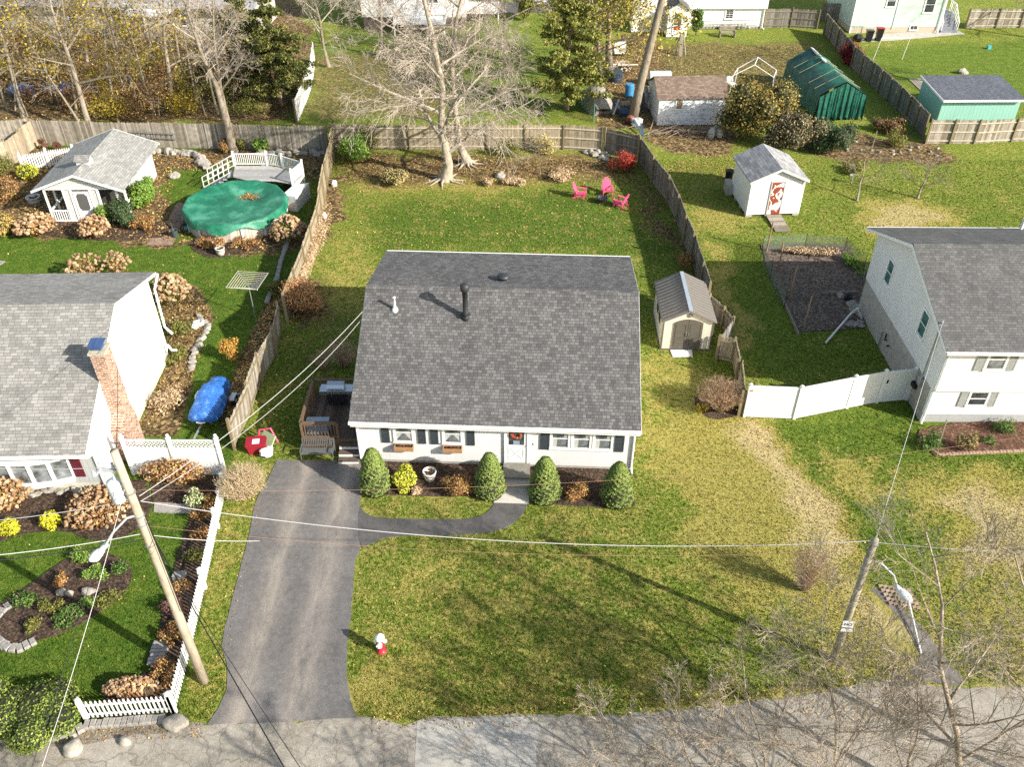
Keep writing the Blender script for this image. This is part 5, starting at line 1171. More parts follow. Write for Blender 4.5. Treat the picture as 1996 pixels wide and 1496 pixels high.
# ================================================================ UTILITY POLES, LAMPS, WIRES
POLEW = bark('pole_wood', (.26, .21, .15), (.46, .40, .31), 5.)
pl = W(398, 1329); UP = thing('utility_pole', 'tall wooden utility pole with transformer and street lamp beside the picket fence', 'utility pole', pl)
tl = Vector((-.1, 0, 10.9)); m = MB(); m.tube([(0, 0, -.1), tl * .33, tl * .66, tl], [.17, .15, .13, .112], 16); m.build('pole', POLEW, UP, True)
ALU = plain('lamp_grey', (.50, .52, .54), .4, .3)
m = MB(); hd_ = HZ(203, 1068, pl.y - .5) - pl; ar_ = HZ(272, 1003, pl.y) - pl; m.tube([ar_, ar_.lerp(hd_, .3) + Vector((0, 0, .25)), ar_.lerp(hd_, .7) + Vector((0, 0, .2)), hd_], .035, 8); m.build('lamp_arm', ALU, UP)
def lamp_head(par, pos, d, rollz=0):
    m = MB(); M4 = Matrix.Translation(pos) @ Matrix.Rotation(math.atan2(d[1], d[0]), 4, 'Z')
    t = MB(); t.lathe([(.02, -.09), (.13, -.06), (.17, .0), (.15, .06), (.06, .10), (.01, .10)], (.3, 0, 0), 14, 1.7, 1.); t.box(-.12, .12, -.07, .07, -.03, .07)
    m.add([M4 @ Vector(v) for v in t.v], t.f); o = m.build('lamp_head', VINYL, par, True)
    t = MB(); t.lathe([(.01, -.17), (.08, -.15), (.11, -.07)], (.34, 0, 0), 12, 1.5, 1.); MB().add([M4 @ Vector(v) for v in t.v], t.f).build('lamp_lens', plain('lamp_lens', (.7, .72, .74), .15), o, True)
lamp_head(UP, hd_, (-.35, -.9))
m = MB(); m.lathe([(.01, 0), (.18, .03), (.20, .07), (.20, .72), (.18, .78), (.05, .82)], (-.46, 0, 8.95), 18); tf = m.build('transformer', plain('transformer_grey', (.56, .60, .64), .4, .1, .06), UP, True)
m = MB(); m.bar((-.28, 0, 9.1), (-.1, 0, 9.1), .08); m.bar((-.28, 0, 9.6), (-.1, 0, 9.6), .08); m.build('bracket', STEEL, tf)
for s in (-.12, .1): MB().lathe([(.05, 0), (.06, .03), (.035, .06), (.06, .09), (.035, .12), (.05, .16), (.02, .24)], (-.5 + s, .05, 9.78), 8).build('bushing', ALU, tf)
m = MB(); m.bar((-.75, .08, 10.1), (-.12, .05, 10.1), .09); m.bar((-.75, .08, 10.1), (-.7, -.3, 10.25), .07); m.build('bracket_arm', ALU, UP)
for q in ((-.72, .1, 10.15), (-.35, .1, 10.15), (-.7, -.3, 10.25)): MB().lathe([(.035, 0), (.055, .03), (.03, .06), (.055, .09), (.03, .12), (.045, .2)], q, 8).build('insulator', ALU, UP)
for z in (7.1, 8.0, 8.35, 9.3): m = MB(); m.lathe([(.15, z), (.15, z + .04)], (-.07, 0, 0), k=14); m.build('band', STEEL, UP)
m = MB(); m.tube([(.15, -.08, 8.3), (.19, -.1, 7.0), (.2, -.1, 5.2), (.2, -.1, 4.0)], .02, 5); m.build('riser_cable', BLACKM, UP)
pr = W(1624, 1287); UR = thing('utility_pole', 'shorter utility pole with a street lamp and NO PARKING sign on the right lawn', 'utility pole', pr)
m = MB(); tr_ = Vector((-.12, 0, 6.36)); m.tube([(0, 0, -.1), tr_ * .5, tr_], [.13, .12, .11], 14); m.build('pole', bark('pole_wood_pale', (.22, .20, .15), (.40, .36, .28), 5.), UR, True)
m = MB(); hd_ = HZ(1750, 1148, pr.y - .6) - pr; ar_ = HZ(1692, 1093, pr.y) - pr; m.tube([ar_, ar_.lerp(hd_, .3) + Vector((.08, 0, .25)), ar_.lerp(hd_, .7) + Vector((.1, 0, .22)), hd_], .035, 8); m.build('lamp_arm', ALU, UR); lamp_head(UR, hd_, (.35, -.8))
for z in (4.95, 5.3, 6.15): m = MB(); m.lathe([(.135, z), (.14, z + .04)], (-.1, 0, 0), k=12); m.build('band', STEEL, UR)
m = MB(); m.tube([(-.14, -.05, 6.25), (-.35, -.1, 5.9), (-.1, -.15, 5.6), (.25, -.1, 5.75), (.15, 0, 5.4)], .012, 5); m.tube([(-.1, 0, 5.9), (.1, -.16, 5.3)], .01, 4); m.build('slack_cable', BLACKM, UR)
SG = MB().box(-.19, .19, -.012, .012, -.24, .24).build('sign', VINYL, UR); SG.location = (-.04, -.16, 2.15); SG.rotation_euler = (R(-8), 0, R(-6)); SG['label'] = 'white NO PARKING sign'
def letters(txt, size, mat, par, loc, rot, name='lettering'):
    cu = bpy.data.curves.new(name, 'FONT'); cu.body = txt; cu.size = size; cu.align_x = 'CENTER'; cu.align_y = 'CENTER'; cu.extrude = .002; cu.offset = size * .015
    to = bpy.data.objects.new('tmp', cu); col.objects.link(to); bpy.context.view_layer.update()
    me = bpy.data.meshes.new_from_object(to.evaluated_get(bpy.context.evaluated_depsgraph_get())); bpy.data.objects.remove(to)
    me.materials.clear(); me.materials.append(mat); o = bpy.data.objects.new(name, me); col.objects.link(o); o.parent = par; o.location = loc; o.rotation_euler = rot; return o
INK = plain('sign_ink', (.04, .04, .05), .6)
letters('NO', .17, INK, SG, (0, -.016, .09), (R(90), 0, 0)); letters('PARKING', .085, INK, SG, (0, -.016, -.07), (R(90), 0, 0))
def wire(label, a, b, sag, r_, mat, name='overhead_wire', group='overhead wires'):
    a = Vector(a); b = Vector(b); n = 24; pts = []
    for i in range(n + 1): t = i / n; p = a.lerp(b, t); p.z -= sag * 4 * t * (1 - t); pts.append(p)
    o = MB().tube(pts, r_, 5).build(name, mat); return tag(o, label, 'wire', group)
WW = plain('white_cable', (.42, .42, .41), .5); WB = plain('black_cable', (.015, .015, .017), .5); WO = plain('copper_cable', (.28, .16, .09), .6); WG = plain('grey_cable', (.36, .36, .36), .5)
PLt = pl; PRt = pr + tr_
wire('thick white wire strung between the two utility poles above the front lawn', pl + Vector((.12, 0, 8.95)), PRt + Vector((0, 0, -.06)), .9, .012, WW)
wire('thin copper coloured wire below the white wire across the front lawn', pl + Vector((.12, 0, 7.9)), PRt + Vector((-.02, 0, -.5)), .7, .006, WO)
wire('short white wire end reaching right from the left pole over the driveway', pl + Vector((.12, 0, 7.5)), HZ(506, 1055, 19.), .1, .011, WW)
wire('upper reddish wire crossing from the driveway to the right over the front beds', pl + Vector((.1, .1, 9.3)), Vector((24, 25, 6.)), 1.2, .005, WO)
wire('white wire leaving the left edge towards the left pole', HZ(-60, 1088, 16.), pl + Vector((-.1, 0, 7.6)), .1, .013, WW)
wire('second pale wire leaving the left edge above the front garden', HZ(-60, 1020, 17.5), pl + Vector((-.1, 0, 9.0)), .1, .011, WW)
wire('black wire leaving the left edge just below the white one', HZ(-60, 1098, 16.), pl + Vector((-.1, 0, 7.35)), .1, .014, WB)
wire('thin wire from the pole top towards the left edge above the bow window', HZ(-60, 910, 18.), pl + Vector((-.2, 0, 10.3)), .1, .012, WG)
hp = A + Matrix.Rotation(YAW, 3, 'Z') @ Vector((-.15, 4.6, 5.2))
wire('upper pale service wire from the left pole to the white house', pl + Vector((.05, .15, 9.0)), hp, .5, .013, WW)
wire('lower thin service wire from the left pole to the white house', pl + Vector((.05, .15, 8.8)), hp + Vector((0, .0, -.3)), .7, .012, WG)
wire('thick black cable dropping from the left pole over the driveway and street', pl + Vector((.18, -.1, 7.4)), HZ(590, 1560, 9.5), .15, .016, WB)
wire('thin black wire beside the thick cable over the street', pl + Vector((.18, -.1, 7.1)), HZ(600, 1520, 9.8), .15, .009, WB)
wire('white wire falling from the left pole across the front garden to the street', pl + Vector((-.15, .1, 9.6)), HZ(60, 1560, 10.), .2, .010, WW)
wire('thin dark wire beside the white one over the round hedge', pl + Vector((-.4, 0, 9.6)), HZ(40, 1560, 10.), .2, .008, WB)
wh = D0 + Matrix.Rotation(YR, 3, 'Z') @ Vector((-.12, .7, 5.1))
wire('pale service wire from the right pole up to the right house', PRt + Vector((.02, 0, -.05)), wh, .25, .011, WW)
wire('white wire running from the right pole to the right edge', PRt + Vector((.1, 0, -.15)), HZ(2100, 1080, 17.5), .1, .011, WW)
wire('wire from the pole top along the chimney to the gable of the left house', pl + Vector((-.1, 0, 10.7)), C0 + Matrix.Rotation(YL, 3, 'Z') @ Vector((.1, 5.2, 5.3)), .3, .010, WB)
wire('thin wire looping down the white gable of the left house', C0 + Matrix.Rotation(YL, 3, 'Z') @ Vector((.12, 5.2, 5.2)), C0 + Matrix.Rotation(YL, 3, 'Z') @ Vector((.12, 3.7, 1.6)), .1, .010, WB)
# ================================================================ YARD THINGS
PINK = plain('hot_pink_plastic', (.78, .10, .22), .5, 0, .12)
def adirondack(label, pos, rz):
    t = thing('garden_chair', label, 'chair', pos, rz, 'pink garden chairs round the fire pit')
    m = MB()
    for i in range(6): y = -.28 + i * .1; m.ob((0, y, .38 - i * .022), (.52, .085, .022), 0, R(-12))
    m.build('seat', PINK, t)
    m = MB()
    for i in range(5):
        x = -.22 + i * .11; h = .80 - .06 * abs(i - 2) ** 1.5; a = Vector((x * .85, .24, .27)); b = Vector((x * 1.1, .24 + h * .42, .27 + h)); m.bar(a, b, .098, .02, (0, 1, 0))
    m.bar((-.27, .33, .45), (.27, .33, .45), .05, .03); m.bar((-.27, .46, .75), (.27, .46, .75), .05, .03); m.build('backrest', PINK, t)
    for s in (-1, 1):
        m = MB(); m.ob((s * .34, -.02, .58), (.13, .70, .025)); m.build('armrest', PINK, t)
        m = MB(); m.ob((s * .32, -.30, .29), (.03, .10, .58)); m.build('leg', PINK, t)
        m = MB(); m.bar((s * .29, -.32, .34), (s * .29, .50, .03), .03, .11); m.bar((s * .33, .28, .57), (s * .31, .36, .2), .03, .06); m.build('leg', PINK, t)
    return t
adirondack('pink garden chair left of the fire pit, facing right', W(1131, 385), R(75))
adirondack('pink garden chair behind the fire pit, facing the camera', W(1183, 380), R(4))
adirondack('pink garden chair right of the fire pit, turned away towards the left', W(1208, 403), R(-125))
FP = thing('fire_pit', 'round black metal fire pit between the pink chairs', 'fire pit', W(1173, 395))
MB().lathe([(.20, .12), (.34, .22), (.40, .36), (.43, .37), (.38, .36), (.30, .24), (.02, .16)], k=20).build('bowl', BLACKM, FP)
for i in range(3): a = i * 2.09; MB().bar((.3 * math.cos(a), .3 * math.sin(a), 0), (.36 * math.cos(a), .36 * math.sin(a), .34), .035).build('leg', BLACKM, FP)
m = MB()
for i in range(7): m.bar((-.38 + i * .125, -math.sqrt(max(.01, .16 - (-.38 + i * .125) ** 2)), .385), (-.38 + i * .125, math.sqrt(max(.01, .16 - (-.38 + i * .125) ** 2)), .385), .01)
m.build('grate', STEEL, FP)
# rotary clothes dryer
CD = thing('clothes_dryer', 'rotary clothes dryer with beige lines on the lawn behind the left house', 'clothes dryer', W(498, 620))
MB().tube([(0, 0, 0), (0, 0, 2.25)], .03, 8).build('pole', STEEL, CD)
tips = [Vector((1.25 * math.cos(a), 1.25 * math.sin(a), 2.45)) for a in (R(38), R(128), R(218), R(308))]
ctr = Vector((0, 0, 1.95)); m = MB()
for t_ in tips: m.bar(ctr, t_, .03); 
m.build('arm', STEEL, CD); m = MB()
for i in range(4):
    for k in range(2, 10): f = k / 9.3; m.bar(ctr.lerp(tips[i], f), ctr.lerp(tips[(i + 1) % 4], f), .028, .012)
m.build('line', plain('clothes_line', (.52, .47, .37), .7), CD)
# pots
def pot(name, label, pos, r_, h, mat, soil=MULCH, band=None):
    t = thing(name, label, 'plant pot', pos)
    MB().lathe([(r_ * .72, 0), (r_ * .95, h * .5), (r_, h * .85), (r_ * 1.06, h * .86), (r_ * 1.06, h), (r_ * .92, h), (r_ * .9, h * .8), (.01, h * .78)], k=24).build('pot', mat, t, True)
    m = MB(); rn = random.Random(1)
    for i in range(12): a = rn.uniform(0, 6.28); q = rn.uniform(0, r_ * .7); m.blob((q * math.cos(a), q * math.sin(a), h * .8), (.08, .08, .05), i, .4, 6, 4)
    m.build('potting_soil', soil, t); return t
potm, nt_, b_ = base('mottled_pot', (.6, .6, .58), .5); nt_.links.new(ramp(nt_, [(.4, (.25, .23, .2)), (.5, (.58, .56, .52)), (.7, (.72, .71, .68))], noise(nt_, 9, 4, .7, coords(nt_))), b_.inputs['Base Color'])
pot('planter_pot', 'mottled white glazed planter in the bed before the white house front wall', W(838, 935), .29, .5, potm)
pp_ = pot('planter_pot', 'cream planter with a dried hydrangea in front of the pool', W(431, 497), .28, .5, plain('cream_pot', (.62, .58, .48), .6))
pot('planter_pot', 'round grey tub left of the garden house porch', W(68, 396), .45, .5, plain('grey_tub', (.42, .42, .42), .5))
ub = thing('umbrella_bucket', 'dark bucket holding a wooden handle by the brick walk', 'bucket', W(342, 462))
MB().lathe([(.17, 0), (.22, .5), (.25, .52), (.2, .5), (.15, .1), (.01, .1)], k=14).build('bucket', plain('dark_green_plastic', (.05, .07, .07), .5), ub); MB().tube([(0, 0, .1), (-.1, .05, 1.0)], .02, 6).build('handle', RAILW, ub)
fl = thing('wheel', 'dark spoked wheel with a blue hub leaning on the pool wall', 'wheel', W(364, 452), R(20)); m = MB(); m.tube([(.3 * math.cos(i / 16 * 6.283), -.1, .32 + .3 * math.sin(i / 16 * 6.283)) for i in range(17)], .05, 7); m.build('tyre', BLACKM, fl); MB().tube([(0, -.14, .32), (0, -.06, .32)], .12, 12).build('hub', plain('hub_blue', (.10, .25, .55), .5), fl)
rg = thing('rusty_roller', 'rusty disc wheel leaning against the stockade fence behind the white picket run', 'wheel', W(117, 290), 0); m = MB(); m.tube([(0, -.3, .35), (0, -.24, .36)], .36, 18); m.build('disc', plain('rust', (.16, .08, .045), .85, .2, .4), rg); MB().tube([(0, -.34, .35), (0, -.2, .36)], .06, 10).build('hub', BLACKM, rg)
tl_ = MB(); tl_.tube([(-.4, 0, .1), (.1, 0, .8)], .04, 6); tl_.tube([(-.35, .1, .6), (-.34, .14, .6)], .2, 12); tl_.box(-.1, .0, 0, .1, 0, .9); tl_.ob((.1, 0, .4), (.5, .3, .12), .4); o = tl_.build('rusty_tiller', plain('rust', (.2, .1, .05))); o.location = W(90, 292); tag(o, 'rusty two-wheeled hand tiller by the fence left of the garden house roof', 'tiller')
# ladder on fence
def ladder(name, label, a, b, wd=.4, n=9, mat=STEEL, up=(0, 0, 1)):
    a = Vector(a); b = Vector(b); u = Vector(up) * wd; t = thing(name, label, 'ladder', a); O = a
    m = MB(); m.bar(a - O, b - O, .04, .06); m.bar(a - O + u, b - O + u, .04, .06); m.build('rail', mat, t)
    m = MB()
    for i in range(n): p = a.lerp(b, (i + .5) / n) - O; m.bar(p, p + u, .03)
    m.build('rung', mat, t); return t
ladder('ladder', 'aluminium ladder hung sideways on the fence behind the garden house', (-28.9, 63.95, 1.0), (-25.6, 63.9, .75))
ladder('ladder', 'long aluminium ladder lying against the wall of the white vestibule house', (19.6, 94.6, .35), (25.5, 94.6, .5), .55, 16)
# stone rows
def stones(label, pts, n, r_, mat=stone_m, seed=0, name='stone_edging', cat='stone edging', flat=.6, boxy=True, jitter=.05, parts=True, wid=1.):
    rn = random.Random(seed); t = thing(name, label, cat, pts[0]); L_ = [0]
    for a, b in zip(pts, pts[1:]): L_.append(L_[-1] + (b - a).length)
    for i in range(n):
        s = L_[-1] * (i + .5) / n; k = max(j for j in range(len(pts) - 1) if L_[j] <= s); a, b = pts[k], pts[k + 1]
        p = a.lerp(b, (s - L_[k]) / (L_[k + 1] - L_[k])) - pts[0]; u = (b - a).normalized(); w_ = L_[-1] / n * .46
        m = MB()
        if boxy:
            h = r_ * rn.uniform(.85, 1.15); q = w_ * rn.uniform(.92, 1.0); d = r_ * wid * rn.uniform(.85, 1.1); c = .12 * min(q, d)
            base_ = [(-q, -d), (q, -d), (q, d), (-q, d)]; top = [(x * .9 + rn.uniform(-.01, .01), y * .88 + rn.uniform(-.01, .01)) for x, y in base_]
            m.add([(x, y, -.02) for x, y in base_] + [(x, y, h * .8) for x, y in base_] + [(x, y, h) for x, y in top], [(3, 2, 1, 0), (0, 1, 5, 4), (1, 2, 6, 5), (2, 3, 7, 6), (3, 0, 4, 7), (4, 5, 9, 8), (5, 6, 10, 9), (6, 7, 11, 10), (7, 4, 8, 11), (8, 9, 10, 11)])
        else:
            p = p + Vector((rn.gauss(0, jitter), rn.gauss(0, jitter), 0)); m.blob((0, 0, r_ * .3), (r_ * rn.uniform(.7, 1.3), r_ * rn.uniform(.7, 1.1), r_ * flat * rn.uniform(.7, 1.3)), rn.random(), .3, 9, 6)
        o = m.build('stone', mat, t); o.location = p; o.rotation_euler = (0, 0, math.atan2(u.y, u.x) + rn.uniform(-.08, .08))
    return t
stones('grey granite block edging under the short picket fence', PR((165, 1417), (322, 1404)), 13, .16, seed=1)
stones('grey granite block edging curving below the round hedge', PR((-30, 1442), (30, 1441), (90, 1440), (140, 1434), (165, 1420)), 13, .16, seed=2)
stones('pale stone edging at the lower end of the oval flower bed', E2W([(-20, 900), (5, 940), (40, 958), (90, 955), (165, 925)]) if False else [W(x / 2.316, 850 + y / 2.316) for x, y in [(-20, 915), (5, 940), (40, 962), (90, 965), (165, 928)]], 8, .13, seed=3, wid=1.3)
stones('pale stone edging on the left side of the oval flower bed', [W(x / 2.316, 850 + y / 2.316) for x, y in [(-30, 850), (0, 812), (20, 788), (50, 768)]], 4, .13, seed=4, wid=1.2)
for i, (x, y, lab) in enumerate(((275, 715, 'left'), (315, 720, 'middle'), (400, 712, 'right'))):
    o = MB().blob((0, 0, .08), ((.19, .15, .16), (.17, .14, .15), (.30, .17, .15))[i], i + 3, .3, 10, 7).build('garden_rock', rock_m, None); o.location = W(x / 2.316, 850 + y / 2.316, .05)
    tag(o, ['small squared rock leftmost of the three in the oval bed', 'small squared rock in the middle of the three in the oval bed', 'long flat rock rightmost of the three in the oval bed'][i], 'rock')
o = MB().blob((0, 0, .12), (.42, .28, .26), 8, .25, 14, 9).build('boulder', rock_m, None, True); o.location = W(345, 1415); tag(o, 'large pale boulder at the corner of the picket fence and driveway', 'boulder')
o = MB().blob((0, 0, .12), (.32, .26, .26), 9, .25, 14, 9).build('boulder', rock_m, None, True); o.location = W(143, 1464); tag(o, 'brown boulder at the road edge below the hedge', 'boulder')
o = MB().blob((0, 0, .08), (.2, .15, .16), 10, .25, 12, 8).build('boulder', rock_m, None, True); o.location = W(243, 1449); tag(o, 'small grey boulder at the road edge between the two larger ones', 'boulder')
o = MB().blob((0, 0, .1), (.35, .4, .25), 11, .3, 12, 8).build('boulder', rock_m); o.location = W(974, 345); tag(o, 'grey rock in the leaf litter right of the big bare tree', 'boulder')
o = MB().blob((0, 0, .1), (.35, .3, .3), 12, .3, 12, 8).build('boulder', rock_m); o.location = W(341, 346); tag(o, 'rock on the lawn strip behind the shrubs of the garden house', 'boulder')
o = MB().blob((0, 0, .1), (.5, .35, .35), 13, .3, 12, 8).build('boulder', rock_m); o.location = W(1876, 143); tag(o, 'grey boulder on the lawn behind the teal shed', 'boulder')
stones('rough field stone wall at the foot of the stockade fence', PR((300, 296), (350, 300), (385, 305), (392, 318), (410, 325)), 26, .33, rock_m, 5, 'stone_wall', 'stone wall', .8, False, .14)
stones('field stones along the fence behind the pool deck', PR((500, 300), (560, 300), (632, 302)), 14, .3, rock_m, 6, 'stone_wall', 'stone wall', .7, False, .12)
stones('pale border stones beside the white gable of the left house', PR((385, 615), (405, 640), (378, 690), (372, 720)), 14, .22, rock_m, 7, flat=.5, boxy=False)
stones('white stones at the bend of the bed behind the left house', PR((372, 645), (392, 628)), 9, .18, islands('white_stone', [(0, (.6, .6, .58)), (1, (.75, .75, .72))]), 8, flat=.7, boxy=False, jitter=.12)
stones('white stones along the lower part of the lattice fence bed', PR((434, 935), (428, 965), (425, 985)), 9, .14, islands('white_stone', [(0, (.6, .6, .58)), (1, (.75, .75, .72))]), 18, flat=.7, boxy=False, jitter=.1)
stones('dark stone strip edging beside the tan fence near the clothes dryer', PR((562, 470), (548, 510), (540, 545), (520, 592)), 16, .14, stone_m, 9)
stones('loose field stones around the vegetable bed corner', PR((1640, 575), (1665, 600), (1680, 630), (1655, 640)), 13, .25, rock_m, 10, flat=.5, boxy=False, jitter=.18)
stones('small stones scattered along the base of the rear right fence', PR((1620, 290), (1700, 296), (1760, 300), (1830, 290)), 18, .14, rock_m, 11, flat=.6, boxy=False, jitter=.5)
stones('grey stones beside the red shrub at the fence corner', PR((1148, 298), (1165, 304), (1185, 310)), 8, .3, rock_m, 12, flat=.7, boxy=False, jitter=.25)
stones('field stones at the foot of the vestibule house wall', PR((1388, 55), (1420, 56), (1480, 54)), 18, .35, rock_m, 13, flat=.8, boxy=False, jitter=.15)
stones('reddish brick scallop edging along the flower bed of the right house', PR((1800, 868), (1830, 888), (1900, 884), (1996, 880), (2060, 878)), 40, .075, islands('edging_brick', [(0, (.24, .14, .10)), (1, (.40, .28, .22))]), 14)
stones('grey stone edging between the house bed and the lawn at left', PR((230, 962), (150, 958), (60, 962), (-20, 968)), 16, .22, rock_m, 15, flat=.7, boxy=False, jitter=.08)
stones('low stepping stones inside the picket fence', PR((352, 1118), (348, 1135)), 3, .16, stone_m, 16, wid=1.6)
stones('pale paving blocks between the low shrubs and the lawn by the picket fence', PR((318, 1255), (310, 1275), (303, 1300)), 6, .15, stone_m, 17, wid=2.)
for k, (x, y, lab) in enumerate(((652, 363, 'upper'), (632, 425, 'lower'))):
    o = MB().blob((0, 0, .15), (.2, .16, .28), k + 30, .3, 9, 7).build('white_sack', plain('white_bag', (.72, .72, .71))); o.location = W(x, y); tag(o, f'{lab} of the two crumpled white scraps beside the tan fence', 'bag')
# vegetable bed posts and netting
for (x, y), (tx, ty), lab in (((1494, 490), (1507, 434), 'rear left post of the vegetable bed near the plank ramp'), ((1517, 530), (1527, 472), 'second post of the vegetable bed with a long shadow'), ((1538, 583), (1555, 519), 'third brown post of the vegetable bed'), ((1567, 640), (1583, 577), 'front brown post of the vegetable bed nearest the camera')):
    b_0 = W(x, y); tp = HZ(tx, ty, b_0.y); m = MB(); m.tube([(0, 0, 0), (tp - b_0) * .5, tp - b_0], [.055, .05, .045], 8); o = m.build('garden_post', bark('post_bark', (.20, .12, .07), (.36, .25, .16), 9)); o.location = b_0; tag(o, 'thin wooden ' + lab, 'post', 'wooden posts in the vegetable bed')
net, nt_, b_ = base('green_netting', (.16, .22, .15), .7); t1 = nd(nt_, 'ShaderNodeBsdfTransparent'); mx = nd(nt_, 'ShaderNodeMixShader'); mx.inputs[0].default_value = .42; nt_.links.new(t1.outputs[0], mx.inputs[1]); nt_.links.new(b_.outputs[0], mx.inputs[2]); nt_.links.new(mx.outputs[0], nt_.nodes['Material Output'].inputs[0])
NF = thing('garden_netting', 'low green wire netting fence round the vegetable bed', 'netting', W(1484, 495)); npnt = PR((1528, 600), (1500, 545), (1482, 505), (1485, 487), (1568, 483), (1645, 490), (1683, 525), (1680, 560)); O = npnt[3]; NF.location = O
m = MB()
for a, b in zip(npnt, npnt[1:]): a = a - O; b = b - O; m.add([a, b, b + Vector((0, 0, .95)), a + Vector((0, 0, .95))], [(0, 1, 2, 3)]); 
m.build('net', net, NF)
for p in npnt: m = MB(); m.tube([p - O, p - O + Vector((0, 0, 1.02))], .015, 5); m.build('stake', BLACKM, NF)
m = MB(); a, b = W(1523, 583) , W(1556, 655); m.bar((0, 0, .1), b - a + Vector((0, 0, .1)), .06, .2); o = m.build('timber_edging', PLK); o.location = a; tag(o, 'weathered board edging the left side of the vegetable bed', 'board')
m = MB(); a, b = W(1600, 575), W(1672, 574); m.bar((0, 0, .12), b - a + Vector((0, 0, .12)), .06, .2); o = m.build('timber_edging', PLK); o.location = a; tag(o, 'short board across the middle of the vegetable bed', 'board')
o = MB().lathe([(.2, 0), (.26, .3), (.22, .28), (.01, .1)], k=12).build('black_tub', BLACKM); o.location = W(1652, 585); tag(o, 'black tub standing on stones in the vegetable bed', 'tub')
m = MB(); a = W(1610, 668, .05); b = W(1660, 610, .35); c = W(1672, 601, .9); d_ = W(1680, 622, .1); m.tube([Vector((0, 0, 0)), b - a, c - a], .055, 8); m.tube([c - a, d_ - a], .05, 8); o = m.build('drain_pipe', WHITE); o.location = a; tag(o, 'white drain pipe propped from the right house wall down to the grass', 'pipe')
m = MB(); m.tube([W(1768, 1160, .3) - W(1795, 1275), Vector((0, 0, .0))], .04, 6); o = m.build('white_stake', WHITE); o.location = W(1795, 1275); tag(o, 'thin white pole lying in the swale under the street lamp', 'pole')
# storm drain blocks
m = MB()
for i in range(7):
    for j in range(5):
        if (i + j) % 1 == 0: p = W(1716 + i * 9 + j * 5, 1144 + j * 8.5 + i * 1.5) - W(1735, 1160); m.ob((p.x, p.y, .045), (.17, .10, .06), .1)
o = m.build('drain_blocks', islands('drain_brick', [(0, (.22, .15, .11)), (1, (.36, .28, .22))], .9)); o.location = W(1735, 1160); tag(o, 'patch of perforated reddish paving blocks at the head of the swale', 'drain')
# things behind the middle fence
tb = MB(); secs = [(-1.9, .75, .6), (-1.5, .95, 1.2), (-.6, 1.0, 1.6), (.4, 1.0, 1.75), (1.2, .95, 1.5), (1.9, .8, .9)]; vs = []; rn = random.Random(8)
for (y, hw, h) in secs:
    for j in range(11): a = math.pi * j / 10; vs.append((hw * (math.cos(a) * (1.1 if j in (0, 10) else 1)) + rn.uniform(-.04, .04), y + rn.uniform(-.05, .05), h * abs(math.sin(a)) ** .55 + rn.uniform(-.03, .03)))
tb.add(vs, [(i * 11 + j, i * 11 + j + 1, (i + 1) * 11 + j + 1, (i + 1) * 11 + j) for i in range(5) for j in range(10)] + [tuple(range(11)), tuple(range(65, 54, -1))])
gt, nt_, b_ = base('grey_tarp', (.3, .28, .25), .7); nt_.links.new(ramp(nt_, [(.35, (.20, .185, .165)), (.6, (.38, .35, .31))], noise(nt_, 2, 5, .7, coords(nt_))), b_.inputs['Base Color']); bump(nt_, b_, noise(nt_, 5, 5, .7, coords(nt_)), .7, .08)
o = tb.build('covered_boat', gt, None, True); o.location = (7.2, 72.5, 0); o.rotation_euler = (0, 0, R(12)); tag(o, 'boat-shaped load under a dirty grey tarpaulin behind the fence corner', 'covered boat')
for i, (x, y, r_, h, c, lab) in enumerate(((1226, 188, .38, 1.1, (.05, .22, .42), 'blue plastic barrel behind the tall bare trunk'), (1200, 158, .6, .9, (.03, .045, .07), 'dark blue tank between the tarpaulin and the leafy trunks'))):
    o = MB().lathe([(r_ * .9, 0), (r_, .06), (r_, h * .33), (r_ * 1.03, h * .36), (r_, h * .39), (r_, h * .66), (r_ * 1.03, h * .69), (r_, h * .72), (r_, h - .05), (r_ * .9, h), (.01, h)], k=18).build('barrel', plain('barrel%d' % i, c, .45)); o.location = W(x, y); tag(o, lab, 'barrel')
# scrap: individual boards, bags and boxes
rn = random.Random(21)
JC = [(.35, .30, .24), (.10, .11, .13), (.42, .42, .43), (.05, .09, .16), (.25, .08, .05), (.5, .48, .44)]
spots = [(1183, 205, 'crooked grey board leaning over the fence by the tarpaulin'), (1192, 212, 'second leaning board beside the tarpaulin'), (1200, 220, 'rust brown board lying behind the short dark fence'), (1214, 226, 'dark plastic sheet crumpled at the fence corner'), (1230, 240, 'red and white sack on the scrap heap at the fence corner'), (1240, 246, 'pale grey box on the scrap heap by the tall trunk'), (1218, 210, 'silver metal bowl-like scrap behind the fence'), (1250, 215, 'dark framed panel leaning on the end of the old shed'), (1258, 205, 'second dark panel leaning on the end of the old shed'), (1244, 262, 'dark plank leaning outside the fence corner post')]
for i, (x, y, lab) in enumerate(spots):
    m = MB(); p = W(x, y)
    if i in (3, 4, 5, 6): m.blob((0, 0, .3), (.5, .4, .35), i, .45, 10, 7); nm = ['', '', '', 'plastic_sheet', 'sack', 'box', 'metal_scrap'][i]
    elif i in (7, 8): m.ob((0, 0, .9), (.08, 1.6, 1.8), .2, 0, R(-14)); nm = 'scrap_sheet'
    else: m.ob((0, 0, .5), (.16, 1.9, .05), rn.uniform(-.6, .6), R(22)); m.ob((.3, .2, .35), (.14, 1.5, .05), rn.uniform(-.6, .6), R(14)); nm = 'scrap_board'
    o = m.build(nm, plain('scrap%d' % (i % 6), JC[i % 6], .7, 0, .4, 4)); o.location = p; tag(o, lab, nm.replace('_', ' '), 'scrap behind the fence corner')
o = MB(); rn = random.Random(31)
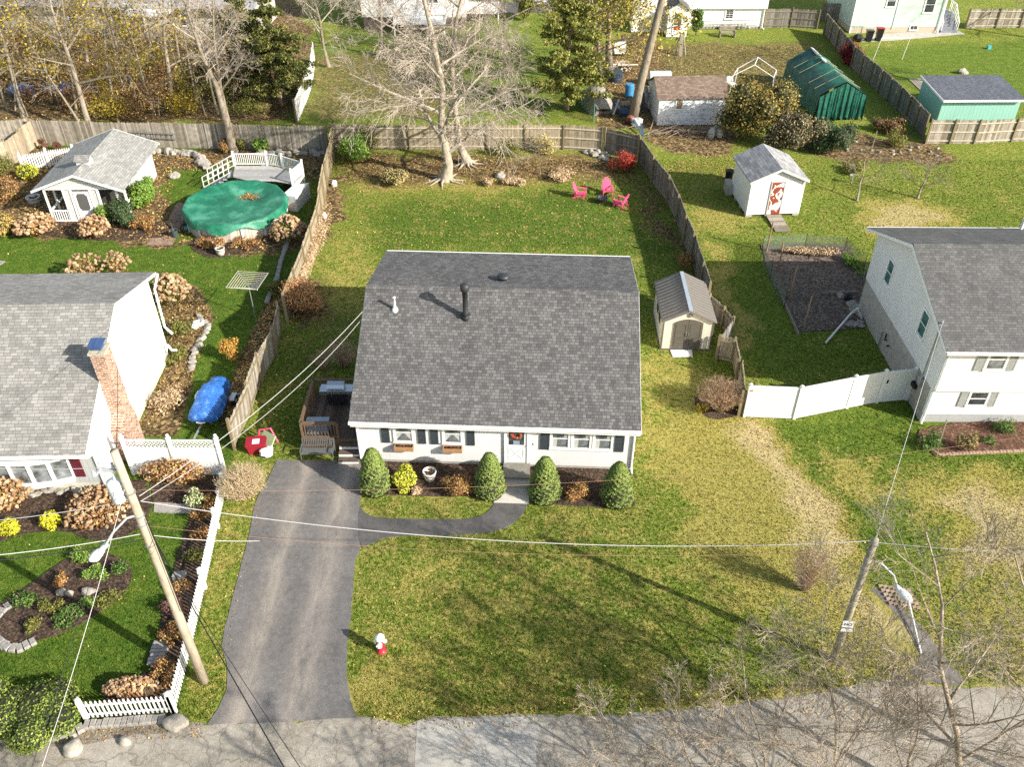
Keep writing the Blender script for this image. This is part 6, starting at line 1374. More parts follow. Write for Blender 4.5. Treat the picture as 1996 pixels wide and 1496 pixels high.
for i in range(46): o.tube([(rn.gauss(0, .45), rn.gauss(0, .5), .1 + rn.random() * .7), (rn.gauss(0, .45), rn.gauss(0, .5), .1 + rn.random() * .7)], .07, 6)
o = o.build('firewood', islands('firewood', [(0, (.30, .24, .18)), (1, (.6, .54, .46))])); o.location = W(1212, 138); tag(o, 'loose heap of split firewood right of the leafy twin trunks', 'firewood')
m = MB(); m.box(-.5, .5, -.3, .3, .25, .9); m.box(-.55, .55, -.35, -.3, .5, 1.4); o = m.build('white_cart', WHITE); o.location = W(1207, 108); ww = MB()
for s in (-.5, .5): ww.tube([(s - .05, 0, .25), (s + .05, 0, .25)], .25, 12)
ww.build('wheel', BLACKM, o); tag(o, 'small white cart with black wheels beside the leafy trunk', 'cart')
m = MB(); m.lathe([(.75, 0), (.75, 1.2), (.6, 1.5), (.1, 1.55)], k=20); 
m = MB(); m.tube([(-.95, 0, .6), (.95, 0, .6)], .62, 18); o = m.build('oil_tank', plain('tank_grey_green', (.42, .50, .48), .5)); o.location = W(1285, 165); tag(o, 'pale grey-green horizontal tank behind the brown roofed shed', 'tank')
# tarp shelter
TS = thing('tarp_shelter', 'green tarpaulin shelter with sagging sides beside the long dark fence', 'shelter', (26.75, 69.8, 0), R(4))
gt2, nt_, b_ = base('green_tarpaulin', (.01, .13, .08), .45, 0, .4)
nt_.links.new(ramp(nt_, [(.35, (.005, .060, .042)), (.6, (.012, .125, .082))], noise(nt_, 1.5, 4, .6, coords(nt_))), b_.inputs['Base Color']); bump(nt_, b_, noise(nt_, 5, 4, .6, coords(nt_, (3, 3, .3))), .9, .15)
vs = []; fs = []; ny_ = 16
profx = [(-2.15, .35), (-2.0, 1.2), (-1.9, 2.1), (-1.0, 2.65), (0, 3.15), (1.0, 2.6), (1.9, 2.05), (1.95, 1.2), (2.0, .25)]
for i in range(ny_ + 1):
    y = i / ny_ * 8.4
    for (x, z) in profx: sg = -.07 * math.sin(i / ny_ * math.pi * 6) ** 2; vs.append((x * (1 + .02 * math.sin(i * 2.1)), y, z + (sg if z > 2 else .05 * math.sin(i * 2.7))))
n = len(profx); fs = [(i * n + j, i * n + j + 1, (i + 1) * n + j + 1, (i + 1) * n + j) for i in range(ny_) for j in range(n - 1)]
rn = random.Random(4); vs = [(x + rn.uniform(-.05, .05), y, z + rn.uniform(-.07, .05) * (1 if z > .5 else 2)) for x, y, z in vs]
MB().add(vs, fs).build('tarpaulin', gt2, TS, True)
vs = []; K2_ = 60
for j in range(2):
    for i in range(K2_ + 1):
        x = -1.95 + 3.9 * i / K2_; zt_ = 3.15 - abs(x) * .57 if abs(x) <= 1.95 else 2; vs.append((x, -.02 - (.16 + .07 * math.sin(i * 1.9) + .09 * math.sin(i * .83 + 1)) * (1 - j * .8), (zt_ - .12) if j else .12 + .15 * math.sin(i * .7)))
MB().add(vs, [(i, i + 1, K2_ + 2 + i, K2_ + 1 + i) for i in range(K2_)]).build('end_curtain', gt2, TS, True)
m = MB()
for y in (1.4, 2.8, 5.2, 6.6): m.tube([(-1.92, y, 2.13), (0, y, 3.17), (1.92, y, 2.08)], .013, 5)
m.build('cord', plain('yellow_cord', (.50, .46, .28), .7), TS)
m = MB(); m.blob((0, 7.2, 3.2), (.12, 1.1, .08), 3, .4, 8, 12); m.blob((.05, 5.3, 3.12), (.15, .6, .08), 5, .4, 8, 8); m.build('white_strip', WHITE, TS)
for i, (x, y) in enumerate(((1545, 185), (1553, 195))):
    o = MB().lathe([(.22, 0), (.27, .1), (.27, .55), (.1, .62), (.01, .62)], k=14).build('plastic_jug', plain('jug_blue', (.35, .48, .62), .5)); o.location = W(x, y); tag(o, ('rear', 'front')[i] + ' one of two pale blue plastic jugs beside the green tarpaulin shelter', 'jug')
m = MB(); m.ob((0, 0, .6), (1.2, 2.2, .05), R(10), R(6), R(-35)); o = m.build('white_sheet', plain('dirty_white', (.5, .5, .5), .7)); o.location = W(1565, 196); tag(o, 'dirty white sheet leaning against the green tarpaulin shelter', 'sheet')
# bare canopy frame and white lawn chairs
CF = thing('canopy_frame', 'bare white metal canopy frame standing behind the large bush', 'canopy frame', W(1420, 190), R(-8))
def bars(par, nm, L2, r_=.035, mat=VINYL):
    for a, b in L2: MB().tube([a, b], r_, 6).build(nm, mat, par)
bars(CF, 'frame_tube', [((0, 0, 0), (.1, 0, 1.9)), ((.1, 0, 1.9), (1.8, .4, 2.75)), ((1.8, .4, 2.75), (3.5, 0, 1.9)), ((3.5, 0, 1.9), (3.6, 0, 0)), ((.6, 2.6, 0), (.7, 2.6, 1.7)), ((.7, 2.6, 1.7), (2.3, 3, 2.6)), ((2.3, 3, 2.6), (4, 2.6, 1.7)), ((1.8, .4, 2.75), (2.3, 3, 2.6)), ((.1, 0, 1.9), (.7, 2.6, 1.7)), ((3.5, 0, 1.9), (4, 2.6, 1.7)), ((4, 2.6, 1.7), (4.1, 2.6, 0))])
LC = thing('metal_garden_chair', 'white metal garden chair with curved arms inside the bare canopy frame', 'chair', W(1425, 172), R(20))
bars(LC, 'leg', [((-.3, -.3, 0), (-.3, -.3, .45)), ((.3, -.3, 0), (.3, -.3, .45)), ((-.3, .3, 0), (-.3, .45, .95)), ((.3, .3, 0), (.3, .45, .95))], .025); MB().box(-.32, .32, -.3, .3, .43, .46).build('seat', VINYL, LC); MB().ob((0, .4, .72), (.62, .04, .42), 0, R(-15)).build('backrest', VINYL, LC)
# swing/seesaw ladder thing on far lawn
SL = thing('slide_ladder', 'weathered wooden stepladder slide on the far lawn before the vestibule', 'slide', W(1326, 108), R(-5))
m = MB(); m.bar((0, -.3, 0), (0, .5, 1.9), .32, .05); m.build('slide_board', PLK, SL)
m = MB()
for s in (-1, 1): m.bar((s * .55, .9, 0), (s * .12, .5, 2.0), .07); m.bar((s * .5, .1, 0), (s * .12, .5, 2.0), .06)
m.build('leg', PLK, SL); m = MB()
for i in range(4): m.bar((-.45 + i * .08, .87 - i * .08, .3 + i * .4), (.45 - i * .08, .87 - i * .08, .3 + i * .4), .05)
m.build('rung', PLK, SL)
WB_ = thing('wooden_bench', 'grey wooden garden bench before the wall of the vestibule house', 'bench', W(1417, 72), 0)
m = MB(); [m.box(-.8, .8, -.3 + i * .15, -.18 + i * .15, .45, .5) for i in range(4)]; m.build('seat', PLK, WB_)
m = MB(); [m.box(-.8, .8, .32, .37, .6 + i * .16, .72 + i * .16) for i in range(3)]; m.build('backrest', PLK, WB_)
for x in (-.75, .75): MB().box(x - .05, x + .05, -.3, .37, 0, .62).build('leg', PLK, WB_)
RK = thing('leaf_rake', 'lawn rake with a rusty fan lying on the far lawn', 'rake', W(1385, 108), 0); MB().tube([(-1.6, 1.3, .05), (0, .2, .08)], .025, 6).build('handle', PLK, RK); m = MB(); m.add([(0, .25, .1), (-.35, -.25, .05), (.6, -.1, .05)], [(0, 1, 2)]); m.add([(0, .25, .02), (-.35, -.25, .0), (.6, -.1, .0)], [(2, 1, 0)]); m.build('fan', plain('rust', (.2, .1, .05)), RK)
# bins at green house
for i, (x, y, hh, lc, lab) in enumerate(((1692, 80, 1.0, (.02, .02, .022), 'smaller black wheeled bin against the green house'), (1711, 79, 1.2, (.35, .02, .03), 'taller black wheeled bin with a red lid against the green house'))):
    t = thing('wheeled_bin', lab, 'bin', W(x, y), R(-8), 'wheeled bins')
    MB().add([(-.25, -.28, .05), (.25, -.28, .05), (.25, .28, .05), (-.25, .28, .05), (-.32, -.36, hh), (.32, -.36, hh), (.32, .36, hh), (-.32, .36, hh)], [(3, 2, 1, 0), (4, 5, 6, 7), (0, 1, 5, 4), (1, 2, 6, 5), (2, 3, 7, 6), (3, 0, 4, 7)]).build('body', DK, t)
    MB().ob((0, 0, hh + .05), (.72, .82, .08), 0, R(-4)).build('lid', plain('binlid%d' % i, lc, .4), t)
    for s in (-.27, .27): MB().tube([(s - .03, .3, .1), (s + .03, .3, .1)], .1, 10).build('wheel', DK, t)
o = MB().blob((0, 0, .3), (.6, .45, .4), 3, .3, 10, 7).build('refuse_sack', DK); o.location = W(1670, 80); tag(o, 'low black sack left of the wheeled bins', 'bag')
TG = thing('clothes_line_frame', 'thin white swing-like pipe frame on the lawn behind the dark fence', 'pipe frame', W(1702, 116), 0); bars(TG, 'pipe', [((0, 0, 0), (.3, 0, 2.0)), ((.3, 0, 2.0), (3.0, 0, 2.05)), ((3.0, 0, 2.05), (2.75, 0, 0))], .03)
TG2 = thing('clothes_line_frame', 'second thin pipe frame standing against the wall of the green house', 'pipe frame', W(1668, 70), 0); bars(TG2, 'pipe', [((0, 0, 0), (0, 0, 1.7)), ((0, 0, 1.7), (2.7, 0, 1.75)), ((2.7, 0, 1.75), (2.7, 0, 0))], .03)
o = MB().box(-.16, .16, -.16, .16, 0, .3).build('toy_bucket', plain('aqua', (.05, .40, .50), .5)); tag(o, 'small aqua box on the far right lawn', 'toy'); o.location = W(1927, 95)
MB_ = MB(); [MB_.box(x, x + .35, 0, 3.2, .02, .05) for x in (0, .38, .76)]; o = MB_.build('plank_walk', PLK); o.location = W(1795, 178); tag(o, 'grey planks lying beside the teal shed', 'planks')
for i, (x, y, lab) in enumerate(((1394, 262, 'left'), (1386, 268, 'front'), (1402, 268, 'right'))):
    o = MB().blob((0, 0, .35), (.28, .24, .5), i + 40, .2, 8, 7).build('log_section', plain('pale_log', (.42, .41, .38), .9, 0, .3)); o.location = W(x, y); tag(o, f'{lab} one of three upright pale log sections below the old shed', 'log')
rn = random.Random(5); m = MB()
for i in range(70): a = Vector((rn.gauss(0, 2.0), rn.gauss(0, .5), rn.uniform(.02, .5))); d = Vector((rn.gauss(0, 1), rn.gauss(0, .4), rn.gauss(0, .25))).normalized(); m.tube([a, a + d * .8, a + d * rn.uniform(1.2, 2)], [.03, .02, .006], 4)
o = m.build('brush_pile', bark('twig', (.20, .15, .11), (.34, .28, .22))); o.location = W(1325, 262); tag(o, 'pile of cut branches under the wall of the old shed', 'brush pile', None, None)
# items by the white shed
o = MB().lathe([(.26, 0), (.3, .7), (.02, .75)], k=14).build('dark_bin', DK); o.location = W(1420, 350); tag(o, 'dark bin behind the left side of the white shed', 'bin')
o = MB().ob((0, 0, .4), (.4, 1.0, .8)).build('concrete_blocks', CONC); o.location = W(1418, 375); tag(o, 'stacked grey blocks along the left side of the white shed', 'blocks')
bb = thing('bird_bath', 'small pale bird bath on the lawn left of the fruit tree', 'bird bath', W(1659, 357)); MB().tube([(0, 0, 0), (0, 0, .55)], .05, 8).build('stand', CONC, bb); MB().lathe([(.08, .55), (.22, .62), (.2, .62), (.02, .57)], k=14).build('bowl', CONC, bb)
# cars far back
def car(label, pos, rz, mat):
    t = thing('parked_car', label, 'car', pos, rz, 'cars parked at the far back')
    prof = [(-2.2, .35), (-2.25, .75), (-2.1, .9), (-1.2, 1.0), (-.6, 1.42), (.9, 1.45), (1.6, 1.0), (2.1, .92), (2.2, .6), (2.15, .35)]
    m = MB(); n = len(prof)
    for x, s in ((-.88, 1), (.88, 1)): pass
    vs = [(x * (.86 if z > 1.1 else 1), y, z) for x in (-.88, .88) for y, z in prof]; m.add(vs, [tuple(range(n - 1, -1, -1)), tuple(range(n, 2 * n))] + [(i, (i + 1) % n, (i + 1) % n + n, i + n) for i in range(n)]); bd = m.build('body', mat, t)
    MB().ext_x([(-1.12, 1.04), (-.62, 1.36), (-.66, 1.38), (-1.16, 1.06)], -.7, .7).build('windscreen', GLASS, t)
    for s in (-1, 1):
        MB().ob((s * .6, -2.24, .68), (.34, .06, .16)).build('headlight', plain('lamp_clear', (.7, .7, .72), .2), t)
        for y in (-1.4, 1.4): w_ = MB().tube([(s * .75, y, .33), (s * .92, y, .33)], .33, 14).build('wheel', DK, t); MB().tube([(s * .9, y, .33), (s * .93, y, .33)], .18, 10).build('rim', STEEL, w_)
    MB().box(-.22, .22, -2.29, -2.26, .42, .54).build('number_plate', WHITE, t); MB().box(-.5, .5, -2.28, -2.255, .56, .66).build('grille', BLACKM, t)
car('dark parked car left of the clipped shrub at the far back', (-2.3, 106.4, 0), R(4), plain('dark_car', (.03, .035, .04), .25, .3))
car('silver parked car right of the clipped shrub at the far back', (3.2, 105.4, 0), R(-4), plain('silver_car', (.45, .46, .47), .25, .5))
# blue tarpaulins in the wood, posts
for i, (x, y, sx) in enumerate(((48, 185, 1.3), (125, 180, 2.6))):
    o = MB().blob((0, 0, .3), (sx, .8, .5), i + 2, .35, 14, 8).build('blue_tarpaulin', bt, None, True); o.location = W(x, y); tag(o, ('smaller blue tarpaulin heap at the far left of the wood', 'longer blue tarpaulin covering a load in the wood')[i], 'tarpaulin')
m = MB(); m.ob((0, 0, .5), (1.2, .8, .9), .2); o = m.build('dark_crate', DK); o.location = W(398, 150); tag(o, 'dark bin in the shade of the wood behind the double trunk', 'bin')
GF = thing('wire_fence', 'short green wire fence beside the tarpaulin-covered boat', 'fence', W(1157, 238)); MB().add([(0, 0, 0), (-1.3, 6, 0), (-1.3, 6, 1.4), (0, 0, 1.4)], [(0, 1, 2, 3)]).build('wire_mesh', net, GF); bars(GF, 'post', [((0, 0, 0), (0, 0, 1.5)), ((-.65, 3, 0), (-.65, 3, 1.5)), ((-1.3, 6, 0), (-1.3, 6, 1.5))], .03, plain('green_post', (.08, .25, .18)))
m = MB(); m.tube([(0, 0, 0), (.0, .15, 1.7)], .03, 6); o = m.build('bamboo_stake', PLK); o.location = W(1826, 878); m_ = tag(o, 'pale upright stake in the flower bed of the right house', 'stake')
m = MB(); a = W(1696, 300); b = HZ(1710, 255, a.y + .3) - a; m.tube([(0, 0, 0), b], .03, 6); o = m.build('stake', PLK); o.location = a; tag(o, 'thin dark stake leaning in the brush left of the rear right fence', 'stake')
# ================================================================ VEGETATION
BARKG = bark('grey_bark', (.13, .105, .075), (.33, .285, .22), 7.)
BARKP = bark('pale_twig', (.20, .165, .13), (.46, .40, .335), 3.)
BARKB = bark('brown_bark', (.16, .115, .075), (.32, .25, .17), 7.)
BARKT = bark('tan_twig', (.30, .21, .13), (.50, .38, .25), 7.)
BARKM = bark('tan_trunk_bark', (.20, .165, .115), (.44, .385, .30), 6.)
BIRCH = bark('foreground_bark', (.11, .085, .06), (.46, .39, .30), 5.)
L_SPR = islands('spruce_needles', [(0, (.075, .12, .03)), (.5, (.16, .215, .05)), (.85, (.24, .30, .075)), (1, (.34, .38, .12))], .85)
L_YG = islands('variegated_leaves', [(0, (.20, .26, .02)), (.5, (.50, .50, .04)), (1, (.72, .68, .12))], .6, sss=.2)
L_HED = islands('hedge_leaves', [(0, (.06, .10, .02)), (.5, (.16, .23, .035)), (1, (.38, .42, .09))], .55, sss=.2)
L_YO = islands('yellow_olive', [(0, (.10, .10, .02)), (.4, (.26, .23, .04)), (.75, (.45, .36, .06)), (1, (.62, .50, .10))], .65, sss=.3)
L_RUST = islands('rust_leaves', [(0, (.11, .045, .02)), (.4, (.26, .12, .045)), (.75, (.42, .22, .08)), (1, (.36, .34, .10))], .8)
L_GRN = islands('green_leaves', [(0, (.03, .075, .015)), (.5, (.08, .16, .03)), (1, (.20, .28, .07))], .55, sss=.2)
L_BRI = islands('bright_green_leaves', [(0, (.07, .14, .02)), (.5, (.15, .27, .04)), (1, (.32, .42, .09))], .55, sss=.2)
L_DRK = islands('dark_green_leaves', [(0, (.018, .04, .014)), (.6, (.045, .08, .03)), (1, (.11, .14, .055))], .55)
L_YEL = islands('yellow_leaves', [(0, (.17, .115, .022)), (.5, (.38, .29, .04)), (1, (.58, .47, .06))], .6, sss=.3)
L_GOLD = islands('golden_leaves', [(0, (.40, .40, .02)), (.5, (.62, .58, .03)), (1, (.75, .70, .08))], .7, sss=.2)
L_OLV = islands('olive_leaves', [(0, (.07, .085, .02)), (.5, (.16, .17, .04)), (1, (.33, .30, .08))], .7, sss=.25)
L_RED = islands('red_leaves', [(0, (.20, .02, .015)), (.5, (.42, .05, .035)), (1, (.55, .14, .08))], .7, sss=.2)
L_ORG = islands('orange_leaves', [(0, (.25, .10, .02)), (.5, (.50, .27, .05)), (1, (.66, .48, .12))], .7, sss=.2)
L_TAN = islands('dry_tan', [(0, (.30, .20, .11)), (.5, (.46, .33, .19)), (1, (.60, .46, .30))], .85)
L_CON = islands('conifer_sprays', [(0, (.08, .10, .02)), (.5, (.18, .20, .045)), (.85, (.30, .29, .07)), (1, (.46, .40, .13))], .7, sss=.2)
DRYH = islands('dried_flower_heads', [(0, (.28, .165, .085)), (.5, (.46, .30, .17)), (1, (.66, .48, .29))], .9, 30, .5)
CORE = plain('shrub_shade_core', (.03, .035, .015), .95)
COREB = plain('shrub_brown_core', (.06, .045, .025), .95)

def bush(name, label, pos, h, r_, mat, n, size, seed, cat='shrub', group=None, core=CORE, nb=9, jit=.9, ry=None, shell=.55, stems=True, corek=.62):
    t = thing(name, label, cat, pos, 0, group); bl = shrub_blobs(h, r_, nb, seed)
    if ry: bl = [(a, b * ry / r_, c, d, e * ry / r_, f) for a, b, c, d, e, f in bl]
    V_, F_ = cloud(bl, n, size, seed, shell, jit); npmesh('crown', V_, F_, mat, t)
    if stems:
        m = MB(); rn = random.Random(seed)
        for i in range(7): a = rn.uniform(0, 6.28); m.tube([(0.03 * math.cos(a), .03 * math.sin(a), 0), (r_ * .35 * math.cos(a), r_ * .35 * math.sin(a), h * .45), (r_ * .6 * math.cos(a), r_ * .6 * math.sin(a), h * .8)], [.02, .014, .006], 4)
        m.build('stem', BARKB, t)
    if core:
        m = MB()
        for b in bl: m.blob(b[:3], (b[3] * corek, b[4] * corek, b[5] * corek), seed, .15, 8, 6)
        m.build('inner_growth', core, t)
    return t
def cone_spruce(label, pos, h, r_, seed):
    t = thing('dwarf_spruce', label, 'spruce', pos, 0, 'conical dwarf spruces before the house')
    rs = np.random.RandomState(seed); n = 15000
    u = rs.uniform(0, 1, n) ** .8; a = rs.uniform(0, 6.2832, n); z = u * h
    R_ = r_ * np.minimum(1.0, (u / .12) ** .35 * 1.0) * np.clip((1 - u), 0, 1) ** .44 * 1.0
    lump = .13 * (np.sin(a * 7 + z * 9 + seed) * np.sin(z * 17 + a * 3)) + .07 * np.sin(a * 13 + z * 23 + seed) * np.sin(z * 31 - a * 5)
    R_ = R_ * (1 + lump) + rs.normal(size=n) * .012
    P = np.stack([R_ * np.cos(a), R_ * np.sin(a), z + .03], 1); N = np.stack([np.cos(a), np.sin(a), .6 + 0 * a], 1) + rs.normal(size=(n, 3)) * .45
    V_, F_ = leafset(P, N, .027, rs, .7); npmesh('crown', V_, F_, L_SPR, t)
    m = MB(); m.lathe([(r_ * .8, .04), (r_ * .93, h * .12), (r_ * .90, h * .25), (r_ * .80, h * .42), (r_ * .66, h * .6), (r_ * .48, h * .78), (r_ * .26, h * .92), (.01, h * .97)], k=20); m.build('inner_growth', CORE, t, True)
    MB().tube([(0, 0, -.05), (0, 0, .3)], .05, 6).build('trunk', BARKB, t)
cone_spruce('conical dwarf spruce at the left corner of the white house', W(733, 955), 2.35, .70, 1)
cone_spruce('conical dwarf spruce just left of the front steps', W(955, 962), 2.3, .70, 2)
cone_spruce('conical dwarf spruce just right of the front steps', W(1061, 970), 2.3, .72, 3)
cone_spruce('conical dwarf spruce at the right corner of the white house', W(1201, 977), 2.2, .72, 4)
bush('variegated_shrub', 'yellow and green variegated shrub between the left spruce and the planter', W(792, 948), 1.0, .62, L_YG, 2600, .05, 5)
bush('rust_shrub', 'rusty brown shrub between the planter and the front steps', W(888, 962), .95, .85, L_RUST, 3400, .035, 6, core=COREB, ry=.6, shell=.3, corek=.45)
bush('rust_shrub', 'rusty brown shrub between the two right spruces', W(1128, 972), .95, .72, L_RUST, 2600, .035, 7, core=COREB, shell=.3, corek=.4)
bush('low_grass_tuft', 'small tan dry tuft in front of the variegated shrub', W(811, 964), .35, .3, L_TAN, 500, .04, 8, core=None)
# hydrangeas: stems + papery heads
def hydrangea(label, pos, h, r_, nh, seed, hr=.11, leafy=0, ry=None, mat=DRYH, group='hydrangeas with dried flower heads', foll=L_RUST):
    t = thing('hydrangea', label, 'hydrangea', pos, 0, group); rn = random.Random(seed); hd = MB(); st = MB(); ry = ry or r_
    for i in range(int(nh * 1.35)):
        a = rn.uniform(0, 6.28); q = math.sqrt(rn.random()); x = q * r_ * math.cos(a); y = q * ry * math.sin(a); z = h * (.95 - .5 * q * q) * rn.uniform(.72, 1.05)
        k = hr * .8 * rn.uniform(.6, 1.3); hd.blob((x, y, z), (k, k, k * .85), rn.random() * 99, .55, 7, 5)
        if i % 2 == 0: st.tube([(x * .15, y * .15, 0), (x * .6, y * .6, h * .45), (x, y, z)], [.012, .008, .005], 3, False)
    hd.build('flower_heads', mat, t); st.build('stems', BARKT, t)
    n = int(nh * (6 + leafy)); V_, F_ = cloud([(0, 0, h * .45, r_ * .9, ry * .9, h * .42)], n, .06, seed, .2, .9); npmesh('leaves', V_, F_, foll, t)
    return t
hydrangea('large round hydrangea with tan heads against the rear corner of the left house', W(338, 590), 1.9, 1.05, 190, 1, .12, 4, foll=L_OLV)
hydrangea('hydrangea with tan heads at the left end of the garden house front', W(72, 455), 1.3, 1.3, 120, 2, .13, 10)
hydrangea('leggy hydrangea with tan heads right in front of the garden house door', W(188, 462), 1.6, 1.0, 110, 3, .12, 3)
hydrangea('tall hydrangea with tan heads between the pool and the tan fence', W(565, 468), 1.7, 1.15, 150, 4, .12, 3, foll=L_OLV)
hydrangea('hydrangea growing in the cream planter', W(431, 492) + Vector((0, 0, .45)), .7, .45, 20, 5, .07, 8)
hydrangea('small hydrangea with sparse heads left of the planter row behind the left house ridge', W(170, 540), 1.6, 1.2, 50, 6, .11, 2)
hydrangea('loose hydrangea behind the left house roof edge', W(235, 538), 1.7, .8, 40, 7, .11, 2)
hydrangea('tall hydrangea with tan heads at the left edge before the bow window', W(20, 985), 1.5, 1.0, 150, 8, .10, 5)
hydrangea('wide hydrangea with tan heads under the white gable and transformer', W(195, 1005), 1.1, 1.35, 170, 9, .09, 5)
hydrangea('brown hydrangea cluster inside the corner of the picket fence', W(262, 1352), .75, 1.0, 150, 10, .08, 8, ry=.4)
hydrangea('brown climbing hydrangea in front of the lattice fence', W(345, 942), 1.5, 1.6, 130, 11, .05, 14, ry=.5)
# garden shrubs on the left
bush('golden_shrub', 'bright golden yellow shrub left of the two by the bow window', W(22, 1042), .62, .46, L_GOLD, 1500, .05, 20, group='golden shrubs')
bush('golden_shrub', 'bright golden yellow shrub right of the two, near the centre of the bed', W(98, 1028), .62, .48, L_GOLD, 1500, .05, 21, group='golden shrubs')
bush('small_variegated_shrub', 'small pale green variegated shrub below the lattice fence', W(385, 985), .75, .45, islands('pale_variegated', [(0, (.2, .26, .08)), (1, (.6, .62, .35))]), 900, .045, 22)
bush('round_hedge_bush', 'large rounded clipped hedge bush at the lower left corner', W(85, 1405), 1.15, 1.75, L_HED, 15000, .042, 23, nb=16, jit=.6, shell=.86, corek=.85)
bush('round_hedge_bush', 'hedge bush cut off by the lower left edge', W(-30, 1400), 1.2, 1.1, L_HED, 6000, .045, 24, nb=8, jit=.6, shell=.86, corek=.85)
for i, (x, y, h, r_, mt, lab) in enumerate(((398, 1010, .6, .5, L_RUST, 'low brown shrub at the top of the picket fence bed'), (392, 1050, .55, .5, L_RUST, 'second low brown shrub down the picket fence bed'), (380, 1092, .6, .55, L_OLV, 'third low shrub down the picket fence bed, olive and brown'), (362, 1150, .55, .5, L_RUST, 'low rusty shrub beside the stepping stones'), (345, 1195, .65, .6, islands('purple_leaves', [(0, (.07, .03, .03)), (1, (.22, .11, .09))]), 'purplish shrub behind the utility pole'), (338, 1245, .5, .5, L_RUST, 'low brown shrub by the pale paving blocks'), (325, 1320, .55, .55, L_RUST, 'low rusty shrub near the picket corner'), (410, 985, .6, .4, L_RUST, 'low brown shrub at the fence end near the driveway'))):
    bush('low_shrub', lab, W(x, y), h, r_, mt, 1300, .035, 30 + i, group='low shrubs along the picket fence', core=COREB, nb=6, shell=.3, corek=.45)
for i, (x, y, h, r_, mt, lab) in enumerate(((365, 560, .5, .5, L_BRI, 'fern-like clump at the rear of the oval bed'), (430, 640, .45, .6, L_BRI, 'feathery bright green clump in the middle of the oval bed'), (545, 610, .5, .55, L_GRN, 'dark green mound at the right end of the oval bed'), (130, 750, .5, .6, L_GRN, 'green perennial clump in the left part of the oval bed'), (230, 790, .4, .5, L_OLV, 'olive perennial clump left of the middle shadow in the oval bed'), (310, 830, .45, .6, L_GRN, 'spiky green clump near the lower edge of the oval bed'), (150, 870, .4, .4, L_OLV, 'small olive tuft near the stone end of the oval bed'), (500, 740, .35, .7, L_OLV, 'flat brownish green ground plant in the right half of the oval bed'), (400, 760, .35, .4, L_BRI, 'pale green tuft right of the long flat rock'), (280, 670, .5, .35, L_RUST, 'brown dried clump beside the squared rocks'))):
    bush('perennial', lab, W(x / 2.316, 850 + y / 2.316, .04), h, r_, mt, 800, .04, 50 + i, cat='plant', group='perennials in the oval bed', core=None, nb=6, jit=1.6, shell=.1)
bush('orange_shrub', 'yellow and orange shrub left of the leaning fence panels', W(452, 705), 1.5, .62, L_ORG, 2200, .05, 60, core=COREB, shell=.3, corek=.4)
bush('orange_hedge', 'large rusty orange shrub against the fence behind the deck lawn', W(596, 612), 2.3, 1.45, islands('rust_orange', [(0, (.26, .11, .04)), (.5, (.52, .25, .09)), (1, (.66, .44, .22))]), 9000, .04, 61, core=COREB, shell=.25, corek=.4)
bush('green_shrub', 'bright green shrub at the right corner of the garden house', W(280, 402), 1.9, 1.15, L_BRI, 5000, .075, 62)
bush('green_shrub', 'dark green shrub in front of the right porch corner', W(240, 440), 1.7, .95, L_DRK, 4600, .06, 63)
bush('green_shrub', 'bright green shrub behind the leggy hydrangea', W(205, 436), 1.4, .7, L_BRI, 2200, .07, 64)
bush('green_shrub', 'small round green shrub against the stockade fence behind the pool', W(514, 296), 1.0, .75, L_BRI, 1500, .08, 65)
bush('brown_shrub', 'small brown shrub by the double trunk behind the pool', W(438, 298), 1.0, .55, L_RUST, 900, .06, 66, core=COREB)
bush('yellow_shrub', 'yellowish shrub right of the double trunk', W(470, 295), 1.0, .5, L_OLV, 900, .06, 67)
bush('yellow_shrub', 'yellow green shrub before the white picket fence by the garden house', W(60, 348), 1.2, .9, L_YG, 1800, .06, 68)
bush('rust_shrub', 'reddish brown shrub at the left edge below the picket run', W(25, 385), 1.3, 1.1, L_RUST, 2400, .06, 69, core=COREB)
bush('olive_shrub', 'tall twiggy olive shrub against the left plank fence', W(10, 345), 1.8, .9, L_OLV, 2200, .05, 70, core=None, shell=.2)
bush('rust_shrub', 'yellow and rust shrub at the left edge beside the hydrangea', W(8, 452), 1.1, 1.2, islands('rust_yellow', [(0, (.25, .15, .04)), (1, (.55, .42, .12))]), 2200, .06, 71, core=COREB)
bush('rust_shrub', 'low rusty shrub between the porch shrubs and the brick walk', W(285, 448), .9, .9, L_RUST, 1500, .05, 72, core=None, shell=.1)
bush('rust_shrub', 'low brown plants at the foot of the pool wall', W(400, 478), .5, .9, L_RUST, 1300, .045, 73, core=None, shell=.1)
bush('rust_shrub', 'low brown plants right of the cream planter', W(475, 482), .5, 1.0, L_RUST, 1300, .045, 74, core=None, shell=.1)
bush('green_shrub', 'low green and red plants beside the clothes post bed', W(352, 650), .9, .8, L_OLV, 1500, .05, 75, core=None, shell=.2)
bush('yellow_shrub', 'dark yellow-green shrub beside the fence right of the clothes dryer', W(542, 575), 1.0, .6, L_OLV, 1200, .05, 76)
bush('dry_plants', 'dry yellowish plants in the bed under the white gable', W(322, 790), .7, .9, L_TAN, 1400, .05, 77, core=None, shell=.1, ry=1.6)
bush('dry_plants', 'olive plants at the rear of the bed under the white gable', W(350, 700), .6, .8, L_OLV, 1200, .05, 78, core=None, shell=.1)
bush('dry_vine', 'dry tan vine growth along the yard side of the sunlit tan fence', Vector((-12.15, 46.5, 0)), 1.3, .45, L_TAN, 6500, .045, 79, cat='vine', core=None, shell=.1, ry=6.2, nb=26)
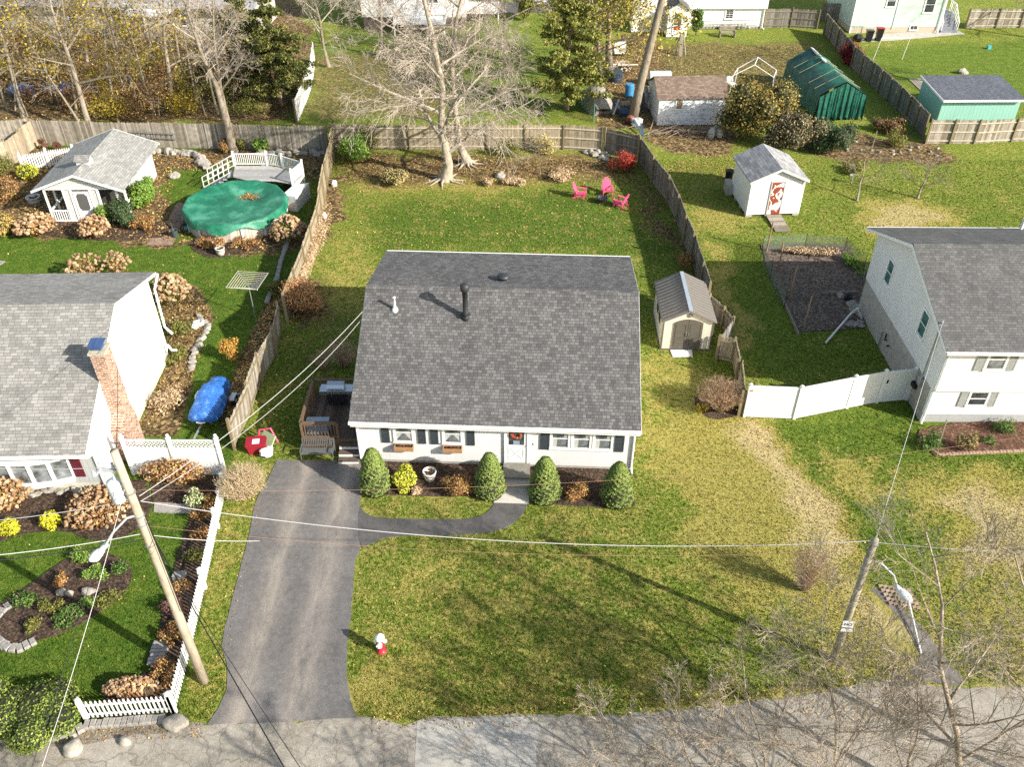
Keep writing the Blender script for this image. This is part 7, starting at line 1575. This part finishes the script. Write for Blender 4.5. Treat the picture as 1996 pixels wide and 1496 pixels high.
# back yard
bush('green_shrub', 'bright green shrub in the rear left corner of the lawn with the big tree', W(690, 318), 2.0, 1.6, L_BRI, 3800, .08, 80, core=None, shell=.25)
bush('twiggy_shrub', 'grey twiggy shrub leaning over the fence left of the big tree', W(722, 300), 2.1, 1.5, L_OLV, 1600, .06, 81, core=None, shell=.2)
bush('yellow_shrub', 'round yellowish shrub left of the big tree trunk', W(770, 360), 1.0, 1.2, islands('tan_yellow', [(0, (.26, .21, .08)), (1, (.52, .44, .18))]), 2400, .055, 82, core=COREB)
bush('red_shrub', 'bright red shrub in the fence corner behind the pink chairs', W(1212, 335), 1.8, 1.15, L_RED, 3600, .05, 83, core=None, shell=.2)
bush('red_shrub', 'dark red shrub against the long fence behind the green shelter', W(1655, 122), 2.1, 1.5, islands('dark_red', [(0, (.10, .008, .012)), (1, (.36, .03, .04))]), 3200, .07, 84)
bush('twiggy_shrub', 'yellowish shrubs along the fence right of the big tree', W(995, 305), 1.5, 1.5, L_OLV, 1500, .06, 85, core=None, shell=.2, ry=.6)
bush('twiggy_shrub', 'twiggy yellow-green shrub in front of the middle fence posts', W(1060, 300), 1.6, 1.3, islands('tan_yellow', [(0, (.26, .21, .08)), (1, (.52, .44, .18))]), 1100, .06, 86, core=None, shell=.2, ry=.6)
bush('dry_tuft', 'heap of tan dry grass left of the red shrub', W(1095, 345), .6, 1.3, L_TAN, 2200, .06, 87, core=None, shell=.1, cat='dry grass')
bush('dry_tuft', 'tan dry grass clump right of the grey rock', W(1000, 360), .5, .9, L_TAN, 1200, .06, 88, core=None, shell=.1, cat='dry grass')
bush('dry_tuft', 'tan dry grass clump left of the grey rock', W(950, 362), .5, .6, L_TAN, 900, .06, 89, core=None, shell=.1, cat='dry grass')
bush('large_bush', 'large rusty green bush right of the old shed', W(1462, 270), 4.6, 3.0, islands('mixed_autumn', [(0, (.05, .07, .02)), (.4, (.13, .13, .035)), (.7, (.30, .18, .05)), (1, (.45, .36, .10))], sss=.15), 14000, .085, 90, nb=16)
bush('large_bush', 'twiggy grey brown bush before the green tarpaulin shelter', W(1545, 290), 2.8, 2.3, islands('grey_autumn', [(0, (.06, .06, .03)), (.5, (.20, .15, .08)), (1, (.36, .29, .18))]), 7000, .07, 91, nb=12)
bush('large_bush', 'dark green bush at the foot of the green tarpaulin shelter', W(1612, 290), 2.2, 2.0, L_DRK, 7000, .07, 92, nb=12)
bush('yellow_shrub', 'low yellowish growth left of the rear right fence corner', W(1740, 285), 1.2, 1.3, L_OLV, 1500, .06, 93, core=None, shell=.2)
bush('brown_shrub', 'dark brown growth along the foot of the long dark fence', W(1735, 258), 1.2, 1.5, L_RUST, 1500, .06, 94, core=COREB)
bush('brown_shrub', 'small green and brown plants below the dark green bush', W(1665, 335), .7, 1.2, L_OLV, 1300, .06, 95, core=None, shell=.1)
bush('climbing_shrub', 'narrow green climber beside the vestibule', W(1356, 70), 2.9, .8, L_GRN, 2600, .08, 96)
bush('clipped_shrub', 'upright clipped olive shrub between the two far parked cars', W(1021, 38), 3.4, 1.5, L_OLV, 5000, .09, 97, shell=.8, jit=.6, nb=8)
bush('brown_shrub', 'brown twiggy plant before the fence near the storage shed', W(1338, 520), 1.1, .9, L_RUST, 900, .045, 98, core=None, shell=.2)
bush('rose_bush', 'green shrub with rusty leaves in the reddish flower bed', W(1882, 878), 1.0, .55, islands('rose', [(0, (.06, .10, .03)), (.5, (.22, .2, .06)), (1, (.55, .28, .18))]), 1500, .045, 99, core=None, shell=.3)
bush('flower_plant', 'green plants at the left end of the reddish flower bed', W(1812, 868), .7, .8, L_GRN, 1200, .045, 100, core=None, shell=.1)
bush('flower_plant', 'green plant at the wall of the right house', W(1955, 845), .7, .7, L_GRN, 900, .045, 101, core=None, shell=.1)
bush('flower_plant', 'small green plant in the middle of the reddish flower bed', W(1925, 865), .35, .4, L_GRN, 500, .04, 102, core=None, shell=.1)
bush('yellow_plant', 'small yellow plant at the foot of the bare shrub by the vinyl fence', W(1368, 803), .4, .35, L_YEL, 400, .05, 103, core=None, shell=.1)
bush('vegetable_plants', 'yellow-green plants on the right side of the vegetable bed', W(1660, 520), .5, .7, L_BRI, 1100, .06, 104, core=None, shell=.1, ry=1.4)
bush('dry_stalks', 'heap of tan dried stalks at the rear of the vegetable bed', W(1575, 496), .45, 1.9, L_TAN, 3200, .06, 105, core=None, shell=.1, ry=.7, cat='dry stalks')

# bare fan-shaped shrubs
def fan_shrub(name, label, pos, h, r_, n, mat, seed, group=None, thick=.012, buds=None, sub=3):
    t = thing(name, label, 'shrub', pos, 0, group); rn = random.Random(seed); m = MB()
    for i in range(n):
        a = rn.uniform(0, 6.283); q = rn.random() ** .6; x = r_ * q * math.cos(a); y = r_ * q * math.sin(a); z = h * (1 - .35 * q * q) * rn.uniform(.75, 1.05)
        s = Vector((x * .12, y * .12, 0)); mid = Vector((x * .45 + rn.gauss(0, .03), y * .45 + rn.gauss(0, .03), z * .5)); e = Vector((x, y, z)); m.tube([s, mid, e], [thick, thick * .75, .004], 3, False)
        for k in range(sub):
            f = rn.uniform(.35, .95); p = mid.lerp(e, f); m.tube([p, p + Vector((rn.gauss(0, .12), rn.gauss(0, .12), rn.uniform(.1, .3))) * (h / 1.8)], [thick * .5, .003], 3, False)
    m.build('stems', mat, t)
    if buds:
        V_, F_ = cloud([(0, 0, h * .62, r_ * .9, r_ * .9, h * .38)], n * 8, .022, seed, .2, 1.); npmesh('buds', V_, F_, buds, t)
    return t
fan_shrub('bare_shrub', 'straw coloured bare shrub between the lattice fence and the driveway', W(480, 972), 1.7, 1.15, 520, bark('straw_twig', (.40, .31, .18), (.62, .52, .34)), 1, buds=L_TAN)
fan_shrub('bare_shrub', 'reddish brown bare shrub at the left end of the vinyl fence', W(1400, 800), 1.75, 1.25, 460, BARKT, 2, buds=islands('bud_brown', [(0, (.28, .15, .09)), (1, (.44, .28, .18))]))
fan_shrub('bare_shrub', 'pinkish bare shrub on the dry lawn by the right utility pole', W(1565, 1150), 2.3, .95, 170, bark('pink_twig', (.36, .24, .17), (.52, .40, .30)), 3, thick=.009)
fan_shrub('bare_shrub', 'thin brown bare shrub beside the left wall of the white house near the deck', W(672, 715), 1.6, 1.0, 150, BARKT, 4)
fan_shrub('bare_shrub', 'sparse bare climber before the tan fence gap', W(632, 720), 1.2, .7, 60, BARKT, 5)
# trees
MINR[0] = .009
CF5 = [(7, 8, .60, 50, .01, 5, .22), (5, 7, .58, 50, -.01, 4, .2), (4, 7, .62, 46, -.01, 3, .15), (3, 0, 0, 0, 0, 3, 0)]
b1 = W(868, 352); b2 = W(912, 320)
T1_ = branch_tree('bare_tree', 'big bare tree, nearer of the two grey trunks behind the lawn', 'tree', b1, (b1.x - .5, b1.y + .6, 15.5), .34, CF5, BARKM, 11, trunkpts=[b1, b1 + Vector((.3, 0, 1.2)), b1 + Vector((-.1, .1, 4.)), b1 + Vector((.1, .2, 6.6)), b1 + Vector((-.4, .4, 10)), b1 + Vector((-1.0, .6, 13)), b1 + Vector((-1.3, .6, 16))], twigmat=BARKP, limb_start=.2, nlimb=17, limb_len=.44, limb_up=.48)
T2_ = branch_tree('bare_tree', 'bare tree trunk just behind and right of the big bare tree', 'tree', b2, (b2.x + .2, b2.y, 15), .28, CF5, BARKM, 12, trunkpts=[b2, b2 + Vector((-.5, 0, 1.3)), b2 + Vector((-.8, .1, 4.)), b2 + Vector((-.9, .2, 7)), b2 + Vector((-.5, .2, 10)), b2 + Vector((.2, .2, 12.5)), b2 + Vector((.6, .2, 15))], twigmat=BARKP, limb_start=.28, nlimb=14, limb_len=.42, limb_up=.5)
rn = random.Random(3)
for (tr_0, k) in ((T1_, .5), (T2_, .4)):
    bb_ = Vector((0, 0, 0))
    for i in range(8): m = MB(); a = i / 8 * 6.28 + rn.uniform(-.3, .3); m.tube([bb_ + Vector((k * .5 * math.cos(a), k * .5 * math.sin(a), .25)), bb_ + Vector((k * 1.4 * math.cos(a), k * 1.4 * math.sin(a), .08)), bb_ + Vector((k * 3 * math.cos(a + .2), k * 3 * math.sin(a + .2), -.02))], [.13, .09, .03], 6, False); m.build('root', BARKM, tr_0, True)
CF4 = [(5, 6, .55, 48, .02, 5, .25), (4, 6, .55, 48, .01, 3, .2), (4, 4, .6, 45, 0, 3, .2), (3, 0, 0, 0, 0, 3, 0)]
CF3 = [(5, 6, .55, 48, .02, 4, .25), (4, 5, .55, 48, .01, 3, .2), (3, 0, 0, 0, 0, 3, 0)]
def t3(name, label, base_px, top_px, topz, rad, seed, **k):
    b = W(*base_px); tp = W(top_px[0], top_px[1], topz); return branch_tree(name, label, 'tree', b, tp, rad, k.pop('cfg', CF3), k.pop('mat', BARKG), seed, **k)
t3('leaning_tree', 'leaning grey trunk with sparse yellow leaves at the far left', (48, 228), (-30, -40), 10, .22, 21, leafmat=L_YEL, leafn=1300, leafsize=.09, nlimb=10)
t3('leaning_tree', 'tall leaning trunk rising behind the garden house roof', (183, 272), (80, -60), 11, .24, 22, leafmat=L_YEL, leafn=1600, leafsize=.09, nlimb=10)
t3('leaning_tree', 'thinner leaning trunk crossing the one behind the garden house', (177, 276), (60, 90), 6, .13, 23, nlimb=6)
t3('woodland_tree', 'straight grey trunk in the middle of the yellow wood', (335, 214), (310, -60), 11, .22, 24, leafmat=L_YEL, leafn=1300, leafsize=.09, nlimb=10)
t3('woodland_tree', 'thin dark trunk left of the middle of the yellow wood', (222, 222), (190, -40), 9, .13, 25, leafmat=L_YEL, leafn=1300, leafsize=.09, nlimb=9)
t3('woodland_tree', 'thin trunk at the rear of the wood near the raised deck', (170, 120), (150, -90), 9, .12, 26, leafmat=L_YEL, leafn=2000, leafsize=.11, nlimb=8)
b4 = W(456, 296)
branch_tree('bare_tree', 'forked pale trunk rising from the stockade fence behind the pool', 'tree', b4, b4 + Vector((-1.2, .5, 13)), .27, CF4, BARKG, 27, trunkpts=[b4, b4 + Vector((-.1, 0, 2)), b4 + Vector((-.3, .1, 5)), b4 + Vector((-.9, .2, 7)), b4 + Vector((-1.3, .3, 10)), b4 + Vector((-1.5, .4, 13))], twigmat=BARKP, limb_start=.38, nlimb=9, limb_len=.36, limb_up=.9)
branch_tree('bare_tree', 'right fork of the pale trunk behind the pool', 'tree', b4 + Vector((-.05, .3, 0)), b4 + Vector((1.2, .5, 12)), .2, CF4, BARKG, 28, trunkpts=[b4 + Vector((-.05, .3, 0)), b4 + Vector((-.1, .3, 3)), b4 + Vector((-.1, .3, 5)), b4 + Vector((.1, .3, 8)), b4 + Vector((.8, .3, 12))], twigmat=BARKP, limb_start=.45, nlimb=8, limb_len=.36, limb_up=.9)
# evergreens
def evergreen(label, pos, h, r_, n, mat, seed, z0=.08, name='evergreen_tree', size=.14):
    t = thing(name, label, 'tree', pos); rs = np.random.RandomState(seed)
    MB().tube([(0, 0, 0), (0, 0, h * .9)], [.22, .05], 8).build('trunk', BARKB, t)
    nb = 90; u = rs.uniform(0, 1, nb); bz = h * (z0 + (1 - z0) * u); br = r_ * (1 - u) ** .42 * rs.uniform(.45, 1.1, nb); ba = rs.uniform(0, 6.283, nb)
    m = MB(); bl = []
    for z, q, a in zip(bz, br, ba):
        m.tube([(0, 0, z), (q * math.cos(a), q * math.sin(a), z + q * .1)], [.05, .01], 3, False)
        for f in (.35, .7, 1): bl.append((q * f * math.cos(a), q * f * math.sin(a), z + q * .1 * f, .25 + .22 * q * .5, .25 + .22 * q * .5, .28))
    m.build('branches', BARKB, t); V_, F_ = cloud(bl, n, size, seed, .2, 1.2); npmesh('crown', V_, F_, mat, t)
evergreen('loose olive green conifer on the lawn behind the middle fence', W(1105, 213), 9.5, 3.5, 22000, L_CON, 1, .14, size=.11)
OLC = islands('olive_evergreen', [(0, (.025, .04, .012)), (.45, (.08, .10, .025)), (.8, (.20, .20, .05)), (1, (.40, .34, .09))], .7, sss=.15)
evergreen('broad dark olive evergreen beside the white fence at the edge of the wood', W(548, 205), 8.8, 3.6, 22000, OLC, 2, .1, size=.105)
evergreen('second dark olive evergreen, left of the broad one by the white fence', W(488, 180), 8.0, 3.0, 15000, OLC, 3, .1, size=.105)
evergreen('dark evergreen in the far top left corner of the wood', W(45, 60), 8, 3.5, 9000, OLC, 4)
# wood understory with yellow leaves
rn = random.Random(77)
ul = [(20, 130), (70, 165), (120, 215), (95, 120), (150, 180), (185, 230), (215, 150), (255, 205), (240, 110), (290, 165), (310, 225), (345, 130), (360, 190), (400, 225), (395, 110), (430, 160), (455, 210), (130, 70), (200, 60), (290, 60), (370, 55), (30, 215), (480, 120), (420, 60), (60, 95), (160, 105), (270, 135), (330, 95), (520, 150), (20, 60)]
L_BRN = islands('brown_hanging_leaves', [(0, (.10, .05, .02)), (.5, (.24, .13, .05)), (1, (.42, .27, .10))], .8, sss=.2)
KIND = [(L_YEL, 'yellow leaved', 480), (L_BRN, 'brown leaved', 520), (L_OLV, 'olive leaved', 420), (L_BRN, 'rusty leaved', 450)]
AREA = ['at the far left end', 'left of the blue tarpaulins', 'right of the blue tarpaulins', 'near the thin dark trunk', 'near the straight grey trunk', 'by the forked pale trunk', 'beside the dark evergreens', 'under the dark evergreens']
cnt = {}
for i, (x, y) in enumerate(ul):
    mt, kn, nn_ = KIND[(i * 7 + int(x / 90)) % 4] if x < 400 else KIND[1 + i % 2]
    row = 'in the front row of the wood' if y > 190 else 'in the middle of the wood' if y > 125 else 'deep in the wood'
    h = rn.uniform(2.6, 5.2); lab = f"{kn} sapling {row} {AREA[min(7, int(x / 66))]}"; cnt[lab] = cnt.get(lab, 0) + 1
    if cnt[lab] > 1: h *= .6; lab = 'shorter ' + lab; cnt[lab] = cnt.get(lab, 0) + 1
    if cnt[lab] > 2: lab = 'spindly ' + lab
    b = W(x, y)
    branch_tree('sapling', lab, 'sapling', b, b + Vector((rn.gauss(0, .6), rn.gauss(0, .4), h)), .055, [(4, 5, .6, 50, .02, 3, .2), (3, 0, 0, 0, 0, 3, 0)], BARKG, 200 + i, 'saplings in the wood', mt, nn_, .085, nlimb=9, limb_start=.12, limb_len=.42, leafspread=.4)
# leafless trees and low brush filling the wood
WT = [(15, 215, 9, 'leafless tree behind the short left fence run'), (100, 200, 10, 'leafless tree between the two blue tarpaulins'), (150, 228, 8, 'leafless tree close behind the fence near the long tarpaulin'), (262, 190, 10, 'leafless tree left of the straight grey trunk'), (300, 222, 7, 'low leafless tree just behind the stockade fence in front of the straight trunk'), (385, 200, 9, 'leafless tree right of the straight grey trunk'), (425, 222, 8, 'leafless tree behind the fence left of the forked pale trunk'), (130, 140, 9, 'leafless tree deep in the wood behind the long tarpaulin'), (230, 125, 9, 'leafless tree deep in the wood at its centre'), (350, 130, 9, 'leafless tree deep in the wood behind the straight trunk'), (450, 130, 9, 'leafless tree deep in the wood behind the forked trunk'), (40, 120, 9, 'leafless tree deep in the wood at the far left')]
for i, (x, y, h, lab) in enumerate(WT):
    b = W(x, y); branch_tree('woodland_tree', lab, 'tree', b, b + Vector((rn.gauss(0, .8), rn.gauss(0, .4), h + 4)), rn.uniform(.08, .15), [(5, 6, .6, 42, .03, 3, .2), (4, 5, .6, 42, .02, 3, .2), (3, 0, 0, 0, 0, 3, 0)], BARKG, 400 + i, 'leafless trees in the wood', L_BRN, 500, .075, nlimb=12, limb_start=.18, limb_len=.36, limb_up=.8, leafspread=.3)
BR_ = [(30, 150, 'yellow'), (78, 205, 'brown'), (118, 160, 'yellow'), (160, 205, 'brown'), (200, 190, 'yellow'), (205, 232, 'yellow'), (250, 160, 'yellow'), (270, 225, 'brown'), (300, 135, 'yellow'), (330, 180, 'brown'), (365, 222, 'yellow'), (372, 160, 'brown'), (410, 185, 'brown'), (440, 200, 'olive'), (480, 228, 'olive'), (20, 95, 'brown'), (95, 95, 'yellow'), (180, 110, 'brown'), (260, 95, 'brown'), (340, 90, 'yellow'), (430, 100, 'olive'), (510, 150, 'olive')]
NB_ = ['far left corner', 'smaller blue tarpaulin', 'long blue tarpaulin', 'thin dark trunk', 'straight grey trunk', 'straight trunk, right side', 'forked trunk', 'dark evergreens']
for i, (x, y, c_) in enumerate(BR_):
    row = 'front' if y > 215 else 'middle' if y > 145 else 'back'
    bush('woodland_shrub', f"{c_} shrub at the {row} of the wood by the {NB_[min(7, int(x / 66))]}" + (', the lower one' if i in (5, 12) else ''), W(x, y), rn.uniform(1.6, 2.8), rn.uniform(1.7, 2.5), {'yellow': L_YEL, 'brown': L_BRN, 'olive': L_OLV}[c_], 1500, .075, 500 + i, group='shrubs in the wood', core=None, shell=.05, nb=10)
# trees left of the big tree and beyond, partly in frame
for i, (b_, tp, tz, lab) in enumerate((((640, 130), (600, -60), 9, 'bare tree right of the white fence at the wood edge'), ((745, 110), (735, -90), 9, 'bare tree before the white clapboard house at the far back'), ((980, 90), (985, -60), 7, 'bare tree left of the clipped shrub far back'))):
    b = W(*b_); tv = W(tp[0], tp[1], tz); branch_tree('bare_tree', lab, 'tree', b, b + (tv - b).normalized() * 11, .16, CF4, BARKG, 430 + i, nlimb=12, limb_start=.2, limb_len=.42, limb_up=.6, twigmat=BARKP)
# neighbouring trees just outside the picture, whose shade falls across it
for i, (x, y, h, lab) in enumerate(((46, 74, 14, 'bare tree outside the frame right of the teal shed'), (60, 88, 16, 'bare tree outside the frame right of the green house'), (4.5, 7.5, 8.5, 'bare street tree below the frame opposite the driveway'), (-6., 6.5, 9, 'bare street tree below the frame opposite the hedge'))):
    b = Vector((x, y, 0)); branch_tree('bare_tree', lab, 'tree', b, b + Vector((0, 0, h)), .25, CF4, BARKG, 450 + i, nlimb=13, limb_start=.3, limb_len=.4, limb_up=.7)
# leafy twin trunks + tall trunk
t3('leafy_tree', 'twin trunks with yellow leaves beside the scrap yard', (1190, 150), (1175, -160), 13, .33, 41, leafmat=L_YO, leafn=9000, leafsize=.11, nlimb=16, limb_start=.22, leafspread=.5, mat=BARKG)
t3('leafy_tree', 'slimmer trunk left of the twin leafy trunks', (1172, 165), (1145, -120), 12, .2, 42, leafmat=L_YO, leafn=6500, leafsize=.11, nlimb=14, limb_start=.22, leafspread=.5)
bt_ = W(1232, 238); m = MB(); q = [Vector((0, 0, 0)), Vector((.4, .05, 3)), Vector((.9, .1, 6)), Vector((1.5, .2, 9.5)), Vector((1.6, .2, 13))]
tt = thing('bare_tree', 'tall smooth bare trunk with a cut limb rising past the old shed', 'tree', bt_); m.tube(q, [.42, .34, .30, .26, .2], 12); m.build('trunk', BARKG, tt, True); m = MB(); m.tube([(1.35, .15, 8.7), (1.75, .1, 9.3)], [.16, .13], 8); m.build('cut_limb', bark('cut_wood', (.4, .3, .2), (.55, .42, .3)), tt)
# small fruit trees
t3('fruit_tree', 'small bare fruit tree right of the white shed', (1670, 392), (1690, 300), 2.6, .07, 51, nlimb=8, limb_len=.75, limb_start=.35, cfg=[(5, 5, .6, 45, .02, 4, .25), (3, 4, .5, 45, .0, 3, .3), (2, 0, 0, 0, 0, 3, 0)], mat=BARKG)
t3('fruit_tree', 'wide bare fruit tree at the right, in front of the rear fence', (1788, 386), (1815, 320), 2.4, .08, 52, nlimb=10, limb_len=.9, limb_start=.2, cfg=[(5, 6, .6, 45, .02, 4, .25), (3, 5, .5, 45, .0, 3, .3), (2, 0, 0, 0, 0, 3, 0)], mat=BARKG)
t3('young_tree', 'thin young tree in the leaf litter right of the rock', (1053, 340), (1050, 280), 2.4, .03, 53, nlimb=6, cfg=[(4, 4, .5, 45, 0, 3, .3), (2, 0, 0, 0, 0, 3, 0)])
MINR[0] = .0055; WOB[0] = .6
# foreground bare trees on the near side of the street
def fg(label, bpx, tpx, tz, rad, seed, nl, ll, st=.2, up=1.0, cfg=None):
    b = W(*bpx); tp = W(tpx[0], tpx[1], tz)
    branch_tree('street_tree', label, 'tree', b, tp, rad, cfg or [(6, 7, .6, 38, .03, 4, .15), (5, 6, .62, 38, .03, 3, .15), (4, 3, .65, 34, .03, 3, .2), (3, 0, 0, 0, 0, 3, 0)], BIRCH, seed, 'bare trees on the near side of the street', nlimb=nl, limb_len=ll, limb_start=st, limb_up=up)
fg('tallest bare street tree at the lower right with a pale forked trunk', (1880, 1600), (1810, 1040), 9.0, .12, 61, 11, .44)
fg('bare street tree cut off by the lower right edge', (2080, 1560), (1985, 1080), 8.5, .11, 62, 10, .44)
fg('bare street tree rising right of the worn road patch', (1760, 1620), (1800, 1300), 5.6, .07, 63, 10, .5)
fg('bushy bare street tree below the right utility pole', (1650, 1640), (1600, 1200), 5.8, .07, 64, 12, .55, .1)
fg('bushy bare street tree left of the one below the utility pole', (1520, 1640), (1440, 1260), 5.0, .055, 65, 9, .52, .1)
fg('lowest bare street tree at the bottom centre right', (1400, 1660), (1310, 1370), 4.0, .045, 66, 9, .6, .1)

fg('thin bare sapling at the very bottom edge right of the worn road patch', (1230, 1660), (1190, 1420), 3.2, .035, 67, 10, .55, .1)
fg('slim bare street tree leaning right below the NO PARKING sign', (1560, 1680), (1720, 1290), 5.0, .05, 68, 11, .5, .1)

# ground scatter
def scatter(polys, n, seed):
    rs = np.random.RandomState(seed); out = []
    for poly, k in polys:
        P = np.array([(p.x, p.y) for p in px(poly)]); lo = P.min(0); hi = P.max(0); m_ = int(n * k)
        X = rs.uniform(lo[0], hi[0], m_ * 3); Y = rs.uniform(lo[1], hi[1], m_ * 3); d = sdf(X, Y, [Vector((a, b, 0)) for a, b in P]); ok = d < 0
        out.append(np.stack([X[ok][:m_], Y[ok][:m_]], 1))
    return np.concatenate(out)
rs = np.random.RandomState(9)
def leaf_layer(name, label, polys, n, size, mat, seed, zz=.035):
    Q2 = scatter(polys, n, seed); P = np.concatenate([Q2, np.full((len(Q2), 1), zz) + rs.uniform(0, .02, (len(Q2), 1))], 1)
    N = rs.normal(size=P.shape) * .35 + [0, 0, 1]; V_, F_ = leafset(P, N, size, rs, .75); o = npmesh(name, V_, F_, mat); tag(o, label, 'leaves', None, 'stuff')
L_FALL = islands('fallen_leaf_mix', [(0, (.12, .06, .02)), (.4, (.28, .15, .05)), (.75, (.45, .29, .10)), (1, (.62, .48, .18))], .85)
leaf_layer('fallen_leaves', 'yellow and brown leaves scattered over the middle back yard', [([(650, 300), (1240, 320), (1340, 500), (1240, 500), (750, 490), (640, 480)], 1.0), ([(650, 300), (1230, 300), (1200, 350), (700, 370)], .9)], 2400, .045, L_FALL, 1)
leaf_layer('fallen_leaves', 'leaf litter covering the floor of the wood and the pool garden beds', [([(-100, 60), (560, 60), (600, 235), (-100, 235)], 1.6), ([(-60, 300), (620, 300), (620, 350), (340, 330), (330, 430), (560, 445), (520, 490), (-60, 440)], 1.6), ([(1150, 90), (1290, 80), (1290, 150), (1250, 240), (1160, 240)], .5)], 4200, .07, L_FALL, 2)
leaf_layer('fallen_leaves', 'brown leaves scattered on the front lawns and along the street edge', [([(700, 1060), (1240, 1000), (1300, 1380), (700, 1390)], .25), ([(440, 980), (530, 900), (440, 1300), (400, 1410)], .1), ([(690, 1395), (1700, 1320), (1800, 1400), (700, 1430)], .6), ([(0, 1050), (430, 960), (340, 1380), (0, 1300)], .06), ([(1530, 850), (1700, 1050), (1720, 1150), (1600, 1000)], .12), ([(160, 1420), (400, 1410), (400, 1440), (160, 1450)], .1)], 1500, .032, L_FALL, 3)
leaf_layer('fallen_leaves', 'leaves on the strip between the house and the left fence and on the side beds', [([(540, 600), (700, 600), (600, 870), (480, 870)], .25), ([(300, 540), (418, 600), (372, 760), (265, 850)], .8), ([(520, 600), (555, 560), (450, 850), (440, 780)], .6), ([(0, 490), (560, 490), (520, 560), (380, 700)], .12), ([(1350, 300), (1420, 300), (1440, 350), (1280, 330)], .3), ([(1270, 90), (1590, 90), (1500, 160), (1270, 150)], .5)], 2200, .05, L_FALL, 4)
# grass blades over all the lawns, in the colour of the turf they stand in
keepout = [[(541, 897), (498, 980), (439, 1225), (442, 1345), (405, 1413), (560, 1409), (697, 1400), (675, 1313), (684, 1204), (702, 1071), (752, 1048), (904, 1044), (999, 1024), (1028, 979), (970, 974), (925, 1013), (736, 1011), (703, 975), (712, 900)], OVAL, [(705, 897), (1232, 905), (1236, 985), (707, 968)],
    [(290, 925), (432, 930), (436, 960), (395, 1130), (342, 1365), (205, 1372), (300, 1305), (325, 1160), (372, 1003), (300, 985)], [(-120, 1085), (43, 1040), (216, 1053), (285, 1015), (300, 975), (-120, 940)], [(1482, 478), (1655, 480), (1700, 600), (1560, 648), (1500, 540)], [(1785, 838), (2200, 800), (2200, 885), (1790, 888)], [(1690, 1140), (1735, 1160), (1900, 1345), (1760, 1322)]]
r2 = np.random.RandomState(8); n = 430000
yy = 15.8 + 46 * r2.uniform(0, 1, n) ** 1.5; xx = r2.uniform(-1, 1, n) * (yy * .62 + 8)
edge_y = np.interp(xx, [W(*p).x for p in ((-60, 1440), (160, 1410), (340, 1398), (408, 1408), (695, 1394), (790, 1408), (1045, 1390), (1400, 1374), (1600, 1346), (1830, 1336), (2200, 1330))], [W(*p).y for p in ((-60, 1440), (160, 1410), (340, 1398), (408, 1408), (695, 1394), (790, 1408), (1045, 1390), (1400, 1374), (1600, 1346), (1830, 1336), (2200, 1330))])
ok = yy > edge_y
for k_ in keepout: ok &= sdf(xx, yy, px(k_)) > .03
ix = np.clip(((xx + 56) / .3).astype(int) + 7, 0, nx - 1); iy = np.clip(((yy - 12) / .3).astype(int) + 6, 0, ny - 1)
ok &= M_['lit'][iy, ix] < .7
for (cx_, cy_, hx, hy) in ((A.x + 6, A.y + 4.8, 6.2, 5.4), (-24, 32, 6.5, 5.2), (26, 36, 6.4, 5), (-27.9, 55, 2.6, 3.8), (-18.2, 52.1, 3.6, 3.6)): ok &= ~((abs(xx - cx_) < hx) & (abs(yy - cy_) < hy))
xx, yy, ix, iy = xx[ok], yy[ok], ix[ok], iy[ok]; k = len(xx); a = r2.uniform(0, 6.283, k); h = .045 * r2.uniform(.4, 1.4, k); w_ = .014 * r2.uniform(.7, 1.5, k) * (1 + yy / 40)
dx, dy = np.cos(a) * w_, np.sin(a) * w_; lx = r2.normal(size=k) * .03; ly = r2.normal(size=k) * .03
V_ = np.stack([np.stack([xx - dx, yy - dy, 0 * a], 1), np.stack([xx + dx, yy + dy, 0 * a], 1), np.stack([xx + lx, yy + ly, h], 1)], 1).reshape(-1, 3)
go = npmesh('grass', V_, np.arange(3 * k).reshape(-1, 3), GROUND_M); tag(go, 'short mown autumn grass standing over the lawns', 'grass', None, 'stuff')
cc_ = np.stack([M_['dry'][iy, ix], M_['lit'][iy, ix], M_['lush'][iy, ix], np.ones(k)], 1).astype(np.float32)
ca = go.data.color_attributes.new('cover', 'FLOAT_COLOR', 'POINT'); ca.data.foreach_set('color', np.repeat(cc_, 3, 0).ravel())
